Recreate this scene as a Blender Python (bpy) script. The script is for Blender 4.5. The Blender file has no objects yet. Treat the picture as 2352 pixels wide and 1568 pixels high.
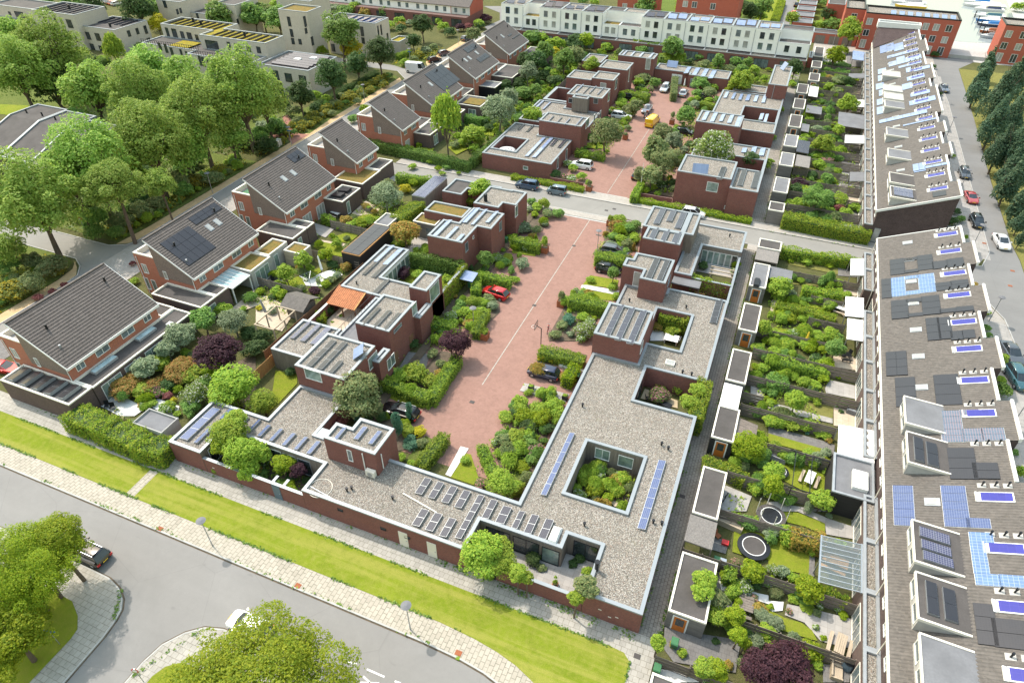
import bpy, math, random
import numpy as np
from mathutils import Vector, Matrix

# ---------------------------------------------------------------- camera, sky, sun, exposure
SC = bpy.context.scene
COL = SC.collection
CAM_H, CAM_F, YAW, PITCH = 55.0,1538.0, math.radians(22.34), math.radians(38.87)
cd = bpy.data.cameras.new('camera'); cam = bpy.data.objects.new('camera', cd); COL.objects.link(cam)
cam.location = (0,0, CAM_H); cam.rotation_euler = (math.pi/2-PITCH, 0, YAW)
cd.sensor_width = 36; cd.lens = CAM_F/2352*36; cd.clip_start = 1; cd.clip_end = 3000
SC.camera = cam
SUN_EL, SUN_AZ = math.radians(55.5), math.radians(290.5)
w = bpy.data.worlds.new('World'); SC.world = w; w.use_nodes = True
wt = w.node_tree; sk = wt.nodes.new('ShaderNodeTexSky'); sk.sky_type = 'NISHITA'; sk.sun_disc = False
sk.sun_elevation = SUN_EL; sk.sun_rotation = SUN_AZ; sk.air_density = 3; sk.dust_density = 3; sk.ozone_density = 2.2
bg = wt.nodes['Background']; bg.inputs['Strength'].default_value = 0.15; wt.links.new(sk.outputs[0], bg.inputs[0])
sl = bpy.data.lights.new('sun','SUN'); sl.energy = 2.0; sl.angle = math.radians(0.6); sl.color = (1,.94,.85)
so = bpy.data.objects.new('sun', sl); COL.objects.link(so)
sd = Vector((math.sin(SUN_AZ)*math.cos(SUN_EL), math.cos(SUN_AZ)*math.cos(SUN_EL), math.sin(SUN_EL)))
so.rotation_euler = sd.to_track_quat('Z','Y').to_euler(); so.location = (-60,60,120)
vs = SC.view_settings; vs.view_transform = 'Standard'; vs.look = 'None'; vs.exposure = 1.12; vs.gamma = 1
SC.cycles.max_bounces = 6; SC.cycles.diffuse_bounces = 4; SC.cycles.glossy_bounces = 3
SC.cycles.transmission_bounces = 4; SC.cycles.transparent_max_bounces = 4
rnd = random.Random(7)

# ---------------------------------------------------------------- pixel -> world (survey of the photograph, 1 unit = 1 m)
_fw = np.array([-math.sin(YAW)*math.cos(PITCH), math.cos(YAW)*math.cos(PITCH),-math.sin(PITCH)])
_r = np.array([math.cos(YAW), math.sin(YAW),0.0]); _u = np.cross(_r, _fw)
_OX, _OY = (0,588,1176,1764),(0,392,784,1176)
def ray(rc, x, y):
    X = _OX[rc % 10-1]+x/4; Y = _OY[rc//10-1]+y/4
    return _fw+(X-1176)/CAM_F*_r-(Y-784)/CAM_F*_u
def at(rc, x, y, z=0.0):
    d = ray(rc, x, y); t = (CAM_H-z)/-d[2]
    return (d[0]*t, d[1]*t, z)
def onplane(rc, x, y, axis, val):
    d = ray(rc, x, y); t = val/d[axis]
    return (d[0]*t, d[1]*t, CAM_H+d[2]*t)
def mpp(rc, x, y, z=0.0):                     # metres per crop pixel there
    d = ray(rc, x, y); return (CAM_H-z)/-d[2]/CAM_F/4
def project(p):
    q = np.array(p, float)-np.array([0,0, CAM_H]); d = q@_fw
    return 1176+CAM_F*(q@_r)/d, 784-CAM_F*(q@_u)/d

# ---------------------------------------------------------------- mesh helper
class MB:
    def __init__(s): s.v, s.f, s.m = [],[],[]
    def add(s, vs, fs, m=0):
        o = len(s.v); s.v += [tuple(p) for p in vs]; s.f += [tuple(i+o for i in f) for f in fs]; s.m += [m]*len(fs); return s
    def quad(s, a, b, c, d, m=0): return s.add([a, b, c, d],[(0,1,2,3)], m)
    def poly(s, pts, z, m=0): return s.add([(p[0], p[1], z) for p in pts],[tuple(range(len(pts)))], m)
    def box(s, x0, y0, z0, x1, y1, z1, m=0):
        if x0 > x1: x0, x1 = x1, x0
        if y0 > y1: y0, y1 = y1, y0
        if z0 > z1: z0, z1 = z1, z0
        return s.add([(x0,y0,z0),(x1,y0,z0),(x1,y1,z0),(x0,y1,z0),(x0,y0,z1),(x1,y0,z1),(x1,y1,z1),(x0,y1,z1)],
                     [(0,3,2,1),(4,5,6,7),(0,1,5,4),(1,2,6,5),(2,3,7,6),(3,0,4,7)], m)
    def prism(s, pts, z0, z1, m=0, mt=None):
        n = len(pts); a = sum(pts[i][0]*pts[(i+1) % n][1]-pts[(i+1) % n][0]*pts[i][1] for i in range(n))
        if a < 0: pts = pts[::-1]
        s.add([(p[0], p[1], z0) for p in pts]+[(p[0], p[1], z1) for p in pts],
              [(i, (i+1) % n, n+(i+1) % n, n+i) for i in range(n)], m)
        s.poly(pts, z1, m if mt is None else mt); return s
    def hull(s, bot, top, m=0):               # two rings of equal length joined
        n = len(bot)
        return s.add(list(bot)+list(top),[(i, (i+1) % n, n+(i+1) % n, n+i) for i in range(n)]+[tuple(range(n))[::-1], tuple(range(n, 2*n))], m)
    def cyl(s, x, y, z0, z1, r0, r1=None, n=10, m=0, cap=True):
        r1 = r0 if r1 is None else r1
        c = [(math.cos(2*math.pi*i/n), math.sin(2*math.pi*i/n)) for i in range(n)]
        s.add([(x+r0*a, y+r0*b, z0) for a, b in c]+[(x+r1*a, y+r1*b, z1) for a, b in c],[(i, (i+1) % n, n+(i+1) % n, n+i) for i in range(n)], m)
        if cap: s.poly([(x+r1*a, y+r1*b) for a, b in c], z1, m); s.poly([(x+r0*a, y+r0*b) for a, b in c][::-1], z0, m)
        return s
    def tube(s, p, q, r0, r1=None, n=6, m=0):
        r1 = r0 if r1 is None else r1
        p, q = Vector(p), Vector(q); d = (q-p).normalized(); a = d.orthogonal().normalized(); b = d.cross(a)
        ring = lambda c, r: [c+a*(r*math.cos(2*math.pi*i/n))+b*(r*math.sin(2*math.pi*i/n)) for i in range(n)]
        return s.add(ring(p, r0)+ring(q, r1),[(i, (i+1) % n, n+(i+1) % n, n+i) for i in range(n)]+[tuple(range(n))[::-1], tuple(range(n, 2*n))], m)
    def xform(s, M): s.v = [tuple(M @ Vector(p)) for p in s.v]; return s
    def mesh(s, name, mats):
        me = bpy.data.meshes.new(name); me.from_pydata(s.v, [], s.f)
        for m in (mats if isinstance(mats, (list, tuple)) else [mats]): me.materials.append(m)
        if any(s.m): me.polygons.foreach_set('material_index', s.m)
        me.update(); return me
    def build(s, name, mats, parent=None):
        if not s.f: return None
        if parent is not None:
            L = root_loc(parent); s.v = [(a-L[0], b-L[1], c-L[2]) for a, b, c in s.v]
        return link(name, s.mesh(name, mats), parent)
def root_loc(o):
    L = Vector((0,0,0))
    while o is not None: L += o.location; o = o.parent
    return L
def link(name, me, parent=None):
    o = bpy.data.objects.new(name, me); COL.objects.link(o)
    if parent is not None: o.parent = parent
    return o
def tag(o, label=None, cat=None, group=None, kind=None):
    if o is None: return o
    if label: o['label'] = label
    if cat: o['category'] = cat
    if group: o['group'] = group
    if kind: o['kind'] = kind
    return o
def thing(name, label, cat, loc=(0,0,0), rz=0, group=None):
    o = link(name, None); o.location = loc; o.rotation_euler = (0,0, rz); o.empty_display_size = .3
    return tag(o, label, cat, group)
def dup(root, loc, rz, label, group=None, scale=None):
    def cp(o, par):
        c = o.copy(); COL.objects.link(c)
        if par is not None: c.parent = par
        for ch in o.children: cp(ch, c)
        return c
    r = cp(root, None); r.location = loc; r.rotation_euler = (0,0, rz)
    if scale: r.scale = scale
    return tag(r, label, None, group)
ORD = 'first second third fourth fifth sixth seventh eighth ninth tenth eleventh twelfth thirteenth fourteenth fifteenth sixteenth seventeenth eighteenth nineteenth twentieth'.split()

# ---------------------------------------------------------------- materials
MATS = {}
class NT:
    def __init__(s, name):
        s.mat = bpy.data.materials.new(name); s.mat.use_nodes = True; s.t = s.mat.node_tree; s.p = s.t.nodes['Principled BSDF']
        s.co = s.n('TexCoord').outputs['Object']
    def n(s, ty, **kw):
        k = s.t.nodes.new('ShaderNode'+ty)
        for a, b in kw.items(): setattr(k, a, b)
        return k
    def lk(s, a, b): s.t.links.new(a, b)
    def noise(s, scale, detail=3, rough=.6, vec=None, dist=0):
        k = s.n('TexNoise'); k.inputs['Scale'].default_value = scale; k.inputs['Detail'].default_value = detail
        k.inputs['Roughness'].default_value = rough; k.inputs['Distortion'].default_value = dist; s.lk(vec or s.co, k.inputs['Vector']); return k.outputs['Fac']
    def voro(s, scale, out='Color', vec=None):
        k = s.n('TexVoronoi'); k.inputs['Scale'].default_value = scale; s.lk(vec or s.co, k.inputs['Vector']); return k.outputs[out]
    def ramp(s, fac, stops):
        k = s.n('ValToRGB'); e = k.color_ramp.elements
        while len(e) < len(stops): e.new(.5)
        for q, (p, c) in zip(e, stops): q.position = p; q.color = (*c, 1)
        s.lk(fac, k.inputs[0]); return k.outputs[0]
    def mix(s, fac, a, b, mode='MIX'):
        k = s.n('Mix', data_type='RGBA', blend_type=mode)
        for i, v in ((0, fac),(6, a),(7, b)):
            if isinstance(v, (int, float)): k.inputs[i].default_value = v
            elif isinstance(v, tuple): k.inputs[i].default_value = (*v, 1)
            else: s.lk(v, k.inputs[i])
        return k.outputs[2]
    def mapr(s, v, a, b, c, d):
        k = s.n('MapRange'); s.lk(v, k.inputs[0])
        for i, x in enumerate((a, b, c, d)): k.inputs[i+1].default_value = x
        return k.outputs[0]
    def math(s, op, a, b=0.0):
        k = s.n('Math', operation=op)
        for i, v in enumerate((a, b)):
            if isinstance(v, (int, float)): k.inputs[i].default_value = v
            else: s.lk(v, k.inputs[i])
        return k.outputs[0]
    def scalev(s, sx, sy, sz, rz=0):
        k = s.n('Mapping'); k.inputs['Scale'].default_value = (sx, sy, sz); k.inputs['Rotation'].default_value = (0,0, rz); s.lk(s.co, k.inputs['Vector']); return k.outputs[0]
    def brick(s, vec, w, h, mortar, c1, c2, cm, off=.5):
        k = s.n('TexBrick'); k.offset = off
        k.inputs['Scale'].default_value = 1; k.inputs['Brick Width'].default_value = w; k.inputs['Row Height'].default_value = h
        k.inputs['Mortar Size'].default_value = mortar; k.inputs['Mortar Smooth'].default_value = .1
        for q, c in (('Color1', c1),('Color2', c2),('Mortar', cm)): k.inputs[q].default_value = (*c, 1)
        s.lk(vec, k.inputs['Vector']); return k.outputs['Color']
    def bump(s, h, strength=.4, dist=.02):
        k = s.n('Bump'); k.inputs['Strength'].default_value = strength; k.inputs['Distance'].default_value = dist
        s.lk(h, k.inputs['Height']); s.lk(k.outputs[0], s.p.inputs['Normal'])
    def done(s, col, rough=.85, metal=0, spec=.3):
        if isinstance(col, tuple): s.p.inputs['Base Color'].default_value = (*col, 1)
        else: s.lk(col, s.p.inputs['Base Color'])
        s.p.inputs['Roughness'].default_value = rough; s.p.inputs['Metallic'].default_value = metal
        s.p.inputs['Specular IOR Level'].default_value = spec; MATS[s.mat.name] = s.mat; return s.mat
def sc3(c, k): return tuple(min(1, x*k) for x in c)
def grain(name, c, var=.25, scale=1.5, fine=18, rough=.85, metal=0, spec=.3, bump=0):
    n = NT(name); a = n.noise(scale, 4); b = n.noise(fine, 2)
    col = n.mix(n.mapr(a, .3,.7,0,1), sc3(c, 1-var), sc3(c, 1+var)); col = n.mix(n.mapr(b, .3,.7,0,.5), col, sc3(c, 1-var*1.2))
    if bump: n.bump(b, bump)
    return n.done(col, rough, metal, spec)
def wallvec(n):                                # brick coordinates that run along the wall whichever way it faces
    s = n.n('SeparateXYZ'); n.lk(n.co, s.inputs[0]); k = n.n('CombineXYZ')
    n.lk(n.math('ADD', s.outputs[0], s.outputs[1]), k.inputs[0]); n.lk(s.outputs[2], k.inputs[1]); return k.outputs[0]
def brickmat(name, c1, c2, cm, stain=.25):
    n = NT(name); col = n.brick(wallvec(n),.22,.075,.012, c1, c2, cm)
    big = n.noise(.7,4); sm = n.noise(7,3)
    col = n.mix(n.mapr(big, .35,.7,0, stain), col, sc3(c1,.55)); col = n.mix(n.mapr(sm, .4,.75,0,.5), col, sc3(c2,1.35))
    return n.done(col, .9)
brickmat('brick_dark',(.17,.054,.044),(.235,.085,.068),(.13,.10,.09))
brickmat('brick_orange',(.34,.105,.065),(.42,.14,.085),(.33,.2,.15),.15)
brickmat('brick_red',(.36,.075,.045),(.42,.10,.06),(.3,.13,.1),.15)
brickmat('brick_beige',(.46,.41,.345),(.55,.495,.42),(.45,.40,.34),.2)
brickmat('brick_brown',(.085,.055,.05),(.13,.085,.075),(.1,.085,.08))
brickmat('brick_purple',(.055,.036,.037),(.10,.068,.064),(.075,.062,.06),.4)
grain('white_wall',(.60,.59,.56),.07,.6,3)
grain('white_render',(.86,.84,.80),.05,.6,3)
grain('white_paint',(.70,.70,.68),.04,1,9,.5)
grain('cream_paint',(.68,.64,.56),.06,1,9,.6)
grain('coping',(.265,.29,.31),.07,.8,5,.45,.25,.5)
grain('zinc',(.33,.35,.37),.12,1,8,.5,.3)
grain('bitumen',(.085,.076,.072),.25,.5,7,.85, bump=.1)
grain('bitumen_grey',(.17,.17,.18),.2,.5,6,.8)
grain('concrete',(.40,.39,.37),.15,1.2,14)
grain('dark_metal',(.03,.032,.036),.2,2,9,.4,.5)
grain('grey_metal',(.42,.44,.46),.1,2,9,.35,.7)
grain('black_plastic',(.02,.02,.022),.2,3,15,.5)
grain('green_plastic',(.05,.16,.07),.15,3,12,.5)
grain('corten',(.30,.10,.045),.25,3,14,.85)
grain('terracotta',(.42,.16,.08),.15,4,14)
grain('sand',(.50,.40,.26),.15,1,16)
grain('soil',(.115,.088,.06),.35,1.5,14, bump=.3)
grain('canvas_white',(.82,.81,.78),.03,1,6,.7)
grain('canvas_grey',(.25,.25,.26),.1,1,8,.8)
grain('skin',(.55,.36,.27),.05,5,20,.6)
grain('orange_door',(.50,.155,.03),.12,2,9,.5)
grain('blue_grey_door',(.105,.15,.19),.1,2,9,.5)
grain('red_paint',(.5,.03,.03),.08,2,9,.4)
grain('blue_paint',(.03,.15,.38),.08,2,9,.4)
grain('yellow_paint',(.75,.5,.05),.08,2,9,.5)
grain('road_paint',(.78,.77,.74),.1,2,14,.8)
grain('bark',(.13,.10,.075),.3,2,12, bump=.3)
grain('bark_pale',(.2,.18,.15),.3,2,12)
def asphalt(name, c):
    n = NT(name); a = n.noise(.12,4,.6, dist=1.0); b = n.noise(1.7,5,.7); f = n.noise(25,2)
    tr = n.noise(1,3, vec=n.scalev(.03,.5,1))
    col = n.mix(n.mapr(a, .3,.7,0,1), sc3(c, .88), sc3(c, 1.1)); col = n.mix(n.mapr(b, .35,.75,0,.35), col, sc3(c, .8))
    col = n.mix(n.mapr(tr, .45,.7,0,.3), col, sc3(c, 1.2)); col = n.mix(n.mapr(f, .35,.7,0,.4), col, sc3(c, .75))
    cr = n.n('TexVoronoi'); cr.feature = 'DISTANCE_TO_EDGE'; cr.inputs['Scale'].default_value = .14; n.lk(n.n('TexCoord').outputs['Object'], cr.inputs['Vector'])
    col = n.mix(n.mapr(cr.outputs['Distance'],0,.006,.22,0), col, sc3(c, .5))
    st = n.mapr(n.noise(.55,2, vec=n.scalev(1,1.8,1)),.68,.76,0,.3); col = n.mix(st, col, sc3(c, .55))
    n.bump(f, .12); return n.done(col, .9)
asphalt('asphalt_front',(.225,.215,.205))
asphalt('asphalt_cross',(.245,.232,.212))
asphalt('asphalt_side',(.20,.195,.19))
def paving(name, w, h, c1, c2, cm, mortar=.015, rz=0, off=.5, dirt=.3, moss=0):
    n = NT(name); v = n.scalev(1,1,1, rz); col = n.brick(v, w, h, mortar, c1, c2, cm, off)
    vo = n.mapr(n.noise(.45,4,.7),.35,.7,0, dirt); col = n.mix(vo, col, sc3(c1,.62))
    rr = n.voro(2.3); sp = n.n('SeparateColor'); n.lk(rr, sp.inputs[0]); col = n.mix(n.mapr(sp.outputs[0],0,1,0,.35), col, sc3(c2,1.12))
    if moss: col = n.mix(n.mapr(n.noise(1.1,5,.75),.58,.72,0, moss), col, (.09,.12,.025))
    n.bump(n.noise(9,2),.15); return n.done(col, .9)
paving('paving_light',.6,.4,(.335,.30,.245),(.40,.36,.30),(.16,.145,.11),.028, math.pi/2, dirt=.25, moss=.25)
paving('paving_path',.5,.5,(.31,.29,.255),(.38,.355,.315),(.17,.15,.12),.022, dirt=.35, moss=.15)
paving('paving_cross',.3,.3,(.33,.30,.265),(.38,.345,.31),(.22,.2,.18),.015, dirt=.3)
paving('paving_alley',.42,.3,(.225,.20,.17),(.285,.255,.22),(.095,.085,.065),.026, math.pi/2, dirt=.4, moss=.25)
paving('paving_terrace',.6,.6,(.30,.28,.26),(.37,.345,.32),(.2,.18,.16),.012, dirt=.35, off=0)
paving('paving_warm',.6,.6,(.44,.35,.26),(.5,.41,.31),(.3,.24,.18),.012, dirt=.25, off=0)
paving('paving_dark',.4,.4,(.15,.14,.135),(.19,.18,.17),(.09,.085,.08),.015, dirt=.4)
paving('paving_white',.8,.8,(.56,.55,.53),(.62,.61,.58),(.4,.39,.37),.012, dirt=.2, off=0)
paving('brick_street',.21,.105,(.25,.140,.110),(.295,.168,.135),(.215,.13,.105),.008, dirt=.35)
paving('brick_path',.21,.105,(.27,.12,.09),(.32,.15,.115),(.2,.12,.09),.008, dirt=.3)
paving('cycle_path',.9,.6,(.44,.30,.155),(.52,.36,.20),(.36,.26,.15),.01, math.pi/2, dirt=.3, moss=.1)
paving('deck_red',.14,3,(.27,.06,.04),(.3,.07,.045),(.2,.04,.03),.008)
def grassmat(name, c1, c2, c3, stripes=0):
    n = NT(name); a = n.noise(.28,5,.65); b = n.noise(2.2,5,.75); f = n.noise(16,3,.8)
    col = n.mix(n.mapr(a, .35,.68,0,1), c1, c2); col = n.mix(n.mapr(b, .42,.72,0,.75), col, c3)
    if stripes: st = n.noise(1,3,.6, vec=n.scalev(.05,1.35,1)); col = n.mix(n.mapr(st, .46,.6,0, stripes), col, sc3(c3,1.1))
    g = n.noise(.9,4,.7); col = n.mix(n.mapr(g, .5,.72,0,.5), col, sc3(c1,.72)); col = n.mix(n.mapr(f, .3,.7,0,.7), col, sc3(c1,.5)); n.bump(f, .9,.07)
    d = n.voro(1.6,'Distance'); col = n.mix(n.mapr(d, .0,.05,.4,0), col, (.45,.47,.33))
    return n.done(col, .95, spec=.1)
grassmat('verge_grass',(.19,.25,.018),(.25,.305,.026),(.35,.325,.08),.7)
grassmat('lawn',(.19,.25,.02),(.26,.29,.03),(.27,.25,.05),.2)
grassmat('lawn_dry',(.23,.21,.065),(.25,.24,.075),(.15,.17,.04))
grassmat('meadow',(.10,.14,.03),(.15,.185,.045),(.21,.20,.06))
grassmat('field',(.11,.16,.03),(.14,.19,.04),(.16,.18,.05))
grassmat('ground_cover',(.095,.105,.035),(.14,.14,.05),(.17,.14,.08))
def gravel(name, cols):
    n = NT(name); v = n.n('SeparateColor'); n.lk(n.voro(15), v.inputs[0]); d = n.voro(15,'Distance')
    col = n.ramp(v.outputs[0], cols); a = n.mapr(n.noise(.35,5,.7),.42,.70,0,.42); col = n.mix(a, col, (.155,.138,.115))
    b = n.mapr(n.noise(.9,4,.7),.60,.75,0,.35); col = n.mix(b, col, (.13,.12,.06))
    n.bump(n.math('SUBTRACT',1.0, d),.9,.05); return n.done(col, .9)
gravel('gravel',[(0,(.05,.043,.037)),(.2,(.22,.2,.175)),(.45,(.135,.12,.105)),(.62,(.29,.255,.205)),(.8,(.42,.40,.37)),(1,(.20,.13,.095))])
def sedum(name, a, b, c):
    n = NT(name); f = n.noise(1.3,5,.75); g = n.noise(9,3,.8); col = n.ramp(f, [(.3, a),(.5, b),(.68, c)])
    col = n.mix(n.mapr(g, .35,.7,0,.5), col, sc3(a, .6)); n.bump(g, .8,.06); return n.done(col, .95, spec=.1)
sedum('sedum',(.115,.105,.03),(.21,.155,.05),(.255,.14,.05))
sedum('sedum_bright',(.12,.13,.03),(.3,.24,.03),(.38,.25,.03))
def tiles(name, c, lichen=.3):
    n = NT(name); v = n.voro(4.5); sp = n.n('SeparateColor'); n.lk(v, sp.inputs[0])
    col = n.mix(n.mapr(sp.outputs[0],0,1,0,1), sc3(c, .8), sc3(c, 1.2)); a = n.noise(.5,5,.7); b = n.noise(3,5,.75)
    col = n.mix(n.mapr(a, .4,.7,0,.45), col, sc3(c, .72)); col = n.mix(n.mapr(b, .63,.76,0, lichen), col, (.30,.22,.09))
    n.bump(n.noise(14,2),.3); return n.done(col, .75, spec=.4)
tiles('roof_tile',(.098,.083,.076))
tiles('roof_tile_brown',(.112,.099,.089),.4)
tiles('roof_tile_orange',(.43,.17,.075),.15)
def wood(name, c, var=.35, axis='z', pitch=.14):
    n = NT(name); s = {'x': (.6,7,7),'y': (7,.6,7),'z': (7,7,.6)}[axis]
    a = n.noise(1,4,.7, vec=n.scalev(*s)); b = n.noise(.6,3)
    col = n.mix(n.mapr(a, .3,.7,0,1), sc3(c, 1-var), sc3(c, 1+var)); col = n.mix(n.mapr(b, .3,.7,0,.4), col, sc3(c, .7)); return n.done(col, .85)
wood('wood_grey',(.19,.16,.135)); wood('wood_clad',(.22,.17,.145),.55,'y'); wood('wood_fence',(.19,.155,.13),.4,'x')
wood('wood_brown',(.19,.105,.06),.3,'x'); wood('wood_honey',(.46,.25,.10),.25,'x'); wood('wood_pale',(.42,.34,.25),.25,'x')
wood('wood_shed',(.17,.155,.145),.3,'x'); wood('wood_black',(.028,.026,.025),.3,'x'); wood('wood_strip',(.22,.2,.185),.3,'z')
def glass(name, c, rough=.08, noise=.5):
    n = NT(name); a = n.noise(.8,3); col = n.mix(n.mapr(a, .3,.7,0,1), sc3(c, 1-noise), sc3(c, 1+noise)); return n.done(col, rough, 0,.8)
glass('glass_dark',(.035,.045,.05)); glass('glass_mid',(.12,.15,.16)); glass('glass_green',(.18,.24,.22))
glass('glass_curtain',(.33,.33,.31),.25,.25); glass('glass_roof',(.34,.46,.48),.1,.25); glass('car_glass',(.02,.026,.03),.05)
def solar(name, c, line, cell=.16, rough=.18, lw=.012):
    n = NT(name); col = n.brick(n.co, cell, cell, lw, c, sc3(c, 1.25), line, 0); a = n.noise(.5,2)
    col = n.mix(n.mapr(a, .3,.7,0,.35), col, sc3(c, 1.6)); return n.done(col, rough, 0,.55)
solar('solar_dark',(.022,.022,.034),(.10,.10,.12)); solar('solar_black',(.018,.017,.021),(.028,.027,.03),.16,.3)
solar('solar_blue',(.04,.06,.145),(.20,.23,.32),.16,.2); solar('solar_pale',(.085,.145,.27),(.33,.37,.44),.3,.2)
solar('solar_grid',(.035,.035,.075),(.22,.22,.27),.19,.2,.02); solar('solar_mixed',(.05,.09,.13),(.24,.17,.19),.19,.25,.026)
solar('collector',(.03,.028,.2),(.06,.055,.26),.5,.12,.008); solar('solar_sky',(.17,.22,.34),(.26,.31,.42),.8,.18,.02)  # solar_sky: pale sky reflection on dark panels, put into the base colour
n = NT('water'); n.bump(n.noise(1.5,3),.1,.03); n.done((.25,.28,.29),.12,0,.6)
def foliage(name, c1, c2, c3, flower=None, fr=.0):
    n = NT(name); g = n.n('NewGeometry'); oi = n.n('ObjectInfo')
    col = n.ramp(g.outputs['Random Per Island'],[(0, c1),(.5, c2),(1, c3)])
    if flower:
        k = n.n('Math', operation='FRACT'); n.lk(n.math('MULTIPLY', g.outputs['Random Per Island'],37.7), k.inputs[0])
        col = n.mix(n.mapr(k.outputs[0], fr-.01, fr+.01,1,0), col, flower)
    hs = n.n('HueSaturation'); n.lk(col, hs.inputs['Color']); n.lk(n.mapr(oi.outputs['Random'],0,1,.84,1.16), hs.inputs['Value'])
    n.lk(n.mapr(oi.outputs['Random'],0,1,.497,.518), hs.inputs['Hue'])
    m = n.done(hs.outputs[0],.6,0,.25); tr = n.n('BsdfTranslucent'); n.lk(hs.outputs[0], tr.inputs[0]); mx = n.n('MixShader'); mx.inputs[0].default_value = .5
    n.lk(n.p.outputs[0], mx.inputs[1]); n.lk(tr.outputs[0], mx.inputs[2]); n.lk(mx.outputs[0], n.t.nodes['Material Output'].inputs[0]); return m
foliage('leaf_mid',(.112,.208,.049),(.214,.338,.074),(.306,.416,.098))
foliage('leaf_bright',(.183,.290,.035),(.314,.421,.046),(.453,.505,.066))
foliage('leaf_lime',(.16,.25,.012),(.27,.34,.016),(.40,.43,.025))
foliage('leaf_park',(.19,.31,.05),(.31,.44,.08),(.45,.54,.12))
foliage('leaf_dark',(.05,.10,.03),(.085,.145,.042),(.13,.185,.055))
foliage('leaf_pine',(.059,.120,.070),(.098,.176,.099),(.180,.239,.126))
foliage('leaf_olive',(.148,.203,.079),(.242,.295,.114),(.359,.341,.148))
foliage('leaf_silver',(.167,.226,.120),(.264,.316,.180),(.377,.420,.256))
foliage('leaf_teal',(.059,.158,.094),(.098,.232,.138),(.156,.295,.168))
foliage('leaf_purple',(.039,.016,.026),(.075,.030,.047),(.117,.049,.065))
foliage('leaf_maroon',(.168,.048,.060),(.252,.084,.096),(.336,.132,.132))
foliage('leaf_yellow',(.345,.310,.017),(.483,.391,.023),(.550,.437,.034))
foliage('leaf_rust',(.218,.234,.040),(.374,.265,.062),(.515,.250,.078))
foliage('leaf_white',(.145,.234,.047),(.232,.312,.062),(.290,.374,.078),(.75,.74,.68),.17)
foliage('leaf_pink',(.102,.187,.047),(.160,.234,.055),(.203,.281,.062),(.55,.25,.3),.38)
foliage('leaf_goldrod',(.125,.168,.034),(.203,.235,.050),(.312,.302,.067),(.46,.33,.02),.3)
foliage('leaf_hedge',(.153,.247,.038),(.283,.388,.047),(.435,.504,.070))
foliage('leaf_creeper',(.169,.282,.030),(.300,.403,.043),(.488,.484,.060))
foliage('leaf_box',(.181,.272,.023),(.289,.370,.029),(.397,.427,.038))
def car_paint(name, c, rough=.22, metal=.3):
    n = NT(name); a = n.noise(1.2,2); col = n.mix(n.mapr(a, .3,.7,0,.3), c, sc3(c, .85)); m = n.done(col, rough, metal, .6); n.p.inputs['Coat Weight'].default_value = .6; return m
for k, c in dict(red=(.5,.015,.02), navy=(.035,.04,.075), black=(.012,.012,.014), blue=(.05,.09,.15), slate=(.15,.20,.24), white=(.72,.73,.74), grey=(.10,.105,.115), yellow=(.72,.44,.01),
                 silver=(.45,.47,.49), teal=(.05,.13,.15), coral=(.48,.07,.07), brown=(.07,.05,.045), steel=(.16,.17,.2)).items(): car_paint('car_'+k, c, .16,.1 if k in ('white','yellow') else .35)
M = MATS
# ---------------------------------------------------------------- ground, roads, paths (the setting)
def sheet(name, mat, pts, z):
    return tag(MB().poly(pts if sum(pts[i][0]*pts[(i+1) % len(pts)][1]-pts[(i+1) % len(pts)][0]*pts[i][1] for i in range(len(pts))) > 0 else pts[::-1], z).build(name, M[mat]), kind='structure')
def R(x0, y0, x1, y1): return [(x0, y0),(x1, y0),(x1, y1),(x0, y1)]
_pz = [.03]
def patch(name, mat, rc, pts, dz=0):
    _pz[0] += .0012
    return sheet(name, mat, [at(rc, *p)[:2] for p in pts], _pz[0]+dz)
def wpatch(name, mat, pts, dz=0):
    _pz[0] += .0012; return sheet(name, mat, pts, _pz[0]+dz)
def slab(name, mat, pts, h=.1):
    return tag(MB().prism(pts, -.05, h).build(name, M[mat]), kind='structure')
def kerb(pts, wd=.16, h=.12, name='kerb', mat='concrete', z0=-.02):
    mb = MB()
    for a, b in zip(pts, pts[1:]):
        d = Vector((b[0]-a[0], b[1]-a[1])); n = Vector((-d.y, d.x)).normalized()*wd/2
        mb.prism([(a[0]+n.x, a[1]+n.y),(b[0]+n.x, b[1]+n.y),(b[0]-n.x, b[1]-n.y),(a[0]-n.x, a[1]-n.y)], z0, h)
    return tag(mb.build(name, M[mat]), kind='structure')
sheet('ground','ground_cover', R(-900,-300,900,1500),0)
sheet('field','field', R(-60,232,14,330),.006)
def strip(pts, wd, name, mat, z):
    mb = MB()
    for a, b in zip(pts, pts[1:]):
        d = Vector((b[0]-a[0], b[1]-a[1])); n = Vector((-d.y, d.x)).normalized()*wd/2
        mb.add([(a[0]+n.x, a[1]+n.y, z),(a[0]-n.x, a[1]-n.y, z),(b[0]-n.x, b[1]-n.y, z),(b[0]+n.x, b[1]+n.y, z)],[(0,1,2,3)])
    return tag(mb.build(name, M[mat]), kind='structure')
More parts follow.
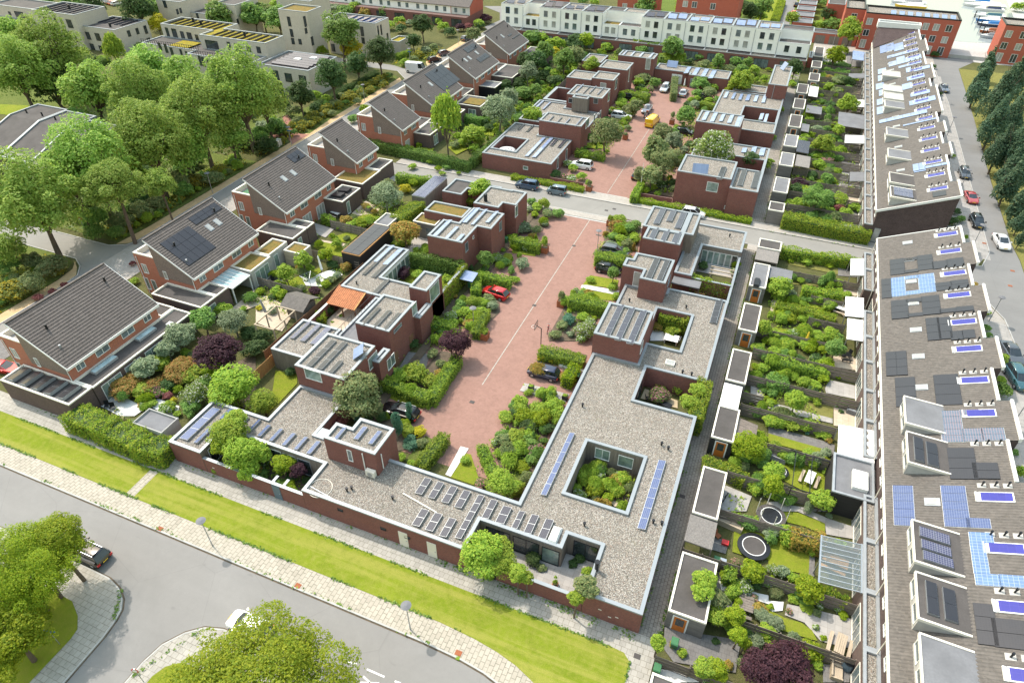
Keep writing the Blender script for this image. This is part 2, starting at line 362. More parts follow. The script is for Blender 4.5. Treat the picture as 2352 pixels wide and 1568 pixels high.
# front road with its pavement, verge and upper path
KN = [(-140,23.1),(-17.4,23.1),(-13.9,22.95),(-11.8,22.7),(-10.2,22.3),(-8.4,21.6),(-7,20.7),(-5.8,19.4),(-5,17.5),(-4.7,10)]
sheet('road','asphalt_front', KN+[(-4.7,-60),(-140,-60)],.008)
VB = [(-140,25.1),(-17,25.1),(-13.7,24.9),(-11.5,24.6),(-9.6,24.15),(-7.7,23.4),(-6,22.3),(-4.6,20.9),(-3.6,19),(-3.2,10)]
slab('pavement','paving_light', KN+VB[::-1],.1)
kerb([(x-.02, y-.04) for x, y in KN],.14,.115)
VR = [(-1.0,10),(-1.0,27.9),(-1.7,28.55),(-3,28.65),(-140,28.65)]
sheet('verge','verge_grass',[(-51.85,25.1)]+VB[1:]+VR[:-1]+[(-51.95,28.65)],.12)
sheet('verge','verge_grass',[(-140,25.1),(-52.9,25.1),(-53.0,28.65),(-140,28.65)],.12)
sheet('path','paving_light',[(-52.9,25.1),(-51.85,25.1),(-51.95,28.65),(-53.0,28.65)],.115)
sheet('path','paving_path',[(-140,28.65),(-3,28.65),(-1.7,28.55),(-1,27.9),(-1,10),(.75,10),(.75,30.6),(-51.3,30.9),(-140,31.4)],.11)
sheet('path','paving_alley', R(-1.05,30.6,.85,98.6),.112)
sheet('path','paving_alley', R(-1.05,108.4,1.15,207),.112)
LI = [(-140,17.45),(-48.9,17.45),(-46.8,17.4),(-45.2,17.0),(-44.0,16.3),(-43.3,15.5),(-43.0,14.6),(-42.75,13.1),(-42.6,9.1),(-42.6,-40)]
slab('pavement','paving_path', LI+[(-140,-40)],.1); kerb(LI, .14,.115)
sheet('verge','lawn',[(-140,14.6),(-50.2,14.6),(-47.9,14.5),(-46.3,13.7),(-45.3,12.8),(-45.1,11.9),(-45.1,-40),(-140,-40)],.12)
RI = [(-38.0,-40),(-38.0,11.0),(-37.95,12.8),(-37.6,14.5),(-36.6,16.0),(-35.4,17.0),(-33.8,17.5),(-24,17.5),(-22,16),(-21,13),(-21,-40)]
slab('pavement','paving_path', RI, .1); kerb(RI, .14,.115)
sheet('verge','lawn',[(-36.4,-40),(-36.4,12.2),(-36.0,13.2),(-35.0,14),(-24,14.4),(-24,-40)],.12)
for p0, p1 in (((1020,1440),(1180,1510)),((985,1505),(1050,1565)),((960,1562),(1130,1568)),((1275,1550),(1330,1568)),((835,1365),(925,1395))):
    a, b = at(42, *p0), at(42, *p1); d = Vector((b[0]-a[0], b[1]-a[1])); n = Vector((-d.y, d.x)).normalized()*.07
    sheet('road_marking','road_paint',[(a[0]+n.x, a[1]+n.y),(b[0]+n.x, b[1]+n.y),(b[0]-n.x, b[1]-n.y),(a[0]-n.x, a[1]-n.y)],.014)
strip([(x, y-.16) for x, y in KN[:-1]],.16,'gutter','soil',.014); strip([(x+.12, y+.12) for x, y in LI],.14,'gutter','soil',.014); strip([(x-.12 if x < -30 else x, y+.12) for x, y in RI[:-3]],.14,'gutter','soil',.014)
# cross street
sheet('road','asphalt_cross', R(-89,100.3,32,105.8),.008)
slab('pavement','paving_cross', R(-68,98.6,-1,100.25),.09); slab('pavement','paving_cross', R(-.5,98.3,29,100.25),.09)
slab('pavement','paving_cross', R(-68,105.85,29.5,108.35),.09)
kerb([(-68,100.27),(29,100.27)],.14,.11); kerb([(-68,105.83),(29.5,105.83)],.14,.11)
strip([(-68,105.7),(29,105.7)],.12,'gutter','soil',.013); strip([(-68,100.4),(29,100.4)],.12,'gutter','soil',.013)
# red brick home zones
sheet('street','brick_street', R(-36.4,41,-15.0,98.7),.012)
sheet('street','brick_street',[(-37.5,108.3),(-13,108.3),(-13,172),(-37.5,172)],.012)
strip([(-26.1,54),(-26.2,98.2)],.13,'gutter','paving_path',.02); strip([(-26.2,109),(-26.3,150)],.12,'gutter','paving_path',.02)
strip([(-31,98.45),(-22.6,98.45)],.45,'threshold','concrete',.022); strip([(-30.5,108.45),(-22.4,108.45)],.4,'threshold','concrete',.022)
# west street, cycle path, junction
sheet('road','asphalt_cross',[(-91.4,20),(-88.6,20),(-88.6,100.3),(-88.6,215),(-91.4,215),(-91.4,156),(-96,160),(-130,160),(-130,156),(-96.5,156),(-91.4,151),(-91.4,64),(-92,62.5),(-94.5,61.2),(-130,61.2),(-130,56.4),(-96,56.3),(-93.6,55),(-91.8,53),(-91.4,50)],.01)
sheet('road','paving_cross',[(-91.3,54.5),(-84,54.5),(-84,63.5),(-91.3,63.5)],.014)
kerb([(-91.4,20),(-91.4,50),(-91.8,53),(-93.6,55),(-96,56.3),(-130,56.4)],.14,.1); kerb([(-130,61.2),(-94.5,61.2),(-92,62.5),(-91.4,64),(-91.4,151),(-96.5,156)],.14,.1)
sheet('cycle_path','cycle_path',[(-93.4,20),(-91.5,20),(-91.5,50),(-92.1,53),(-93.8,54.6),(-95.4,55.6),(-94,54),(-93.4,51)],.02)
sheet('cycle_path','cycle_path',[(-93.8,62),(-92.2,63),(-91.5,65),(-91.5,149.5),(-93.3,151.5),(-93.3,68)],.02)
sheet('cycle_path','cycle_path',[(-93.5,166),(-91.5,163),(-91.5,190),(-93.5,190)],.02)
patch('path','brick_path',12,[(60,1270),(180,1210),(260,1130),(245,1075),(290,1060),(340,1120),(345,1180),(380,1225),(490,1240),(330,1330),(290,1260)])
for pts in ([(30,1290),(230,1210),(280,1150),(230,1080),(0,1200)],[(340,1220),(355,1130),(300,1050),(700,900),(1110,660),(1290,700),(1300,722),(700,1085),(490,1230)],[(140,1270),(240,1260),(300,1300),(170,1390),(60,1330)]):
    patch('meadow','meadow',12, pts)
wpatch('meadow','meadow',[(-150,62.5),(-94,62.5),(-93.4,70),(-93.4,96),(-150,96)])
wpatch('meadow','meadow',[(-150,20),(-93.5,20),(-93.5,51),(-95.6,55.4),(-98,56.2),(-150,56.2)])
wpatch('meadow','meadow',[(-200,96),(-104,96),(-104,124),(-200,124)])
patch('lawn','lawn',11,[(0,960),(250,970),(600,1100),(960,1110),(900,1160),(600,1130),(0,1050)])
patch('court','deck_red',11,[(1200,520),(1420,475),(1420,500),(1240,545)])
patch('meadow','meadow',12,[(1260,600),(1290,540),(1640,420),(1690,470),(1560,570),(1390,640)])
# houses' paved front strips and drives on the west
wpatch('drive','paving_dark', R(-88.5,20,-84,54.4)); wpatch('drive','paving_cross', R(-88.5,63.6,-84,100)); wpatch('drive','paving_cross', R(-88.5,108.5,-84,215))
# right-hand street
sheet('road','asphalt_side',[(34.8,20),(38.8,20),(38.8,111),(38.4,116),(38.4,140),(39.2,175),(39.6,214),(44,222),(44,225),(29,225),(31,221),(33.6,212),(34.8,185),(34.8,112),(33.2,107),(30,105.8),(30,100.3),(32.4,97.7),(34.4,93),(34.8,88)],.01)
sheet('pavement','paving_cross',[(27.5,106),(32.6,107),(34.75,112),(34.75,222),(27.5,222)],.006); sheet('pavement','paving_cross',[(27.5,20),(34.7,20),(34.7,92),(32.3,97.6),(27.5,100.2)],.006)
sheet('parking_bay','paving_terrace', R(32.4,109.5,34.7,205),.014); sheet('parking_bay','paving_terrace', R(32.4,40,34.7,92),.014)
kerb([(34.8,20),(34.8,88),(34.4,93),(32.4,97.7),(30,100.3)],.14,.09); kerb([(30,105.8),(33.2,107),(34.8,112),(34.8,185),(33.6,212)],.14,.09)
sheet('verge','lawn_dry',[(38.9,20),(70,20),(70,214),(39.7,214),(39.2,175),(38.5,140),(38.5,116),(38.9,111)],.02)
sheet('quay','concrete',[(14,222),(60,222),(60,248),(44,246),(14,246)],.006)
sheet('quay','paving_cross', R(3,207.5,34,226),.012)
sheet('water','water',[(14,246),(44,243),(56,246),(60,252),(66,360),(14,360)],.03)
sheet('quay','concrete',[(60,252),(64,250),(78,360),(66,360)],.04)
for k in range(5):
    tag(MB().box(37.9+k*.55,224.2+k*2.6,0,47.5+k*.2,226.6+k*2.6,.9-.17*k).build('quay_step', M['concrete']), kind='structure')
sheet('road','asphalt_side', R(-9.5,231,-5.5,330),.01); sheet('verge','lawn', R(-16.5,232,-9.6,330),.012)
patch('road','asphalt_side',12,[(2090,60),(2352,60),(2352,300),(2180,330),(2100,250),(2240,190),(2240,120)])
wpatch('garden_bed','ground_cover', R(1.2,28,16.5,98)); wpatch('garden_bed','ground_cover', R(3.6,108.6,16.5,207))
for k in range(18):
    y = 108.7+5.263*k; wpatch('terrace',('paving_terrace','paving_dark','paving_warm','paving_terrace')[k % 4], R(12.4 if k % 3 else 11.2, y+.2,15.7, y+4.9))
    if k % 3 == 1: wpatch('lawn','lawn' if k % 2 else 'lawn_dry', R(7, y+1.2,11.8, y+4.2))
# gardens: lawns, terraces, beds
for nm, mt, rc, pts in (
 ('lawn','lawn',32,[(1790,1250),(1930,1030),(1975,1040),(2050,1270),(2000,1320)]),('path','paving_white',32,[(1740,1225),(1880,965),(1955,985),(1790,1245)]),
 ('garden_bed','soil',32,[(2190,980),(2352,900),(2352,1480),(2170,1400),(2100,1300),(2240,1180)]),('lawn','lawn',32,[(1180,430),(1560,590),(1530,620),(1310,560),(1180,500)]),
 ('garden_bed','soil',32,[(1140,350),(1590,530),(1860,120),(1700,90),(1560,240),(1200,230)]),('terrace','paving_dark',32,[(1400,100),(1600,120),(1560,250),(1320,240)]),
 ('garden_bed','soil',32,[(700,760),(1180,680),(1540,830),(1450,980),(1300,1010),(1280,800),(960,700)]),('garden_bed','meadow',32,[(1370,1100),(1560,870),(1620,900),(1470,1150)]),
 ('lawn','lawn',32,[(150,480),(180,270),(380,300),(380,390),(220,560),(90,680)]),('garden_bed','soil',31,[(1990,300),(2352,100),(2352,640),(1960,540)]),
 ('garden_bed','soil',33,[(0,560),(420,620),(100,1480),(0,1480)]),('lawn','meadow',33,[(0,1030),(160,1080),(80,1440),(0,1440)]),
 ('gravel_bed','paving_terrace',33,[(70,455),(115,385),(530,490),(480,575)]),('garden_bed','soil',33,[(230,110),(430,60),(690,130),(620,330),(560,400),(450,380),(470,230),(230,190)]),
 ('garden_bed','soil',23,[(890,410),(1190,480),(1150,740),(830,720)]),('lawn','lawn',23,[(650,1050),(720,965),(980,1010),(960,1090),(820,1070),(690,1060)]),
 ('lawn','lawn',23,[(690,1100),(1000,1150),(960,1200),(640,1170)]),('path','paving_white',23,[(640,1055),(690,1055),(990,1110),(960,1145),(630,1080)]),
 ('garden_bed','soil',23,[(330,1530),(480,1260),(800,1320),(700,1568),(340,1568)]),('garden_bed','lawn',23,[(0,690),(250,750),(210,790),(0,760)]),
 ('garden_bed','soil',23,[(130,440),(360,360),(490,390),(430,440),(330,420),(280,560),(40,590)]),('garden_bed','soil',22,[(1740,1170),(2230,1130),(2240,1300),(2060,1480),(1980,1470),(1700,1310)]),
 ('garden_bed','lawn',22,[(2230,745),(2352,770),(2352,890),(2230,870)]),('path','brick_path',22,[(2220,670),(2352,690),(2352,750),(2240,740)]),
 ('lawn','lawn',22,[(690,620),(870,560),(940,600),(850,670),(740,650)]),('lawn','lawn',22,[(520,700),(600,650),(800,700),(800,795),(640,770)]),
 ('lawn','lawn',22,[(930,430),(1090,385),(1130,420),(1010,510)]),('terrace','paving_terrace',22,[(520,480),(720,540),(640,620),(540,580)]),
 ('path','paving_warm',22,[(600,640),(840,680),(820,700),(620,660)]),('lawn','lawn',22,[(300,1010),(600,890),(600,930),(420,1090),(260,1060)]),
 ('terrace','paving_white',22,[(430,1010),(700,910),(800,960),(620,1070),(460,1060)]),('terrace','paving_dark',22,[(20,980),(180,960),(280,1050),(120,1040)]),
 ('terrace','paving_warm',22,[(0,1150),(120,1160),(360,1300),(240,1480),(100,1440),(0,1400)]),('terrace','paving_warm',22,[(880,400),(1010,280),(1140,350),(1120,390),(940,420)]),
 ('lawn','lawn_dry',22,[(1340,160),(1530,90),(1500,150),(1420,220)]),('terrace','paving_warm',22,[(640,1400),(700,1340),(900,1290),(960,1300),(780,1450)]),
 ('terrace','wood_brown',22,[(700,1230),(960,1170),(920,1290),(720,1290)]),('garden_bed','meadow',22,[(1160,650),(1420,700),(1500,600),(1230,560)]),
 ('terrace','paving_white',31,[(930,600),(1080,480),(1340,620),(1240,690),(1100,690)]),('terrace','paving_white',31,[(1370,600),(1450,530),(1650,600),(1640,740),(1460,640)]),
 ('terrace','paving_white',31,[(1200,360),(1270,310),(1340,350),(1270,390)]),('terrace','paving_warm',21,[(2120,1280),(2352,1090),(2352,1250),(2240,1290)]),
 ('terrace','paving_warm',33,[(900,1480),(960,1370),(1100,1380),(1040,1520),(940,1520)]),('garden_bed','soil',33,[(560,1380),(700,1030),(1130,1140),(1050,1500)]),
 ('terrace','sand',33,[(1180,530),(1220,440),(1520,550),(1520,620)]),('terrace','paving_white',23,[(1270,1480),(1300,1460),(1560,1530),(1540,1568),(1270,1568)]),
 ('terrace','paving_terrace',23,[(1700,870),(1850,860),(2020,900),(2010,990),(1690,930)]),('terrace','paving_dark',23,[(1460,1060),(1500,960),(2000,1080),(1990,1190)]),
 ('garden_bed','lawn',43,[(180,590),(390,590),(400,640),(340,690),(200,640)]),('terrace','paving_warm',43,[(400,650),(520,620),(520,760),(370,700)]),
 # long gardens on the right
 ('lawn','lawn_dry',24,[(180,830),(640,900),(640,960),(200,870)]),('terrace','paving_dark',24,[(640,880),(780,870),(860,990),(640,970)]),
 ('lawn','lawn_dry',24,[(230,990),(500,1030),(640,1080),(220,1050)]),('terrace','paving_warm',24,[(690,1090),(860,1120),(800,1160),(700,1140)]),
 ('lawn','lawn',24,[(90,1150),(480,1220),(620,1270),(560,1290),(80,1220)]),('terrace','paving_warm',24,[(620,1230),(720,1240),(880,1350),(690,1350)]),
 ('lawn','lawn',24,[(60,1440),(300,1490),(260,1568),(50,1540)]),('path','paving_warm',24,[(30,1200),(80,1170),(60,1380),(10,1380)]),
 ('terrace','paving_warm',34,[(590,110),(640,90),(840,180),(830,280),(610,240)]),('terrace','paving_terrace',34,[(520,440),(560,360),(830,420),(815,540),(530,480)]),
 ('lawn','lawn_dry',34,[(360,560),(600,600),(590,715),(330,650)]),('path','paving_terrace',34,[(0,560),(300,640),(590,715),(590,760),(280,690),(0,620)]),
 ('terrace','paving_warm',34,[(600,610),(720,640),(900,690),(890,820),(600,780)]),('path','paving_dark',34,[(0,780),(500,920),(610,960),(600,1070),(500,1000),(0,850)]),
 ('lawn','lawn',34,[(0,850),(490,990),(500,1040),(300,1010),(0,930)]),('lawn','lawn',34,[(100,1110),(320,1130),(560,1260),(540,1420),(320,1380),(130,1280)]),
 ('path','paving_terrace',34,[(0,1480),(120,1500),(600,1568),(0,1568)]),('lawn','lawn',44,[(0,0),(270,10),(520,110),(520,220),(340,140),(20,60)]),
 ('terrace','paving_terrace',44,[(270,0),(400,0),(560,70),(900,180),(880,270),(530,210),(520,110)]),('lawn','lawn',44,[(0,220),(220,280),(380,360),(370,590),(0,490)]),
 ('terrace','paving_dark',44,[(380,350),(430,360),(420,600),(370,580)]),('terrace','paving_terrace',44,[(170,850),(420,900),(900,1020),(900,1250),(720,1250),(480,1190),(330,1020),(150,950)]),
 ('lawn','lawn',44,[(0,900),(160,980),(300,1020),(400,1090),(450,1190),(180,1110),(0,1050)]),('terrace','paving_dark',44,[(500,1400),(760,1430),(740,1568),(500,1568)]),
 ('path','paving_white',44,[(0,820),(140,830),(130,910),(30,920),(0,880)]),('terrace','paving_dark',43,[(1400,1060),(1770,1130),(2100,1180),(2050,1480),(1480,1380),(1390,1260)]),
 ('terrace','paving_dark',43,[(1890,520),(1990,540),(1970,640),(2100,800),(2080,960),(1850,860),(1880,650)]),('path','paving_white',43,[(1900,640),(2000,660),(2250,750),(2352,770),(2352,850),(2200,800),(1920,720)]),
 ('lawn','lawn',43,[(2040,130),(2352,200),(2352,440),(2200,430),(2020,370)]),('terrace','paving_dark',43,[(1850,240),(1990,270),(1960,390),(1830,350)]),
 ('terrace','paving_white',43,[(1340,1440),(1560,1480),(1720,1568),(1320,1568)]),('terrace','paving_terrace',34,[(0,1568),(10,1480),(100,1480),(300,1540),(300,1568)]),
 ('terrace','paving_terrace',33,[(2190,410),(2330,430),(2280,600),(2190,560)]),('terrace','paving_terrace',33,[(1960,1330),(2200,1430),(2150,1568),(1900,1568)]),
 # far block
 ('terrace','paving_terrace',24,[(640,100),(860,110),(850,160),(660,140)]),('lawn','lawn',24,[(420,80),(640,100),(640,130),(480,110)]),
 ('terrace','paving_dark',14,[(380,1380),(870,1430),(850,1490),(400,1450)]),('terrace','paving_dark',14,[(640,1300),(880,1320),(860,1390),(640,1360)]),
 ('lawn','lawn',13,[(680,1320),(840,1310),(860,1370),(700,1370)]),('lawn','lawn',13,[(960,1140),(1060,1140),(1040,1190),(960,1180)]),
 ('lawn','lawn',12,[(1480,1340),(1640,1370),(1620,1400),(1460,1370)]),('lawn','lawn',12,[(2050,1180),(2200,1180),(2180,1260),(2060,1240)]),
 ('lawn','lawn',12,[(1760,1360),(1880,1330),(1960,1370),(1840,1430)]),('garden_bed','soil',23,[(1160,200),(1480,250),(1490,150),(1230,90),(1120,180)]),
 ('terrace','paving_dark',14,[(720,480),(890,500),(880,620),(720,620)]),('lawn','lawn',14,[(430,560),(560,580),(720,690),(520,650)])):
    patch(nm, mt, rc, pts)
wpatch('garden_bed','soil', R(-36.3,44,-35.2,98)); wpatch('yard','paving_warm', R(-50.8,54,-45.4,61.5)); wpatch('lawn','lawn', R(-46.7,66.2,-37.8,73.4)); wpatch('yard','paving_cross', R(-50.5,74.2,-44,82))
wpatch('garden_bed','soil', R(-47,31,-34.8,34)); wpatch('yard','paving_terrace', R(-17,31,-6.2,35.6)); wpatch('garden','soil', R(-44,116,-38,122))

# ---------------------------------------------------------------- flat-roofed brick buildings made of rectangles
def rectl(adds, subs=(), w=.34, ztop=3.1, z0=0.0, drop=.25, owner=None, wallmat=None, fascia=.16):
    xs = sorted({round(v+e, 4) for r in list(adds)+list(subs) for v in (r[0], r[2]) for e in (0, w, -w)}); ys = sorted({round(v+e, 4) for r in list(adds)+list(subs) for v in (r[1], r[3]) for e in (0, w, -w)})
    if owner:
        xs = sorted(set(xs) | {owner[0], owner[2]}); ys = sorted(set(ys) | {owner[1], owner[3]})
    def ins(x, y): return any(a < x < c and b < y < d for a, b, c, d in adds) and not any(a < x < c and b < y < d for a, b, c, d in subs)
    nx, ny = len(xs)-1, len(ys)-1; g = np.zeros((nx+2, ny+2), int)
    for i in range(nx):
        for j in range(ny):
            cx, cy = (xs[i]+xs[i+1])/2,(ys[j]+ys[j+1])/2
            if ins(cx, cy): g[i+1, j+1] = 2 if (w and all(ins(cx+a*w, cy+b*w) for a in (-1,0,1) for b in (-1,0,1))) else 1
    W, F, P = MB(), MB(), MB(); zr = ztop-drop
    for i in range(nx):
        for j in range(ny):
            k = g[i+1, j+1]
            if not k: continue
            x0, x1, y0, y1 = xs[i], xs[i+1], ys[j], ys[j+1]
            if owner and not (owner[0] <= (x0+x1)/2 <= owner[2] and owner[1] <= (y0+y1)/2 <= owner[3]): continue
            z = zr if k == 2 else ztop
            (F if k == 2 else P).quad((x0, y0, z),(x1, y0, z),(x1, y1, z),(x0, y1, z))
            for di, dj, a, b, n in ((0,-1,(x0, y0),(x1, y0),'s'),(1,0,(x1, y0),(x1, y1),'e'),(0,1,(x1, y1),(x0, y1),'n'),(-1,0,(x0, y1),(x0, y0),'w')):
                q = g[i+1+di, j+1+dj]
                if q == 0:
                    zf = ztop-fascia; m = wallmat((a[0]+b[0])/2,(a[1]+b[1])/2, n) if wallmat else 0
                    if w: P.quad((*a, zf),(*b, zf),(*b, ztop),(*a, ztop))
                    else: zf = ztop
                    W.quad((*a, z0),(*b, z0),(*b, zf),(*a, zf), m)
                elif q == 2 and k == 1: P.quad((*b, zr),(*a, zr),(*a, ztop),(*b, ztop))
    return W, F, P
def flat_building(name, label, cat, adds, subs=(), ztop=3.1, wall='brick_dark', roof='gravel', coping='coping', w=.34, z0=0.0, owner=None, wallmats=None, wallmat=None, group=None, drop=.25, fascia=.16):
    x = (min(r[0] for r in adds)+max(r[2] for r in adds))/2; y = (min(r[1] for r in adds)+max(r[3] for r in adds))/2
    if owner: x, y = (owner[0]+owner[2])/2,(owner[1]+owner[3])/2
    t = thing(name, label, cat, (x, y, 0),0, group); Wl, F, P = rectl(adds, subs, w, ztop, z0, drop, owner, wallmat, fascia)
    Wl.build('wall',[M[k] for k in (wallmats or [wall])], t); F.build('roof', M[roof], t); P.build('coping', M[coping], t); return t
def storey(parent, adds, subs=(), ztop=6.0, z0=0.0, wall='brick_dark', roof='gravel', coping='coping', w=.34, name='upper_storey', wallmats=None, wallmat=None):
    Wl, F, P = rectl(adds, subs, w, ztop, z0,.25, None, wallmat); u = Wl.build(name, [M[k] for k in (wallmats or [wall])], parent)
    F.build('roof', M[roof], u); P.build('coping', M[coping], u); return u
# windows and doors: a frame standing proud of the wall with its pane
def window(parent, p, nrm, wd, ht, frame='white_paint', pane='glass_dark', mull=0, name='window', deep=.05, fw=.07, trans=0):
    """p = centre on the wall; nrm in 's','n','e','w'"""
    A = {'s': ((1,0),(0,-1)),'n': ((-1,0),(0,1)),'e': ((0,1),(1,0)),'w': ((0,-1),(-1,0))}[nrm]; (ux, uy),(nx, ny) = A
    def bx(mb, u0, u1, z0, z1, d0, d1):
        pts = [(p[0]+ux*u+nx*d, p[1]+uy*u+ny*d) for u, d in ((u0, d0),(u1, d0),(u1, d1),(u0, d1))]; mb.prism(pts, p[2]+z0, p[2]+z1)
    f = MB(); h, v = wd/2, ht/2
    bx(f, -h, h, v-fw, v, -.02, deep); bx(f, -h, h, -v, -v+fw, -.02, deep+.03); bx(f, -h, -h+fw, -v+fw, v-fw, -.02, deep); bx(f, h-fw, h, -v+fw, v-fw, -.02, deep)
    for k in range(mull): u = -h+wd*(k+1)/(mull+1); bx(f, u-fw/2, u+fw/2,-v+fw, v-fw, -.02, deep-.01)
    if trans: bx(f, -h+fw, h-fw, trans-.03, trans+.03,-.02, deep-.012)
    o = f.build(name, M[frame], parent); g = MB(); bx(g, -h+fw, h-fw, -v+fw, v-fw, -.01,.015); g.build('pane', M[pane], o); return o
def door(parent, p, nrm, wd=.95, ht=2.1, mat='cream_paint', name='door', handle=True):
    (ux, uy),(nx, ny) = {'s': ((1,0),(0,-1)),'n': ((-1,0),(0,1)),'e': ((0,1),(1,0)),'w': ((0,-1),(-1,0))}[nrm]
    f = lambda u, d: (p[0]+ux*u+nx*d, p[1]+uy*u+ny*d)
    o = MB().prism([f(-wd/2,-.02), f(wd/2,-.02), f(wd/2,.05), f(-wd/2,.05)], p[2], p[2]+ht).build(name, M[mat], parent)
    if handle: MB().prism([f(wd/2-.18,.05), f(wd/2-.06,.05), f(wd/2-.06,.11), f(wd/2-.18,.11)], p[2]+1.0, p[2]+1.05).build('handle', M['grey_metal'], o)
    return o
def pwin(parent, rc, x, y, nrm, val, wd, ht, **kw):      # window found by its pixel on the wall plane
    p = onplane(rc, x, y, 1 if nrm in 'sn' else 0, val); return window(parent, p, nrm, wd, ht, **kw)
# ---- front block round the south end of the home zone
S_ADD = [(-51.35,30.6,-1.0,37.35),(-43.9,37.35,-37.7,43.1),(-14.65,37.3,-1.0,61.4),(-9.15,61.4,-1.0,78.55),(-14.8,68.3,-9.1,77.3)]
S_SUB = [(-47.15,30.0,-34.65,34.25),(-17.2,30.0,-6.05,34.05),(-9.15,34.05,-6.05,35.7),(-10.9,40.15,-4.95,47.3),(-7.95,55.25,-.5,61.2),(-9.4,65.7,-5.0,73.4)]
def court_wall(x, y, n):
    if n == 'n' and -47.2 < x < -34.6 and y < 35: return 0
    if n == 's' and y > 31 and y < 36: return 1
    if n in 'ew' and y < 36 and -47.2 < x < -6: return 1
    if -11 < x < -4.9 and 40 < y < 47.4: return 1
    return 0
kw = dict(wallmats=['brick_dark','wood_grey'], wallmat=court_wall, group='low brick courtyard houses')
h1 = flat_building('courtyard_house','long low brick house at the front left corner with a tree in its court','house', S_ADD, S_SUB, owner=(-52,30,-28.9,44), **kw)
h2 = flat_building('courtyard_house','low brick house on the front path with two cream doors and rows of panels','house', S_ADD, S_SUB, owner=(-28.9,30,-14.65,44), **kw)
h3 = flat_building('courtyard_house','gravel roofed corner house with square planted inner court beside the alley','house', S_ADD, S_SUB, owner=(-14.65,30,0,50.5), **kw)
h4 = flat_building('courtyard_house','gravel roofed house with hydrangea court open to the alley','house', S_ADD, S_SUB, owner=(-15,50.5,0,63.5), **kw)
h5 = flat_building('courtyard_house','gravel roofed house by the alley with a chamfered patio and one black solar row','house', S_ADD, S_SUB, owner=(-15,63.5,0,79), **kw)
bs = storey(h1,[(-34.65,35.15,-28.75,37.4),(-32.75,37.4,-28.75,38.9)], z0=0)
window(bs, (-33.0+1.2,35.15,4.55),'s',.55,1.6, pane='glass_mid')
for x in (-30.2,): MB().tube((x, 35.08,3.1),(x, 35.08,5.6),.06).build('downpipe', M['white_paint'], bs)
MB().tube((-28.68,36.0,3.1),(-28.68,36.0,5.2),.06).build('downpipe', M['white_paint'], bs)
MB().prism([(-37.8,37.0),(-36.5,37.0),(-36.5,38.4),(-37.8,38.4)],0,3.05).build('planter_wall', M['coping'], h1)
door(h2,(-23.55,30.6,.12),'s',.95,2.15); door(h2,(-20.55,30.6,.12),'s',.95,2.15)
for rc, x, y in ((42,1170,150),(42,1390,228),(32,775,1545)): pwin(h2, rc, x, y, 's',30.6,.6,.32, frame='dark_metal', pane='glass_dark', fw=.04)
for x, z in ((-4.5,1.6),(-3.0,1.35),(-46,1.3),(-3.6,1.0)): MB().box(x-.14,30.57, z-.04, x+.14,30.6, z+.04).build('wall_vent', M['cream_paint'], h3 if x > -40 else h1)
def garden_wall(label, x0, y0, x1, y1, h, mat='brick_dark', cap='coping', grp='brick garden walls'):
    t = thing('garden_wall', label, 'garden wall',((x0+x1)/2,(y0+y1)/2,0),0, grp); MB().box(x0, y0,0, x1, y1, h-.07).build('wall', M[mat], t)
    if cap: MB().box(x0-.03, y0-.03, h-.07, x1+.03, y1+.03, h).build('coping', M[cap], t)
    return t
g1 = garden_wall('brick garden wall with grey door closing the court of the front left house',-47.1,30.62,-34.7,30.88,2.3)
door(g1,(-38.0,30.62,.12),'s',.95,2.05,'blue_grey_door')
for x in (-38.6,-37.3): MB().box(x, 30.92,2.24, x+.3,31.7,2.3).build('brace', M['coping'], g1)
g2 = garden_wall('brick garden wall under the two trees at the front right court',-17.15,30.62,-6.1,30.88,2.1); door(g2,(-14.6,30.62,.1),'s',.9,1.9,'dark_metal')
garden_wall('ivy topped brick wall between hydrangea court and alley',-1.28,55.3,-1.0,61.1,2.6)
# glazing of the courts
for k, x in enumerate((-46.2,-44.4,-42.6,-40.8,-39.0,-37.2)): window(h1,(x, 34.25,1.35),'s',1.6,2.3, frame='white_paint' if k < 4 else 'zinc', pane='glass_dark')
window(h1,(-47.15,32.6,1.5),'e',2.2,2.2, pane='glass_dark', mull=1); window(h1,(-34.65,32.6,1.5),'w',2.4,2.2, pane='glass_dark', mull=1, trans=.2)
window(h3,(-12.6,34.05,1.35),'s',2.6,2.3, frame='dark_metal', pane='glass_dark', mull=1); window(h3,(-15.4,34.05,1.35),'s',2.4,2.3, frame='dark_metal', pane='glass_dark', mull=1); window(h3,(-10.2,34.05,1.3),'s',1.7,2.2, frame='dark_metal', pane='glass_green')
window(h3,(-7.4,35.7,1.35),'s',2.3,2.3, frame='dark_metal', pane='glass_dark', mull=1); window(h3,(-6.05,33.0,1.4),'w',3.4,2.3, frame='dark_metal', pane='glass_dark', mull=2)
window(h3,(-9.2,47.3,1.75),'s',1.6,1.5, pane='glass_green', mull=1); window(h3,(-6.7,47.3,1.65),'s',1.6,1.6, pane='glass_green'); window(h3,(-4.95,42.3,1.5),'w',2.4,2.2, pane='glass_mid', mull=1)
window(h4,(-7.95,57.6,1.4),'e',3.6,2.2, frame='dark_metal', pane='glass_dark', mull=2)
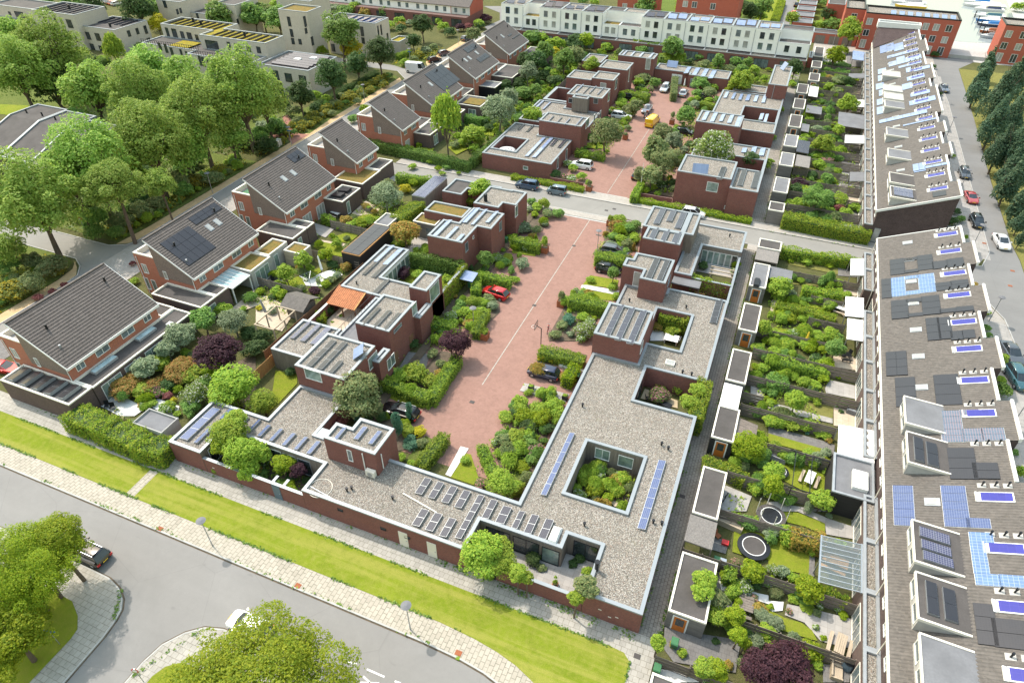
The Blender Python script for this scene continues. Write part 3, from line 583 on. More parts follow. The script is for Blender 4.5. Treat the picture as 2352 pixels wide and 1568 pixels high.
# upper storeys on the east side of the home zone
b1 = storey(h4,[(-14.8,61.4,-9.12,68.3)]); pwin(b1,33,1190,50,'e',-9.12,1.2,1.4, pane='glass_mid'); window(b1,(-14.8,64,1.2),'w',1.1,2.1, pane='glass_dark'); window(b1,(-14.8,66.6,4.4),'w',1.4,1.4, pane='glass_mid')
b2 = storey(h5,[(-15.5,77.25,-9.15,79.4),(-14.6,79.4,-9.15,81.2),(-12.6,75.05,-9.15,77.25)]); pwin(b2,23,1145,995,'s',77.25,.95,2.3, pane='glass_curtain'); pwin(b2,23,1440,1010,'e',-9.15,1.6,1.2, frame='zinc', pane='glass_mid')
h6 = flat_building('courtyard_house','brick house at the cross street corner with two stacked box storeys and folding glass doors','house',[(-9.2,82.8,-6.7,91.9),(-9.2,91.9,-1.0,98.4)], wallmats=['brick_dark','wood_grey'],
                   wallmat=lambda x, y, n: 1 if (n == 's' and y > 90) or (n == 'e' and y < 92) else 0, group='low brick courtyard houses')
b3 = storey(h6,[(-15.6,89.0,-9.7,95.8)]); b3b = storey(h6,[(-14.75,85.5,-9.35,89.0)]); b3c = storey(h6,[(-9.7,89.0,-8.1,95.8)], wall='wood_grey', name='stair_tower', z0=2.8)
for k in range(6): window(h6,(-6.2+.88*k, 91.9,1.2),'s',.84,2.2, pane='glass_green' if k < 5 else 'glass_dark')
window(h6,(-15.62+.9,95.8,4.2),'n',1,1.4); garden_wall('brick wall along the alley beside the folding glass doors',-1.26,79.0,-1.0,91.8,2.3)
garden_wall('ivy hung brick wall between two patios beside the alley',-9.1,83.2,-1.3,83.45,2.5)
# ---- west side of the home zone
GW = 'brick houses on the west side of the home zone'
a1 = flat_building('courtyard_house','two storey brick box house with three solar rows and tree at its corner','house',[(-44.05,43.12,-37.45,49.5)], ztop=6.0, group=GW); storey(a1,[(-37.45,48.4,-36.5,51.0)], ztop=4.6, name='annex')
pwin(a1,32,525,308,'s',43.12,2.2,1.5, pane='glass_green'); pwin(a1,32,1075,175,'e',-37.45,1.9,1.7, pane='glass_green'); pwin(a1,32,1240,185,'e',-36.5,1.7,1.6, pane='glass_mid', mull=1); door(a1,(-37.45,44.5,0),'e',.95,2.2,'dark_metal')
a2 = flat_building('garden_annex','low annex with gravel roof and three tilted panels beside orange fence','annex',[(-51.2,47.1,-45.35,53.65)], wallmats=['brick_dark','wood_grey'], wallmat=lambda x, y, n: 1 if n == 's' else 0, group=GW)
a3 = flat_building('courtyard_house','two storey brick house with roof terrace walkway between tile pergola and home zone','house',[(-42.05,52.4,-37.35,59.0)], ztop=6.0, group=GW)
storey(a3,[(-37.35,58.2,-36.5,61.5)], ztop=4.2, name='annex'); storey(a3,[(-45.3,50.2,-42.05,61.7)], ztop=2.9, roof='bitumen_grey', name='roof_terrace'); pwin(a3,22,1300,1445,'e',-37.35,1.9,.5, frame='zinc', pane='glass_mid')
pwin(a3,22,1455,1270,'e',-37.35,1.2,1.7, pane='glass_green'); door(a3,(-37.35,57.0,0),'e',.95,2.2,'wood_brown'); door(a3,(-37.35,53.2,0),'e',.95,2.2,'wood_brown')
rl = MB()
for k in range(15): rl.tube((-45.1,50.4+.75*k, 2.9),(-45.1,50.4+.75*k, 3.9),.02, n=4)
rl.tube((-45.1,50.4,3.9),(-45.1,61.0,3.9),.03, n=4)
for k in range(9): rl.tube((-45.1+.36*k, 50.4,2.9),(-45.1+.36*k, 50.4,3.9),.02, n=4)
rl.tube((-45.1,50.4,3.9),(-42.2,50.4,3.9),.03, n=4); rl.build('railing', M['dark_metal'], a3)
a4 = flat_building('courtyard_house','low gravel roofed house with slim brick tower and glass walled garden court','house',[(-51.0,61.9,-46.9,73.9),(-46.9,61.8,-37.2,66.0)], wallmats=['brick_dark','white_paint'], wallmat=lambda x, y, n: 1 if n == 'e' and x < -46 else 0, group=GW)
t4 = storey(a4,[(-39.8,61.6,-37.2,65.8)], z0=0); pwin(t4,22,1640,1110,'e',-37.2,2.6,2.3, pane='glass_green')
for k in range(6): window(a4,(-46.9,66.9+1.2*k, 1.35),'e',1.14,2.4, pane='glass_green')
garden_wall('creeper covered brick wall along the west pavement of the home zone',-37.8,66.1,-37.5,73.9,2.8, grp=GW)
a5 = flat_building('courtyard_house','two storey brick house with stepped corner and five pale blue solar rows','house',[(-43.85,74.3,-38.2,79.5),(-41.25,79.5,-36.0,84.6)], ztop=6.0, group=GW)
pwin(a5,22,1935,700,'e',-38.2,1.0,1.5, frame='zinc', pane='glass_mid'); pwin(a5,22,2100,620,'e',-38.2,.5,3.4); pwin(a5,22,2245,510,'e',-36.0,1.0,1.5, frame='zinc', pane='glass_mid'); pwin(a5,22,1995,612,'e',-38.2,.5,.5)
a6 = flat_building('garden_annex','brick annex with upper sedum roof and lower sedum shed roof','annex',[(-49.7,83.9,-42.9,87.4)], ztop=4.2, roof='sedum', group=GW); storey(a6,[(-50.8,82.0,-46.8,85.0)], ztop=3.0, wall='wood_shed', roof='sedum', coping='cream_paint', w=.2, name='shed_wing'); door(a6,(-48.0,82.0,0),'s',1,2.1,'glass_mid')
a7 = flat_building('courtyard_house','two storey gravel roofed brick house at the corner of cross street and home zone','house',[(-41.9,86.0,-37.6,92.4),(-38.1,87.8,-35.4,92.6)], ztop=6.0, group=GW); pwin(a7,23,40,370,'e',-35.4,1.1,1.9, pane='glass_mid')
MB().cyl(-40.5,87.6,5.8,7.0,.3,.3,8).build('chimney', M['dark_metal'], a7)
a8 = flat_building('garden_annex','low building with dark bitumen roof and cut off corner beside the cross street','annex',[(-51.2,93.0,-47.5,98.3),(-47.5,95.6,-42.2,98.3)], roof='bitumen', group=GW)
# ---- far home zone
GF = 'brick houses round the far home zone'
w1 = flat_building('courtyard_house','single storey brick house with striped parasol on its patio behind the hedge','house',[(-51.5,110.3,-37.5,122.4),(-51.5,122.4,-44.6,127)],[(-50.6,113.2,-45.9,119.4)], group=GF)
wb = storey(w1,[(-44.65,122.7,-35.9,127.6)]); pwin(wb, 13,692,1130,'e',-35.9,2.2,1.8, pane='glass_green'); pwin(w1,13,500,1420,'e',-37.5,.9,2.2); pwin(w1,13,420,1500,'e',-37.5,.9,2.2); pwin(w1,13,125,1543,'s',110.3,1.0,.7, pane='glass_green')
w2 = flat_building('courtyard_house','brick house with grey timber stair tower among the flat roofs','house',[(-51.5,129,-44.6,141.6),(-44.6,128,-36.6,139)],[(-47.5,131,-44.2,134)], group=GF)
wb = storey(w2,[(-44.5,139.4,-36.6,146)]); storey(w2,[(-42.8,137.9,-39.35,140.4)], ztop=6.0, wall='wood_grey', name='stair_tower', z0=3); pwin(wb, 13,888,890,'e',-36.6,1.4,2, pane='glass_mid'); pwin(wb, 13,770,928,'s',139.4,1.0,1.2, frame='zinc'); pwin(w2,13,538,925,'s',137.9,.9,1.0, frame='zinc')
for q in (1100,1090,1065): pwin(w2,13, {1100: 755,1090: 785,1065: 810}[q], q, 'e',-36.6,.9,2.3)
w3 = flat_building('courtyard_house','brick house with enclosed roof terrace and red parasol','house',[(-51,142.3,-44.5,151.3)],[(-50.3,143,-45.2,150.8)], group=GF); wb = storey(w3,[(-42.7,151.7,-37.5,157.1)]); storey(w3,[(-48.6,151.3,-42.7,157.0)], ztop=5.6)
pwin(wb, 13,955,775,'e',-37.5,1.6,2.2, pane='glass_mid'); pwin(wb, 13,838,785,'s',151.7,1.4,1.1, pane='glass_curtain')
w4 = flat_building('courtyard_house','tall plain brick box house with slit windows at the head of the far home zone','house',[(-43.5,160,-36.6,166.2)], ztop=6.0, group=GF); pwin(w4,13,1075,690,'e',-36.6,.8,3.2, pane='glass_curtain')
w5 = flat_building('courtyard_house','low gravel roofed brick house in front of white terrace gardens','house',[(-51.7,173,-46.5,179.8)], group=GF)
w6 = flat_building('courtyard_house','broad brick box house with skylights in front of the white terrace','house',[(-41.8,171.2,-32.8,175.8)], ztop=6.0, group=GF); pwin(w6,13,1250,590,'s',171.2,1.2,2.6, pane='glass_curtain')
n1 = flat_building('courtyard_house','single storey brick house with white garage door at the end of the far home zone','house',[(-32.7,173.6,-14.6,178.4),(-24,172,-14.6,173.6)], group=GF); door(n1,(-27.0,173.6,0),'s',2.6,2.3,'white_paint','garage_door', False)
window(n1,(-27.6,173.54,1.75),'s',.8,.3); window(n1,(-26.4,173.54,1.75),'s',.8,.3); window(n1,(-22.5,172,1.2),'s',1.8,2.1, frame='zinc', pane='glass_mid')
e1 = flat_building('courtyard_house','brick house with five solar panels across its raised box','house',[(-14.6,141,-1,164)],[(-8.5,147,-1.5,155)], group=GF); wb = storey(e1,[(-15.9,134.1,-7.4,140.6)])
e2 = flat_building('courtyard_house','large brick house with roof terrace at the corner of alley and cross street','house',[(-14.65,109.9,-5.6,117.4)], ztop=6.0, group=GF); storey(e2,[(-5.6,108.9,-1.0,117.4)], ztop=5.0)
pwin(e2,23,1840,150,'s',109.9,1.9,1.7, pane='glass_green'); pwin(e2,23,2010,345,'s',109.9,2.2,.7, pane='glass_green')
e3 = flat_building('courtyard_house','low gravel roofed brick house behind the white flowering tree','house',[(-14.6,117.4,-1.0,133)],[(-8,121,-1.5,127)], group=GF)
e4 = flat_building('courtyard_house','narrow tall brick house with tilted solar panel beside the far alley','house',[(-5.0,162.6,-.9,177.6)], ztop=6.0, group=GF); flat_building('garden_annex','low brick annex beside the round green tree of the far home zone','annex',[(-12.5,165,-5.1,170)], group=GF)
MB().tube((-3.6,162.55,.2),(-3.6,162.55,5.8),.07).build('downpipe', M['zinc'], e4)
# ---------------------------------------------------------------- houses with one steep tiled slope along the west street
def tile_slope(y0, y1, xe, ze, xr, zr, course=.38, th=.06):
    """stepped tile courses from eave (xe,ze) up to ridge (xr,zr): real overlaps that cast their own lines"""
    mb = MB(); L = math.hypot(xr-xe, zr-ze); n = max(1, round(L/course)); ex, ez = (xr-xe)/L, (zr-ze)/L; nx, nz = -ez, ex
    if nz < 0: nx, nz = -nx, -nz
    P = lambda s, o: (xe+ex*s+nx*o, ze+ez*s+nz*o)
    pts = []
    for k in range(n): pts += [P(L*k/n, th), P(L*(k+1)/n, .004)]
    pts = [P(0,0)]+pts
    v = [(x, y0, z) for x, z in pts]+[(x, y1, z) for x, z in pts]; m = len(pts)
    fl = xr < xe
    mb.add(v, [((i, i+1, m+i+1, m+i) if not fl else (i, m+i, m+i+1, i+1)) for i in range(m-1)])
    b = [P(0,0), P(L, 0), P(L, -.16), P(0,-.16)]
    mb.hull([(x, y0, z) for x, z in b],[(x, y1, z) for x, z in b]); return mb
def prof(mb, pts, y0, y1, m=0):                 # profile in x,z extruded along y
    return mb.hull([(x, y0, z) for x, z in pts],[(x, y1, z) for x, z in pts], m)
EAV, RDG = (-68.25,5.02),(-75.3,9.45)
SL = (RDG[1]-EAV[1])/(EAV[0]-RDG[0])
def zroof(x): return EAV[1]+(EAV[0]-x)*SL
def slope_panel(parent, name, mat, rc, x0, y0, x1, y1, nx=1, ny=1, th=.07, off=.1, roof=None, frame=None, gap=.02):
    """flush panel given by two opposite pixel corners on a roof plane z = z0+(x-x0)*s"""
    X0, Z0, s = roof or (EAV[0], EAV[1],-SL)
    def hit(px, py):
        d = ray(rc, px, py); t = (CAM_H-Z0+s*X0)/(s*d[0]-d[2]); return d[0]*t, d[1]*t
    a, b = hit(x0, y0), hit(x1, y1)
    return plane_panel(parent, name, mat, min(a[0], b[0]), min(a[1], b[1]), max(a[0], b[0]), max(a[1], b[1]), nx, ny, th, off, (X0, Z0, s), frame, gap)
def plane_panel(parent, name, mat, xa, ya, xb, yb, nx, ny, th, off, roof, frame=None, gap=.02):
    X0, Z0, s = roof; q = math.hypot(1, s); nxv, nzv = -s/q, 1/q
    P = lambda x, y, o: (x+nxv*o, y, Z0+(x-X0)*s+nzv*o)
    def slabp(xa, ya, xb, yb, o0, o1): return MB().hull([P(xa, ya, o0), P(xb, ya, o0), P(xb, yb, o0), P(xa, yb, o0)],[P(xa, ya, o1), P(xb, ya, o1), P(xb, yb, o1), P(xa, yb, o1)])
    o = slabp(xa, ya, xb, yb, .02, off-.015).build(name, M[frame or 'dark_metal'], parent)
    for i in range(nx):
        for j in range(ny):
            dx, dy = (xb-xa)/nx, (yb-ya)/ny; g = gap
            slabp(xa+dx*i+g, ya+dy*j+g, xa+dx*(i+1)-g, ya+dy*(j+1)-g, off-.02, off+.02).build('solar_panel' if 'solar' in mat or mat == 'collector' else 'pane', M[mat], o)
    return o
def sloped_house(y0, y1, label, wins, doors=(), bays=2):
    t = thing('sloped_house', label, 'house',(-73.5,(y0+y1)/2,0),0,'houses with one steep tiled slope')
    a, b = y0+.25, y1-.25; sl2 = -.2
    w1 = MB(); prof(w1,[(-68.6,0),(-68.6, zroof(-68.6)+sl2),(-74.9, zroof(-74.9)+sl2),(-74.9,0)], a, b)
    w1.build('wall', M['brick_orange'], t)
    c = MB()
    for yy, s in ((a, -1),(b, 1)): prof(c, [(-68.95,3.65),(-68.95, zroof(-68.95)+sl2-.03),(-74.85, zroof(-74.85)+sl2-.03),(-74.85,3.65)], yy-.06 if s < 0 else yy, yy if s < 0 else yy+.06)
    c.box(-74.98, a, 6.8,-74.9, b, 9.1); c.build('wood_cladding', M['wood_clad'], t)
    Wl, F, P = rectl([(-78.6, a, -74.92, b)],(),.3,6.7,0,.8); u = Wl.build('street_wing', M['brick_orange'], t); F.build('terrace_floor', M['paving_terrace'], u); P.build('parapet', M['cream_paint'], u)
    r = tile_slope(y0, y1, *EAV, *RDG).build('roof', M['roof_tile'], t)
    MB().box(RDG[0]-.12, y0, RDG[1]-.12, RDG[0]+.14, y1, RDG[1]+.1).build('ridge_tile', M['roof_tile'], r)
    tr = MB(); tr.box(EAV[0]+.0, y0, EAV[1]-.28, EAV[0]+.12, y1, EAV[1]+.03)
    for yy in (y0-.05, y1-.01): prof(tr, [(EAV[0]+.1, EAV[1]-.22),(EAV[0]+.1, EAV[1]+.04),(RDG[0], RDG[1]+.04),(RDG[0], RDG[1]-.22)], yy, yy+.06)
    tr.build('eaves_trim', M['white_paint'], t)
    for dy, wd, mu in wins: window(t, (-68.6, y0+dy, 4.28),'e', wd, 1.35, mull=mu, pane='glass_mid')
    for dy, wd in doors: window(t, (-68.6, y0+dy, 1.2),'e', wd, 2.3, mull=2, pane='glass_curtain', name='french_window')
    window(t, (-77.3, a, 4.35),'s',.95,1.5, mull=1, pane='glass_curtain'); window(t, (-73.6, a-.06,4.2),'s',.62,1.3, pane='glass_curtain')
    if bays > 1:
        window(t, (-78.0, a, 1.7),'s',.8,2, pane='glass_mid'); window(t, (-76.7, a, 1.6),'s',.8,2, pane='glass_mid')
    MB().tube((-78.2, a-.06,.1),(-78.2, a-.06,6.2),.05).build('downpipe', M['white_paint'], t); MB().tube((-68.75, a-.08,.1),(-68.75, a-.08,4.8),.05).build('downpipe', M['white_paint'], t)
    for k, (fx, fy) in enumerate([(.62,.18),(.3,.12)]+([(.75,.86)] if bays > 1 else [])):
        x = EAV[0]+(RDG[0]-EAV[0])*fx; y = y0+(y1-y0)*fy; z = zroof(x)
        MB().cyl(x, y, z-.1, z+(.65 if k != 1 else .35),.13,.13,8).build('vent_pipe', M['dark_metal'] if k != 1 else M['zinc'], t)
    return t
W2 = [(1.7,1.15,1),(4.8,1.9,1),(8.6,1.9,1),(11.7,1.15,1)]; W1 = [(1.6,1.15,1),(4.9,1.9,2)]
H1 = sloped_house(33.55,47.15,'big plain tiled house at the left edge above five flat black collectors', W2)
H2 = sloped_house(53.4,66.7,'tiled house with two dark solar fields and two roof windows facing the glass veranda', W2)
H3 = sloped_house(73.4,86.95,'tiled house with two pale roof windows and green mat on its street terrace', W2,[(4.9,2.2),(8.6,2.2)])
H4 = sloped_house(93.5,100.8,'narrow tiled house south of the cross street with sedum annex', W1,(),1)
H5 = sloped_house(109.8,117.1,'narrow tiled house behind tall hedge with yellow bush on its terrace', W1,[(2,1.7)],1)
H6 = sloped_house(123.4,137.2,'tiled house with broad black solar field and single roof window', W2)
H7 = sloped_house(143.7,157.6,'tiled house with two black solar fields and three roof windows', W2)
H8 = sloped_house(164.1,177.7,'tiled house farthest up the west street with one roof window', W2)
for p, rc, a, b, nx, ny in ((H2,21,(1465,675),(1985,705),3,5),(H2,21,(1725,445),(2040,350),2,4),(H6,12,(1545,690),(1875,735),2,5),(H7,12,(1900,455),(2035,435),2,3),(H7,12,(2020,545),(2145,520),2,3),(H8,13,(0,355),(70,320),2,2),(H8,12,(2310,330),(2352,320),1,2),(H3,12,(275,1440),(455,1435),2,3)):
    slope_panel(p, 'solar_array','solar_black', rc, *a, *b, nx, ny)
def roof_window(p, rc, x, y, wx=1.0, wy=.8, mat='glass_curtain', roof=None, frame='zinc'):
    X0, Z0, s = roof or (EAV[0], EAV[1],-SL); d = ray(rc, x, y); t = (CAM_H-Z0+s*X0)/(s*d[0]-d[2]); cx, cy = d[0]*t, d[1]*t
    o = plane_panel(p, 'skylight', mat, cx-wx/2, cy-wy/2, cx+wx/2, cy+wy/2,1,1,.08,.1,(X0, Z0, s), frame, .09); return o
for p, rc, x, y in ((H2,21,1925,525),(H2,21,2000,475),(H3,22,258,75),(H3,22,343,22),(H6,12,1603,775),(H7,12,2027,487),(H7,12,1960,535),(H7,12,1925,555),(H8,12,2263,335)): roof_window(p, rc, x, y)
# annexes behind these houses: parts of the house they belong to
def annex(p, x0, y0, x1, y1, h, roof='bitumen', wall='brick_brown', name='annex', coping='cream_paint', w=.22, wins=()):
    u = storey(p, [(x0, y0, x1, y1)], ztop=h, wall=wall, roof=roof, coping=coping, w=w, name=name)
    for nrm, q, z, wd, ht, mu in wins: window(u, {'e': (x1, q, z),'s': (q, y0, z),'n': (q, y1, z)}[nrm], nrm, wd, ht, mull=mu, pane='glass_green')
    return u
an = annex(H1,-76.6,30.65,-65.7,33.7,3.0); 
an2 = annex(H1,-68.58,33.75,-65.55,49.3,3.0, wins=[('e',36.0,1.3,2.8,2.3,2),('e',39.2,1.3,2.4,2.3,2),('e',42.5,1.3,2.8,2.3,2),('e',46,1.3,2.6,2.3,2)]); annex(H1,-72.0,47.2,-68.6,49.4,3.0)
for y0, y1 in ((35.6,38.9),(42.2,45.0)):
    s_ = MB().box(-68.0, y0,2.8,-67.2, y1,3.12).build('skylight', M['zinc'], an2); MB().box(-67.93, y0+.07,3.12,-67.27, y1-.07,3.15).build('pane', M['glass_roof'], s_)
MB().box(-66.7,46.0,2.8,-66.0,46.7,3.1).build('skylight', M['white_paint'], an2)
for k in range(5):
    x0 = -76.0+k*1.98; sa = MB().hull([(x0,31.0,2.85),(x0+1.2,31.0,2.85),(x0+1.2,33.3,2.85),(x0,33.3,2.85)],[(x0,31.0,3.0),(x0+1.2,31.0,3.3),(x0+1.2,33.3,3.3),(x0,33.3,3.0)]).build('solar_array', M['zinc'], an)
    for j in range(2): MB().hull([(x0+.03,31.03+j*1.14,3.01),(x0+1.17,31.03+j*1.14,3.3),(x0+1.17,32.12+j*1.14,3.3),(x0+.03,32.12+j*1.14,3.01)],[(x0+.03,31.03+j*1.14,3.04),(x0+1.17,31.03+j*1.14,3.33),(x0+1.17,32.12+j*1.14,3.33),(x0+.03,32.12+j*1.14,3.04)]).build('solar_panel', M['solar_black'], sa)
annex(H2,-73.8,50.6,-65.2,53.6,3.0, wins=[('e',52,1.3,2,2.1,1)]); annex(H2,-68.58,53.62,-65.2,55.9,3.0)
v = MB(); v.box(-65.1,56.2,0,-64.95,56.35,2.5); v.box(-65.1,59.7,0,-64.95,59.85,2.5)
for k in range(6): y = 56.2+k*.73; v.hull([(-68.5, y-.05,2.8),(-64.9, y-.05,2.5),(-64.9, y+.05,2.5),(-68.5, y+.05,2.8)],[(-68.5, y-.05,2.92),(-64.9, y-.05,2.62),(-64.9, y+.05,2.62),(-68.5, y+.05,2.92)])
v.box(-64.98,56.15,2.45,-64.85,59.9,2.6); vo = v.build('veranda', M['white_paint'], H2)
MB().hull([(-68.5,56.2,2.83),(-64.9,56.2,2.53),(-64.9,59.85,2.53),(-68.5,59.85,2.83)],[(-68.5,56.2,2.86),(-64.9,56.2,2.56),(-64.9,59.85,2.56),(-68.5,59.85,2.86)]).build('pane', M['glass_roof'], vo)
annex(H2,-68.58,60.2,-64.9,64.6,3.0,'sedum','concrete', wins=[('e',62.3,1.3,3,2.3,2)]); annex(H2,-68.0,64.7,-65.3,69.0,3.05,'sedum','concrete', wins=[('e',66,1.3,1.0,2.2,0)])
annex(H3,-72.0,70.0,-65.0,73.5,3.0, wins=[('e',71.5,1.3,.9,2.2,0)]); annex(H3,-68.58,73.6,-65.0,75.6,3.0)
u = annex(H3,-68.58,83.2,-64.8,88.8,3.0, wins=[('e',84.6,1.3,.9,2.2,0)])
for y in (85.2,87.2): s_ = MB().hull([(-68, y-.7,2.85),(-66, y-.7,2.85),(-66, y+.7,2.85),(-68, y+.7,2.85)],[(-68, y-.7,3.0),(-66, y-.7,3.25),(-66, y+.7,3.25),(-68, y+.7,3.0)]).build('solar_panel', M['solar_black'], u)
annex(H4,-71.4,90.2,-65.3,96.3,3.0,'sedum'); annex(H4,-68.5,96.4,-65.5,101.0,3.0, wins=[])
annex(H5,-68.5,114.3,-64.7,120.5,3.0, wins=[('e',116.5,1.3,1.8,2,1)]); annex(H5,-72,117.2,-68.6,122.5,3.0)
annex(H6,-68.1,132.6,-62,138.6,3.0, wins=[('s',-64,1.2,1.8,2,1)]); MB().poly([(-66.6,133.4),(-62.4,133.4),(-62.4,137.2),(-66.6,137.2)],3.01).build('sedum_mat', M['sedum'], H6); annex(H6,-68.5,125.2,-64.4,130,3.0,'sedum', coping='cream_paint'); annex(H6,-72,137.3,-68.4,143,3.0)
annex(H7,-69.0,146.2,-64.4,150.5,2.7,'bitumen_grey','dark_metal','carport'); annex(H7,-68.5,153.5,-63,163,3.0); annex(H7,-72,157.8,-68.6,163.5,3.0); annex(H8,-68.5,171,-62,180,3.0)
MB().box(-77.9,75,5.95,-75.4,80,5.97).build('terrace_mat', M['green_plastic'], H3)
# ---------------------------------------------------------------- long terrace on the right: one house per step
XE, ZE, TS = 16.9,5.6,.43
def zr(x): return ZE+(x-XE)*TS
RF = (XE, ZE, TS)
def rib_roof(x0, x1, y0, y1, pitch=.3, amp=.05):
    mb = MB(); n = max(1, round((y1-y0)/pitch)); ys = []
    for k in range(n):
        for f, h in ((0,0),(.28,1),(.62,1),(.85,0)): ys.append((y0+(y1-y0)*(k+f)/n, h*amp))
    ys.append((y1,0)); v = []
    for y, h in ys: v += [(x0, y, zr(x0)+h),(x1, y, zr(x1)+h)]
    return mb.add(v, [(2*i, 2*i+1,2*i+3,2*i+2) for i in range(len(ys)-1)])
def terrace_house(y0, y1, xr, label, ext=3.1, big=True, small=True, wide=0, first=False, last=False):
    t = thing('terrace_house', label, 'house',(21.5,(y0+y1)/2,0),0,'dark terrace houses with brown tiled slope')
    w = MB(); prof(w, [(XE+.12,0),(XE+.12, zr(XE+.12)-.12),(xr-.2, zr(xr-.2)-.12),(xr-.2,0)], y0+.001, y1-.001); w.build('wall', M['brick_purple'], t)
    r = rib_roof(XE-.1, xr-.25, y0+.002, y1-.002).build('roof', M['roof_tile_brown'], t)
    g = MB().box(XE-.28, y0, zr(XE)-.2, XE-.1, y1, zr(XE)-.04); g.build('gutter', M['cream_paint'], t)
    e = MB().box(xr-.25, y0, zr(xr)-.35, xr, y1, zr(xr)+.14)
    e.build('ridge_trim', M['white_paint'], t)
    for f in (.27,.73): window(t, (XE+.12, y0+(y1-y0)*f, 4.55),'w',1.15,1.3, mull=1, pane='glass_mid')
    window(t, (XE+.12, y0+(y1-y0)*.5,1.25),'w',3.4,2.3, frame='cream_paint', mull=3, pane='glass_mid', name='garden_door')
    if ext: u = storey(t, [(15.75, y0+.0015, XE+.1, y1-.0015)], ztop=ext, wall='brick_brown', roof='gravel', coping='zinc', w=.24, name='bay'); window(u, (15.75, y0+(y1-y0)*.5,1.3),'w',3.6,2.2, frame='cream_paint', mull=3, pane='glass_mid')
    if big: plane_panel(t, 'roof_collector','collector',23.35, y1-2.35,25.6, y1-1.25,1,1,.1,.12, RF, 'white_paint',.1); MB().box(23.05, y1-2.35, zr(23.05)+.03,23.3, y1-1.25, zr(23.2)+.1).build('flashing', M['white_paint'], t)
    for k in range(3):
        x = 23.6+k*.85; o = MB().cyl(x, y1-.5, zr(x)-.05, zr(x)+.5,.07,.07,8); o.cyl(x, y1-.5, zr(x)+.45, zr(x)+.62,.1,.1,8); ob = o.build('vent_pipe', M['dark_metal'], t)
        MB().hull([(x-.3, y1-.75, zr(x-.3)+.06),(x+.3, y1-.75, zr(x+.3)+.06),(x+.3, y1-.2, zr(x+.3)+.06),(x-.3, y1-.2, zr(x-.3)+.06)],[(x-.3, y1-.75, zr(x-.3)+.08),(x+.3, y1-.75, zr(x+.3)+.08),(x+.3, y1-.2, zr(x+.3)+.08),(x-.3, y1-.2, zr(x-.3)+.08)]).build('flashing', M['concrete'], ob)
    if small: plane_panel(t, 'skylight','glass_curtain',19.6, y1-3.0,20.7, y1-2.1,1,1,.1,.1, RF, 'zinc',.12)
    MB().tube((XE-.14, y1-.15,.1),(XE-.14, y1-.15, zr(XE)-.2),.05).build('downpipe', M['cream_paint'], t)
    return t
def verge_cap(t, y, xr):
    tr = MB(); prof(tr, [(XE-.2, zr(XE-.2)-.3),(XE-.2, zr(XE-.2)+.1),(xr, zr(xr)+.1),(xr, zr(xr)-.3)], y-.06, y+.06); tr.build('verge_trim', M['white_paint'], t)
def dormer(t, y0, y1, x0=18.2, rise=1.65, x1=21.7, roof='bitumen_grey', wins=2):
    za = zr(x0)+rise; sl = (zr(x1)-za)/(x1-x0); zd = lambda x: za+(x-x0)*sl
    w = MB(); prof(w, [(x0, zr(x0)-.1),(x0, za-.14),(x1-.1, zd(x1-.1)-.14),(x1-.1, zr(x1-.1)-.1)], y0+.08, y1-.08); d = w.build('dormer', M['concrete'], t)
    r = MB(); prof(r, [(x0-.1, zd(x0-.1)-.14),(x0-.1, zd(x0-.1)),(x1+.3, zd(x1+.3)+.05),(x1+.3, zd(x1+.3)-.1)], y0+.16, y1-.16); r.build('roof', M[roof], d)
    tr = MB()
    for a, b in ((y0, y0+.16),(y1-.16, y1)): prof(tr, [(x0-.14, zd(x0)-.22),(x0-.14, zd(x0)+.08),(x1, zd(x1)+.1),(x1, zd(x1)-.15)], a, b)
    tr.box(x0-.16, y0+.16, za-.22, x0-.04, y1-.16, za+.07); tr.build('trim', M['cream_paint'], d)
    for k in range(wins): window(d, (x0, y0+(y1-y0)*(k+.5)/wins, zr(x0)+.95),'w',(y1-y0)/wins-.5,.95, pane='glass_mid')
    d['roofspec'] = ''; return d, (x0, za, sl)
NB = [98.9,94.1,88.4,83.25,77.5,72.3,66.85,61.7,56.1,50.85,45.4,40.0,34.6,29.2,23.8]
XRN = [26.1,27.0,26.05,27.0,26.05,27.0,26.05,27,26.05,27,26.05,27,26.05,27]
DN = ['at the cross street end with bare slope and one small skylight','with black panels framing its skylight, second from the cross street','with pale blue panels framing its skylight','with dark panels framing its skylight beside the upper white awning',
      'with black panel block under its collector beside the lower white awning','with brown two by three panel field','with two tall black panel fields','with patched grey dormer and multicoloured panels','with dormer carrying two tilted black panels behind the grey extension',
      'with blue panel columns on both sides of its skylight','with dormer carrying six tilted blue panels behind the glass veranda','with dormer carrying two upright black panels above the picnic bench','with large bare grey dormer at the bottom edge','at the very bottom edge, mostly out of the picture']
NEAR = []
for k in range(14):
    NEAR.append(terrace_house(NB[k+1], NB[k], XRN[k],'near terrace house '+DN[k], ext=0 if k in (2,8) else 3.1, big=k not in (8,), small=k not in (7,8,10,11,12)))
verge_cap(NEAR[0], NB[0],26.1)
FB = [208.6-5.263*i for i in range(20)]
XRF = [26.5,26.5,27.3,27.3,26.4,26.4,27.3,27.3,26.4,27.2,27.2,27.2,26.25,27.05,26.25,27.1,26.3,26.2,27.05]
FAR = []
for k in range(19):
    j = 18-k; extra = 'with the big dark gable wall facing the cross street' if k == 18 else ('at the far end under the white framed tower' if k == 0 else ORD[j]+' house from the dark gable up the street')
    FAR.append(terrace_house(FB[k+1] if k < 18 else 108.3, FB[k], XRF[k],'far terrace house '+extra, ext=3.1))
verge_cap(FAR[18],108.25,27.05); verge_cap(FAR[0],208.65,26.5)
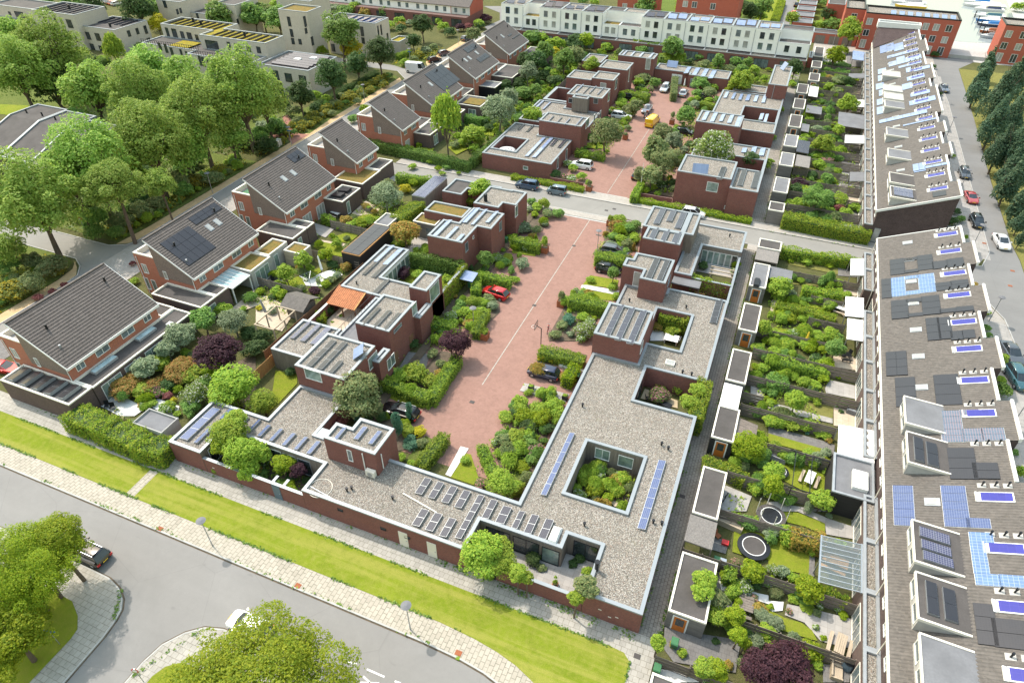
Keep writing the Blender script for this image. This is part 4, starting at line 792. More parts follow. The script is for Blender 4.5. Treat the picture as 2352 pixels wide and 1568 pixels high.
tw = MB(); prof(tw, [(16.9,0),(16.9,9.6),(26.6,9.6),(26.6,0)],208.7,210.2); two = tw.build('end_tower', M['brick_purple'], FAR[0])
MB().hull([(16.9,202.0,5.9),(26.6,207.5,9.8),(26.6,208.6,9.8),(16.9,208.6,5.9)],[(16.9,208.4,9.6),(26.6,208.5,9.95),(26.6,208.6,9.95),(16.9,208.6,9.6)]).build('end_gable', M['brick_purple'], FAR[0])
Wl, F, P = rectl([(16.7,208.2,26.8,211)],(),.35,10.8,9.3,.8); P.build('coping', M['white_paint'], two); F.build('roof', M['bitumen'], two); Wl.build('band', M['white_paint'], two)
ND = [(34,1210,740,7,'bitumen_grey'),(34,1300,1080,8,'bitumen'),(44,1340,320,10,'bitumen_grey'),(44,1320,850,11,'bitumen'),(44,1360,1350,12,'bitumen_grey')]
def unit_of(y, edges):
    for k in range(len(edges)-1):
        if edges[k+1] <= y <= edges[k]: return k
    return 0 if y > edges[0] else len(edges)-2
DR = {}
for k, (y0, y1, rf) in {7: (57.0,61.2,'bitumen_grey'),8: (51.6,55.9,'bitumen'),10: (40.5,44.9,'bitumen'),11: (35.3,39.6,'bitumen'),12: (29.8,34.2,'bitumen_grey')}.items():
    DR[k] = dormer(NEAR[k], y0, y1,18.2,1.65,21.7, rf)
def top_panels(parent, rf, rows):
    x0, z0, s = rf
    for xa, ya, xb, yb, mat, nx, ny, tilt in rows:
        o = plane_panel(parent, 'solar_array', mat, xa, ya, xb, yb, nx, ny, .1,.22, rf, 'grey_metal',.02)
top_panels(DR[8][0], DR[8][1],[(18.62,52.1,19.40,55.2,'solar_black',1,2,0),(19.69,52.0,20.61,55.0,'solar_black',1,2,0)])
top_panels(DR[10][0], DR[10][1],[(18.55,43.2,20.82,44.2,'solar_grid',2,1,0),(18.62,42.0,20.82,42.9,'solar_grid',2,1,0),(18.70,40.9,20.89,41.8,'solar_grid',2,1,0)])
top_panels(DR[11][0], DR[11][1],[(18.70,36.0,19.48,38.9,'solar_black',1,2,0),(19.90,36.0,20.75,38.8,'solar_black',1,2,0)])
for rc, x, y in ((14,1150,680),(14,1160,755),(14,1180,870),(14,1190,965),(14,1210,1220),(14,1230,1420),(24,1250,60),(24,1280,220)):
    d = ray(rc, x, y); t_ = (CAM_H-8.4)/-d[2]; yy = d[1]*t_; k = unit_of(yy, FB); m_ = (FB[k]+(FB[k+1] if k < 18 else 108.3))/2
    dd = dormer(FAR[k], m_-2.0, m_+2.0,18.2,1.6,21.7,'bitumen' if rc == 24 else ('concrete' if y < 900 else 'bitumen_grey'),1)
    if (rc, x) == (24,1280): top_panels(dd[0], dd[1],[(18.5, m_-1.5,21.2, m_+1.5,'solar_grid',4,2,0)])
def arr(rc, xl, yb, xr_, yt, mat, nx, ny, frame=None):
    d = ray(rc, (xl+xr_)/2,(yb+yt)/2); t_ = (CAM_H-ZE+TS*XE)/(TS*d[0]-d[2]); yy = d[1]*t_
    p = NEAR[unit_of(yy, NB)] if yy < 103 else FAR[unit_of(yy, FB)]
    slope_panel(p, 'solar_array', mat, rc, xl, yb, xr_, yt, nx, ny, roof=RF, frame=frame)
K = 'solar_black'
for a in ((24,1125,968,1250,808, K, 1,3),(24,1380,925,1508,770, K, 1,3),(24,1250,838,1375,795, K, 1,1),(24,1253,948,1380,905, K, 1,1),(24,1514,912,1648,826, K, 1,1),(24,1650,898,1792,800, K, 1,1),
          (24,1046,1180,1132,992, K, 1,3),(24,1135,1165,1256,978,'solar_pale',1,5,'white_paint'),(24,1392,1132,1525,945,'solar_pale',1,5,'white_paint'),(24,1258,1005,1385,962,'solar_pale',1,1,'white_paint'),(24,1268,1148,1392,1100,'solar_pale',1,1,'white_paint'),(24,1542,1112,1686,1022, K, 1,2),(24,1686,1095,1836,1000, K, 1,2),
          (24,1136,1370,1283,1185, K, 1,3),(24,1424,1332,1570,1145, K, 1,3),(24,1272,1220,1414,1170, K, 1,1),(24,1285,1350,1424,1305, K, 1,1),(24,1578,1315,1732,1262, K, 1,1),(24,1732,1302,1886,1243, K, 1,1),
          (24,1468,1566,1570,1350, K, 1,3),(24,1572,1555,1672,1345, K, 1,3),(24,1683,1562,1788,1472, K, 1,1),(24,1790,1548,1896,1462, K, 1,1),(34,1088,322,1270,90, K, 2,3),(34,1178,606,1348,330, K, 1,3),(34,1548,592,1744,302, K, 1,3),
          (34,1598,930,1768,638,'solar_mixed',1,5,'white_paint'),(34,1766,686,1934,628,'solar_mixed',1,1,'white_paint'),(34,1792,925,1970,803,'solar_mixed',1,2,'white_paint'),(34,1972,915,2166,797,'solar_mixed',1,2,'white_paint'),(34,1675,1268,1890,982, K, 1,3),(34,1892,1265,2108,1118, K, 1,2),
          (44,1158,124,1332,-238,'solar_blue',1,5,'white_paint'),(44,1622,136,1812,-236,'solar_blue',1,5,'white_paint'),(44,1828,146,2040,64,'solar_blue',1,1,'white_paint'),(44,1852,282,2065,196,'solar_pale',1,1,'white_paint'),(44,1870,422,1995,284,'solar_pale',1,1,'white_paint'),(44,1890,568,2020,428,'solar_pale',1,1,'white_paint'),
          (44,1908,672,2130,578,'solar_pale',1,1,'white_paint'),(44,2134,686,2352,590,'solar_pale',1,1,'white_paint'),(44,1930,1215,2070,852, K, 1,3),(44,2084,1240,2352,1000, K, 1,2),
          (24,1515,250,1632,186, K, 1,1),(24,1340,25,1452,-5,'solar_sky',1,1)): arr(*a)
Sy = 'solar_sky'
for a in (((1030,498),(1155,395)),((1160,480),(1240,390)),((1095,545),(1375,445)),((1110,620),(1405,500)),((1010,690),(1085,625)),((1200,635),(1410,560)),((1180,560),(1255,515)),((1010,755),(1055,690)),((1270,675),(1315,620)),((1340,665),(1485,600)),((1278,752),(1435,675)),
          ((992,832),(1065,760)),((1235,835),(1320,760)),((1310,898),(1485,825)),((1020,890),(1100,815)),((1000,975),(1085,900)),((1000,1060),(1075,975)),((1300,978),(1535,880)),((1022,1140),(1460,1010)),((1240,1165),(1570,1080)),((1335,1580),(1440,1495)),((1440,1555),(1668,1490))):
    arr(14, *a[0], *a[1], Sy, max(1, round((a[1][0]-a[0][0])/70)),1)
# bare gable: the two block ends also carry a green glass panel
window(FAR[18],(17.9,108.3,1.4),'s',.9,2.4, frame='zinc', pane='glass_curtain')
# extra extensions behind the near terrace
def ext_box(label, x0, y0, x1, y1, h, roof, wall, cat='extension'): return flat_building('garden_extension', label, cat, [(x0, y0, x1, y1)], ztop=h, roof=roof, wall=wall, coping='zinc', w=.22)
gx = ext_box('large grey roofed garden extension with one square white rooflight',12.9,50.0,16.7,55.4,3.15,'bitumen_grey','wood_black')
MB().box(14.7,51.2,2.8,16.1,53.6,3.3).build('rooflight', M['white_paint'], gx)
# ---------------------------------------------------------------- other large buildings
# long white terrace: one house per bay
WTX = [-84.6,-77.6,-72.6,-66.0,-59.8,-53.6,-48.8,-42.6,-36.5,-30.4,-24.3,-18.3,-12.2,-6.0,1.9]
LOW = {1,5,6,13}
WD = ['with a blue edged upper window at the left end','with low green roof beside the blue edged one','with balcony door and tilted panels','with dark tilted panels behind','with drawn screens on both upper windows','with first low sedum roof left of the middle','with low grey roof in the middle','behind the tall loose garden tree',
      'with row of flat panels on its roof, first of that row','with row of flat panels, beside the hedge','with red curtain in one window','with big tilted white panel on the roof','with pale screens, next to the low right end','with low wing at the right end beside the garages']
for k in range(14):
    x0, x1 = WTX[k], WTX[k+1]; low = k in LOW; zt = 9.0 if k < 13 else 8.6
    add = [(x0,197.5, x1,206)] if not low else [(x0,201.5, x1,206)]
    t = flat_building('white_terrace_house','white rendered terrace house '+WD[k],'house', add, ztop=zt, wall='white_render', roof='bitumen' if k % 3 else 'gravel', w=.25, z0=3.0, group='white terrace houses', fascia=.1)
    if low: storey(t, [(x0,197.5, x1,201.5)], ztop=6.3, z0=3, wall='white_render', roof='sedum' if k in (1,5) else 'bitumen', coping='white_paint', w=.15, name='low_front')
    storey(t, [(x0+.003,194.6, x1-.003,205.9)], ztop=3.05, wall='brick_dark', roof='bitumen' if k % 2 else 'gravel', coping='zinc', w=.15, name='ground_storey')
    for f in (.3,.68):
        xx = x0+(x1-x0)*f
        window(t, (xx, 197.5,4.7),'s',1.3,1.75, pane=['glass_mid','glass_dark','glass_curtain'][(k+int(f*10)) % 3])
        if not low: window(t, (xx, 197.5,7.3),'s',1.3,1.75, pane=['glass_curtain','glass_mid','glass_dark'][(k+int(f*7)) % 3], frame='blue_paint' if k == 0 and f == .3 else 'white_paint')
    window(t, ((x0+x1)/2,194.6,1.25),'s',(x1-x0)*.6,2.2, frame='dark_metal', mull=3, pane='glass_mid'); MB().tube((x1-.1,197.44,3.1),(x1-.1,197.44,8.6 if not low else 6.2),.06).build('downpipe', M['zinc'], t)
    if not low:
        for q in range(2):
            cx = x0+(x1-x0)*(.3+.42*q); o = MB().hull([(cx-1.1,199.2+q, 8.85),(cx+1.1,199.2+q, 8.85),(cx+1.1,200.8+q, 9.3+.2*(k % 3)),(cx-1.1,200.8+q, 9.3+.2*(k % 3))],[(cx-1.1,199.2+q, 8.93),(cx+1.1,199.2+q, 8.93),(cx+1.1,200.8+q, 9.38+.2*(k % 3)),(cx-1.1,200.8+q, 9.38+.2*(k % 3))]); o.build('solar_panel', M['solar_sky' if k > 7 else 'solar_dark'], t)
        MB().cyl(x0+1,203,8.7,9.7,.2,.2,8).build('chimney', M['zinc'], t)
# second white and red terrace beyond the cross roads
wt2 = [(-152+6.75*i) for i in range(9)]
for k in range(8):
    x0, x1 = wt2[k], wt2[k+1]; t = thing('brick_terrace_house','far house with white upper and red lower storey, %s from the brick end wall' % ORD[7-k],'house',((x0+x1)/2,208,0),0,'far terrace with brown pitched roof')
    w = MB(); prof(w, [(0,3),(0,5.4),(5,8),(10,5.4),(10,3)],0,1)
    ring = [(204.2,3),(204.2,5.4),(209,8.2),(214,5.4),(214,3)]
    MB().hull([(x0, y, z) for y, z in ring],[(x1, y, z) for y, z in ring]).build('wall', M['white_render'] if k < 7 else M['brick_red'], t)
    MB().box(x0,201.2,0, x1,213.9,3.0).build('ground_storey', M['brick_dark'], t)
    rf = [(203.8,5.25),(209,8.35),(214.4,5.25),(209,8.5),(203.8,5.4)]
    MB().hull([(x0, y, z) for y, z in (rf[0], rf[1], rf[3], rf[4])],[(x1, y, z) for y, z in (rf[0], rf[1], rf[3], rf[4])]).hull([(x0, y, z) for y, z in (rf[1], rf[2],(214.4,5.4), rf[3])],[(x1, y, z) for y, z in (rf[1], rf[2],(214.4,5.4), rf[3])]).build('roof', M['roof_tile'], t)
    if k == 7: MB().box(x0+.3,204.1,3.05, x1-.05,204.2,5.3).build('white_front', M['white_wall'], t)
    for f in (.28,.7): window(t, (x0+6.75*f, 204.2 if k < 7 else 204.1,4.2),'s',1.2,1.5, pane='glass_mid')
    window(t, ((x0+x1)/2,201.2,1.3),'s',3.6,2.2, frame='dark_metal', mull=2, pane='glass_dark')
# red apartment buildings by the marina and beyond
def red_block(label, x0, y0, x1, y1, h, cols, faces='s', rows=3):
    t = flat_building('brick_apartment_building', label, 'building',[(x0, y0, x1, y1)], ztop=h, wall='brick_red', w=.35, coping='dark_metal', drop=.5, fascia=.3)
    for f in faces:
        a0, a1 = (x0, x1) if f == 's' else (y0, y1)
        for c_ in cols:
            for r_ in range(rows):
                q = a0+(a1-a0)*c_; p = (q, y0,1.6+r_*(h-1)/rows) if f == 's' else ((x0 if f == 'w' else x1), q, 1.6+r_*(h-1)/rows)
                window(t, p, f, 1.5,2.2 if r_ == 0 else 1.7, mull=1, pane=['glass_dark','glass_curtain'][(int(c_*20)+r_) % 2])
    return t
rb1 = red_block('long red brick apartment block behind the dark terrace with row of tilted panels',14.2,223.3,37.7,233.0,9.7,(.06,.19,.38,.5,.66,.77,.9))
red_block('red brick wing standing back left of the long red block',9.0,228,14.2,240,9.5,(.5,),'s')
for k in range(8):
    x = 20.5+k*2.1; MB().hull([(x, 225,9.3),(x+1.3,225,9.3),(x+1.3,227.2,9.8),(x, 227.2,9.8)],[(x, 225,9.38),(x+1.3,225,9.38),(x+1.3,227.2,9.88),(x, 227.2,9.88)]).build('solar_panel', M['solar_sky'], rb1)
red_block('red brick apartment block at the right edge beside the marina',48.0,223.2,72,231.5,9.7,(.06,.2,.34,.5),'s')
red_block('red brick block at the top edge behind the white terrace, with pale windows',-38,222,-20,236,10.5,(.15,.3,.6),'s')
red_block('small red brick house at the top edge left of the tall red block',-57,226,-45,236,7.5,(.2,.5),'s',2)
red_block('red brick house at the top centre beyond the junction',-92,224,-76,236,6.5,(.3,.7),'s',2)
gar = flat_building('garage_row','row of brick garages with brown doors right of the white terrace','garage',[(1.9,225.4,14.0,230.2)], ztop=2.9, wall='brick_red', roof='bitumen')
for x in (4.2,8.0,11.6): door(gar, (x, 225.4,0),'s',2.7,2.2,'wood_grey','garage_door', False)
wg = flat_building('garage_row','white wall and garages linking white terrace and red building','garage',[(2.2,200,3.2,206)], ztop=2.6, wall='brick_red')
for k in range(6): flat_building('garden_house','grey roofed garage behind the white terrace, %s from the front' % ORD[k],'garage',[(-4.5,236+k*8.5,1.2,242+k*8.5)], ztop=2.8, roof='bitumen_grey', wall='brick_red', group='grey garages up the far lane')
for k in range(5): flat_building('far_house','far dark roofed house with pale rooflights left of red block, %s from the front' % ORD[k],'house',[(4.2,244+k*9,9.4,252+k*9)], ztop=7, roof='solar_sky' if k % 2 else 'bitumen', wall='brick_red', group='far terrace beside the red wing')
# beige brick villas
GB = 'beige brick villas at the upper left'
def villa(label, adds, zt, roof='gravel', subs=()): return flat_building('brick_villa', label, 'building', adds, subs, ztop=zt, wall='brick_beige', roof=roof, w=.35, group=GB, drop=.35)
def vwin(t, lst):
    for rc, x, y, n_, v_, wd, ht in lst: pwin(t, rc, x, y, n_, v_, wd, ht, frame='dark_metal', pane='glass_dark', fw=.08)
v1 = villa('lower beige villa wing with panels, in front of the tall beige row',[(-188.3,140,-175.3,151.6)],6.3,'bitumen')
vwin(v1,[(11,810,330,'s',140,1.6,2.0),(11,900,342,'s',140,1.8,2.0),(11,980,335,'s',140,1.6,1.2),(11,850,440,'s',140,1.7,2.2),(11,935,455,'s',140,1.7,2.0),(11,1185,310,'e',-175.3,1.0,1.6),(11,1262,288,'e',-175.3,1.0,1.6),(11,1338,275,'e',-175.3,1.0,2.2),(11,1365,370,'e',-175.3,1.2,1.2)])
v2 = villa('tall beige villa row with sedum roof at the upper left',[(-203.5,138.5,-187,149)],9.4,'gravel')
vwin(v2,[(11,410,170,'s',138.5,1,2.4),(11,510,185,'s',138.5,1,2.4),(11,570,210,'s',138.5,.9,2.4),(11,640,220,'s',138.5,2,2.2),(11,360,250,'s',138.5,2,1.8),(11,440,260,'s',138.5,1,1.8),(11,535,260,'s',138.5,1,.9),(11,600,300,'s',138.5,.9,1.4),(11,650,320,'s',138.5,.9,2),(11,695,345,'s',138.5,.9,2.5)])
v3 = villa('beige villa with balcony at the far left edge of the row',[(-222,139.5,-203.5,148)],9.2,'bitumen'); storey(v3,[(-224,135,-203.5,139.5)], ztop=6.2, wall='brick_beige', name='balcony_wing'); vwin(v3,[(11,185,150,'s',139.5,3.6,2.4),(11,90,125,'s',139.5,1,1),(11,330,145,'s',139.5,1.8,1.4)])
rl = MB()
for k in range(14): rl.box(-212+.6*k, 135.2,6.2,-211.92+.6*k, 135.28,7.1)
rl.box(-212,135.2,7.1,-203.8,135.28,7.2); rl.build('railing', M['dark_metal'], v3)
v5 = villa('beige villa with bright yellow sedum roof and long roof terrace',[(-158.2,140.6,-139,148.2),(-141,136,-120.6,143.2)],9.4,'sedum_bright'); storey(v5,[(-159,133.5,-139,140.6),(-141,130.5,-121,136)], ztop=6.3, wall='brick_beige', roof='bitumen', name='terrace_wing')
vwin(v5,[(11,1540,300,'s',140.6,1,2.4),(11,1605,310,'s',140.6,1.6,2.4),(11,1680,335,'s',140.6,1.2,2.4),(11,1745,345,'s',140.6,1.6,2.4),(11,1815,365,'s',140.6,1.0,2.4),(11,1950,420,'s',136,4,2.4),(11,2105,425,'s',136,1,2),(11,2190,450,'s',136,2,2.4),(11,2285,450,'s',136,1.2,1.5)])
vwin(v5,[(11,1470,430,'s',133.5,.9,2),(11,1525,445,'s',133.5,.9,2.2),(11,1580,480,'s',133.5,.9,2.2),(11,1668,495,'s',133.5,.7,2.2),(11,1720,515,'s',133.5,.7,2.2),(11,1758,522,'s',133.5,.7,2.2),(11,1840,560,'s',130.5,.8,2.3),(11,1870,570,'s',130.5,.8,2.3),(11,1912,578,'s',130.5,.8,2.3),(11,1945,588,'s',130.5,.8,2.3),(12,25,460,'s',136,1.2,1.5)])
rl = MB()
for k in range(26): rl.box(-158.8+.75*k, 133.6,6.3,-158.72+.75*k, 133.68,7.2)
rl.box(-158.8,133.6,7.2,-139.2,133.68,7.28)
for k in range(24): rl.box(-138.8+.75*k, 130.6,6.3,-138.72+.75*k, 130.68,7.2)
rl.box(-138.8,130.6,7.2,-121.2,130.68,7.28); rl.build('railing', M['dark_metal'], v5); MB().box(-150,134,6.28,-144,139,6.4).build('sedum_mat', M['sedum_bright'], v5)
for v_, x0, n_, y0, y1 in ((v5,-157.4,8,141.3,147.5),(v5,-138.4,8,136.7,142.5),(v2,-202.5,7,139.3,148.3),(v1,-187.4,5,145,150.8)):
    for k in range(n_): x = x0+k*2.15; z = 9.08 if v_ is not v1 else 5.98; MB().hull([(x, y0, z),(x+.9, y0, z),(x+.9, y1, z),(x, y1, z)],[(x, y0, z+.12),(x+.9, y0, z+.34),(x+.9, y1, z+.34),(x, y1, z+.12)]).build('solar_array', M['solar_dark'], v_)
for v_, x, y in ((v5,-148,144.5),(v5,-152,146),(v5,-130,140),(v2,-195,144),(v1,-180,143)): MB().cyl(x, y, 5.9,10.2 if v_ is not v1 else 7.0,.3,.3,8).build('chimney', M['dark_metal'], v_)
v6 = villa('two storey beige villa with slanting rows of panels beside the wild flower verge',[(-119,130.2,-104.6,142)],6.4,'bitumen'); storey(v6,[(-127,131,-119,142)], ztop=5.9, wall='brick_beige', roof='bitumen', name='side_wing')
vwin(v6,[(12,70,672,'s',130.2,1,1.6),(12,175,690,'s',130.2,2.2,2.2),(12,300,715,'s',130.2,2,2),(12,430,735,'s',130.2,2,2),(12,205,800,'s',130.2,2.6,2)])
for k in range(6):
    y = 132+k*1.6; MB().hull([(-116.5, y, 6.15),(-106, y, 6.15),(-106, y+.8,6.15),(-116.5, y+.8,6.15)],[(-116.5, y, 6.35),(-106, y, 6.35),(-106, y+.8,6.6),(-116.5, y+.8,6.6)]).build('solar_array', M['solar_dark'], v6)
for x, y in ((-113,136),(-110,138.2)): MB().box(x, y, 6, x+1.6, y+1.2,6.6).build('rooflight', M['white_paint'], v6)
v7 = villa('four storey beige tower villa with sedum roof',[(-131,155.3,-121.8,162)],12.2,'sedum'); vwin(v7,[(12,305,200,'s',155.3,1,2.4),(12,328,305,'s',155.3,1,2),(12,340,380,'s',155.3,1,1.6),(12,450,200,'e',-121.8,1,2.6),(12,460,285,'e',-121.8,1.0,1.4),(12,518,378,'e',-121.8,1,2.2),(12,405,385,'s',155.3,1,1.4)])
v8 = villa('beige villa with blue panels and slit windows between the trees',[(-122,163.2,-106.3,170)],9.1,'bitumen'); vwin(v8,[(12,975,290,'s',163.2,1,2.4),(12,1122,282,'e',-106.3,.7,2.4),(12,1150,275,'e',-106.3,.7,2.6),(12,985,375,'s',163.2,1,1.6),(12,710,440,'s',163.2,1.2,2),(12,1208,335,'e',-106.3,.8,1.6)])
for k in range(5): MB().hull([(-117+k*2.1,164,8.8),(-115.2+k*2.1,164,8.8),(-115.2+k*2.1,168.5,8.8),(-117+k*2.1,168.5,8.8)],[(-117+k*2.1,164,8.95),(-115.2+k*2.1,164,9.2),(-115.2+k*2.1,168.5,9.2),(-117+k*2.1,168.5,8.95)]).build('solar_panel', M['solar_blue'], v8)
villa('single storey beige annex with bright sedum roof beside the blue panel villa',[(-107,169.9,-104.4,175.4),(-106.2,169.8,-103.5,175.6)],3.2,'sedum_bright')
v9 = villa('tall beige villa behind the yellow tree at the top',[(-180,161,-171,172)],9.5,'bitumen'); vwin(v9,[(11,1515,40,'s',161,1.2,2),(11,1630,110,'e',-171,.8,1.4),(11,1660,100,'e',-171,.8,1.4)])
v10 = villa('tall beige villa left of the four storey tower at the top edge',[(-161,164,-153.5,174)],9.5,'bitumen'); storey(v10,[(-174,164,-161,170)], ztop=6.2, wall='brick_beige', roof='bitumen', name='low_wing'); vwin(v10,[(11,2065,100,'s',164,1,1.6),(11,2120,215,'s',164,1,2.2),(11,2185,200,'e',-153.5,.8,1.5),(11,2280,50,'e',-153.5,1.0,1.2),(11,1745,145,'s',164,.9,1.6),(11,1815,150,'s',164,.9,1.6)])
villa('beige villa with white wall at the top edge',[(-150,178,-138,188)],9,'bitumen')
# dark faceted houses on the left
def faceted(label, x0, x1, y0, y1, z=4.8):
    t = thing('faceted_house', label, 'house',((x0+x1)/2,(y0+y1)/2,0),0,'dark houses with folded roofs'); ys = [(y0, z),(y0+2.2, z),(y0+(y1-y0)*.62, z+2.6),(y1, z+2.6)]
    MB().hull([(x0, y, 0) for y, _ in ys]+[(x0, y, q) for y, q in ys[::-1]],[(x1, y, 0) for y, _ in ys]+[(x1, y, q) for y, q in ys[::-1]]).build('wall', M['brick_brown'], t)
    r = MB(); c_ = MB(); tr = MB()
    for (ya, za),(yb, zb) in zip(ys, ys[1:]):
        r.hull([(x0+.35, ya, za+.02),(x1-.35, ya, za+.02),(x1-.35, yb, zb+.02),(x0+.35, yb, zb+.02)],[(x0+.35, ya, za+.06),(x1-.35, ya, za+.06),(x1-.35, yb, zb+.06),(x0+.35, yb, zb+.06)])
        for a in (x0, x1-.35): tr.hull([(a, ya, za),(a+.35, ya, za),(a+.35, yb, zb),(a, yb, zb)],[(a, ya, za+.3),(a+.35, ya, za+.3),(a+.35, yb, zb+.3),(a, yb, zb+.3)])
    tr.box(x0+.35, y0-.02, z-.05, x1-.35, y0+.3, z+.28); tr.box(x0+.35, y1-.3, z+2.5, x1-.35, y1+.02, z+2.88)
    r.build('roof', M['bitumen'], t); tr.build('coping', M['coping'], t)
    for k in range(3): window(t, (x0+(x1-x0)*(.2+.28*k), y0,2.6),'s',.8,1.5, pane='glass_curtain')
    s_ = MB().hull([(x0+1.4, y0+.4, z+.1),(x1-1.4, y0+.4, z+.1),(x1-1.4, y0+1.8, z+.1),(x0+1.4, y0+1.8, z+.1)],[(x0+1.4, y0+.4, z+.3),(x1-1.4, y0+.4, z+.3),(x1-1.4, y0+1.8, z+.55),(x0+1.4, y0+1.8, z+.55)]).build('solar_panel', M['solar_black'], t)
    for x in (x0+2, x1-2): MB().cyl(x, y0+(y1-y0)*.75, z+2.5, z+3.4,.15,.15,8).build('vent_pipe', M['dark_metal'], t)
    return t
faceted('dark folded roof house at the left edge, cut by the frame',-139.5,-131.2,72,88.5); faceted('dark folded roof house with broad brown side wall',-131.1,-123,71.5,88); faceted('dark folded roof house half hidden behind the left trees',-122.5,-114.5,70,86)
# ---------------------------------------------------------------- sheds along the alley
def shed(label, x0, y0, x1, y1, h=2.65, roof='bitumen', wall='wood_shed', coping='cream_paint', dr=None, grp='timber sheds along the alley'):
    t = flat_building('garden_shed', label, 'shed',[(x0, y0, x1, y1)], ztop=h, wall=wall, roof=roof, coping=coping, w=.18, group=grp, drop=.12, fascia=.2)
    if dr is not None:
        f = MB().box(dr-.52, y0-.05,.05, dr+.52, y0+.0,2.15).build('door', M['orange_door'], t); MB().box(dr-.34, y0-.07,1.0, dr+.34, y0-.05,1.98).build('pane', M['glass_dark'], f)
        MB().box(dr-.66, y0-.03,.03, dr-.525, y0,2.25).box(dr+.525, y0-.03,.03, dr+.66, y0,2.25).box(dr-.525, y0-.03,2.15, dr+.525, y0,2.25).build('door_frame', M['white_paint'], t)
    return t
shed('large front shed with orange door beside the dark paved yard',.85,32.1,4.0,38.2, dr=2.0); shed('shed at the bottom edge in front of the green bins',.8,20.5,4.0,26.6)
shed('long dark roofed shed between the bicycle patio and the alley',.85,42.75,3.25,48.9,2.7); shed('black fronted shed with orange door beside the trampoline garden',.9,53.3,3.25,58.5, wall='wood_black', dr=2.1); shed('shed with yellow moss along its roof edge',.95,63.1,3.25,69.2, roof='bitumen')
shed('shed with orange door opposite the black solar row',1.0,73.5,3.3,79.7, dr=2.2); shed('shed with a black roof box on top',1.05,84.2,3.3,90.6, roof='bitumen_grey', dr=2.2); shed('slatted shed at the corner of alley and cross street',1.0,95.3,4.3,98.1, wall='wood_fence')
for k, (a, b) in enumerate(((108.3,111.5),(115.5,121.7),(127.2,133.4),(136.8,143.0),(147.6,155.0),(159.2,165.8),(170.0,176.7),(180.3,186.4),(191.5,197.3),(201.7,210.9))):
    x0 = 1.2 if k < 7 else 3.3; shed('far alley shed, %s one up from the cross street%s' % (ORD[k],['',', with a puddle on its roof',', with cloudy wet roof'][k % 3]), x0, a, x0+2.45, b, roof='bitumen_grey' if k in (1,2,3) else 'bitumen', dr=x0+1.3 if k in (4,5,6,7,8) else None, grp='sheds along the far alley')
def corrugated(name, label, cat, x0, y0, x1, y1, z0, z1, mat, pitch=.18, posts=True, along='x', pmat='wood_fence'):
    """lean-to roof sloping from z0 at x0 to z1 at x1 with ribs down the slope"""
    t = thing(name, label, cat, ((x0+x1)/2,(y0+y1)/2,0)); mb = MB(); n = int((y1-y0)/pitch)*2+1; v = []
    for k in range(n+1):
        y = y0+(y1-y0)*k/n; h = .05*(k % 2); v += [(x0, y, z0+h),(x1, y, z1+h)]
    mb.add(v, [(2*i, 2*i+1,2*i+3,2*i+2) for i in range(n)]); mb.build('roof', M[mat], t)
    fr = MB(); fr.hull([(x0, y0, z0-.14),(x1, y0, z1-.14),(x1, y0+.08, z1-.14),(x0, y0+.08, z0-.14)],[(x0, y0, z0-.02),(x1, y0, z1-.02),(x1, y0+.08, z1-.02),(x0, y0+.08, z0-.02)])
    fr.hull([(x0, y1-.08, z0-.14),(x1, y1-.08, z1-.14),(x1, y1, z1-.14),(x0, y1, z0-.14)],[(x0, y1-.08, z0-.02),(x1, y1-.08, z1-.02),(x1, y1, z1-.02),(x0, y1, z0-.02)]); fr.build('beam', M[pmat], t)
    if posts:
        for x, z in ((x0+.06, z0),(x1-.06, z1)):
            for y in (y0+.06, y1-.06): MB().box(x-.05, y-.05,0, x+.05, y+.05, z-.12).build('post', M[pmat], t)
    return t
corrugated('lean_to','brown corrugated lean-to roof between two alley sheds above the paved corner','lean-to',.75,39.5,3.3,42.6,2.5,2.4,'wood_strip',.15)
for k, y in enumerate((58.7,60.8)): corrugated('lean_to',['white translucent shelter roof nearest the black shed','white translucent shelter roof nearest the mossy shed'][k],'lean-to',.95, y, 3.0, y+2.0,2.3,2.3,'canvas_white',.5, False)
corrugated('lean_to','weathered board roof leaning against the black fronted shed','lean-to',3.3,54.4,5.4,57.6,2.3,1.9,'wood_fence',.3); corrugated('lean_to','slatted timber roof beside the corner shed','lean-to',1.0,91.9,4.2,95.2,2.4,2.4,'wood_strip',.3); corrugated('lean_to','flat grey lean-to roof beside the roof box shed','lean-to',3.35,87.9,6.5,91.1,2.2,2.1,'bitumen_grey',.5)
def awning(label, x0, y0, x1, y1, z0, z1, mat='canvas_white', pitch=.9): return corrugated('awning', label, 'awning', x0, y0, x1, y1, z0, z1, mat, pitch, True, pmat='grey_metal')
awning('striped white metal awning at the hedge by the cross street',14.1,92.6,15.8,97.4,2.4,2.8,'white_paint',.3); awning('upper plain white awning over a wooden terrace',13.6,81.9,15.8,86.6,2.45,2.75, pitch=2.2); awning('lower plain white awning, larger, over the garden furniture',13.9,76.7,16.8,81.3,2.5,2.8, pitch=2.2); awning('white ribbed veranda roof beside the grey extension',13.4,55.5,16.8,60.4,2.5,2.9, pitch=1.0)
for k, (y0, y1) in enumerate(((125.3,129.2),(143.3,147.5),(165,169.8),(186.5,190))): awning('far ribbed metal veranda roof behind the terrace, %s from the cross street' % ORD[k],12.3 if k else 13.5, y0,15.8, y1,2.4,2.8,'white_wall' if k in (1,2) else 'bitumen_grey',.5)
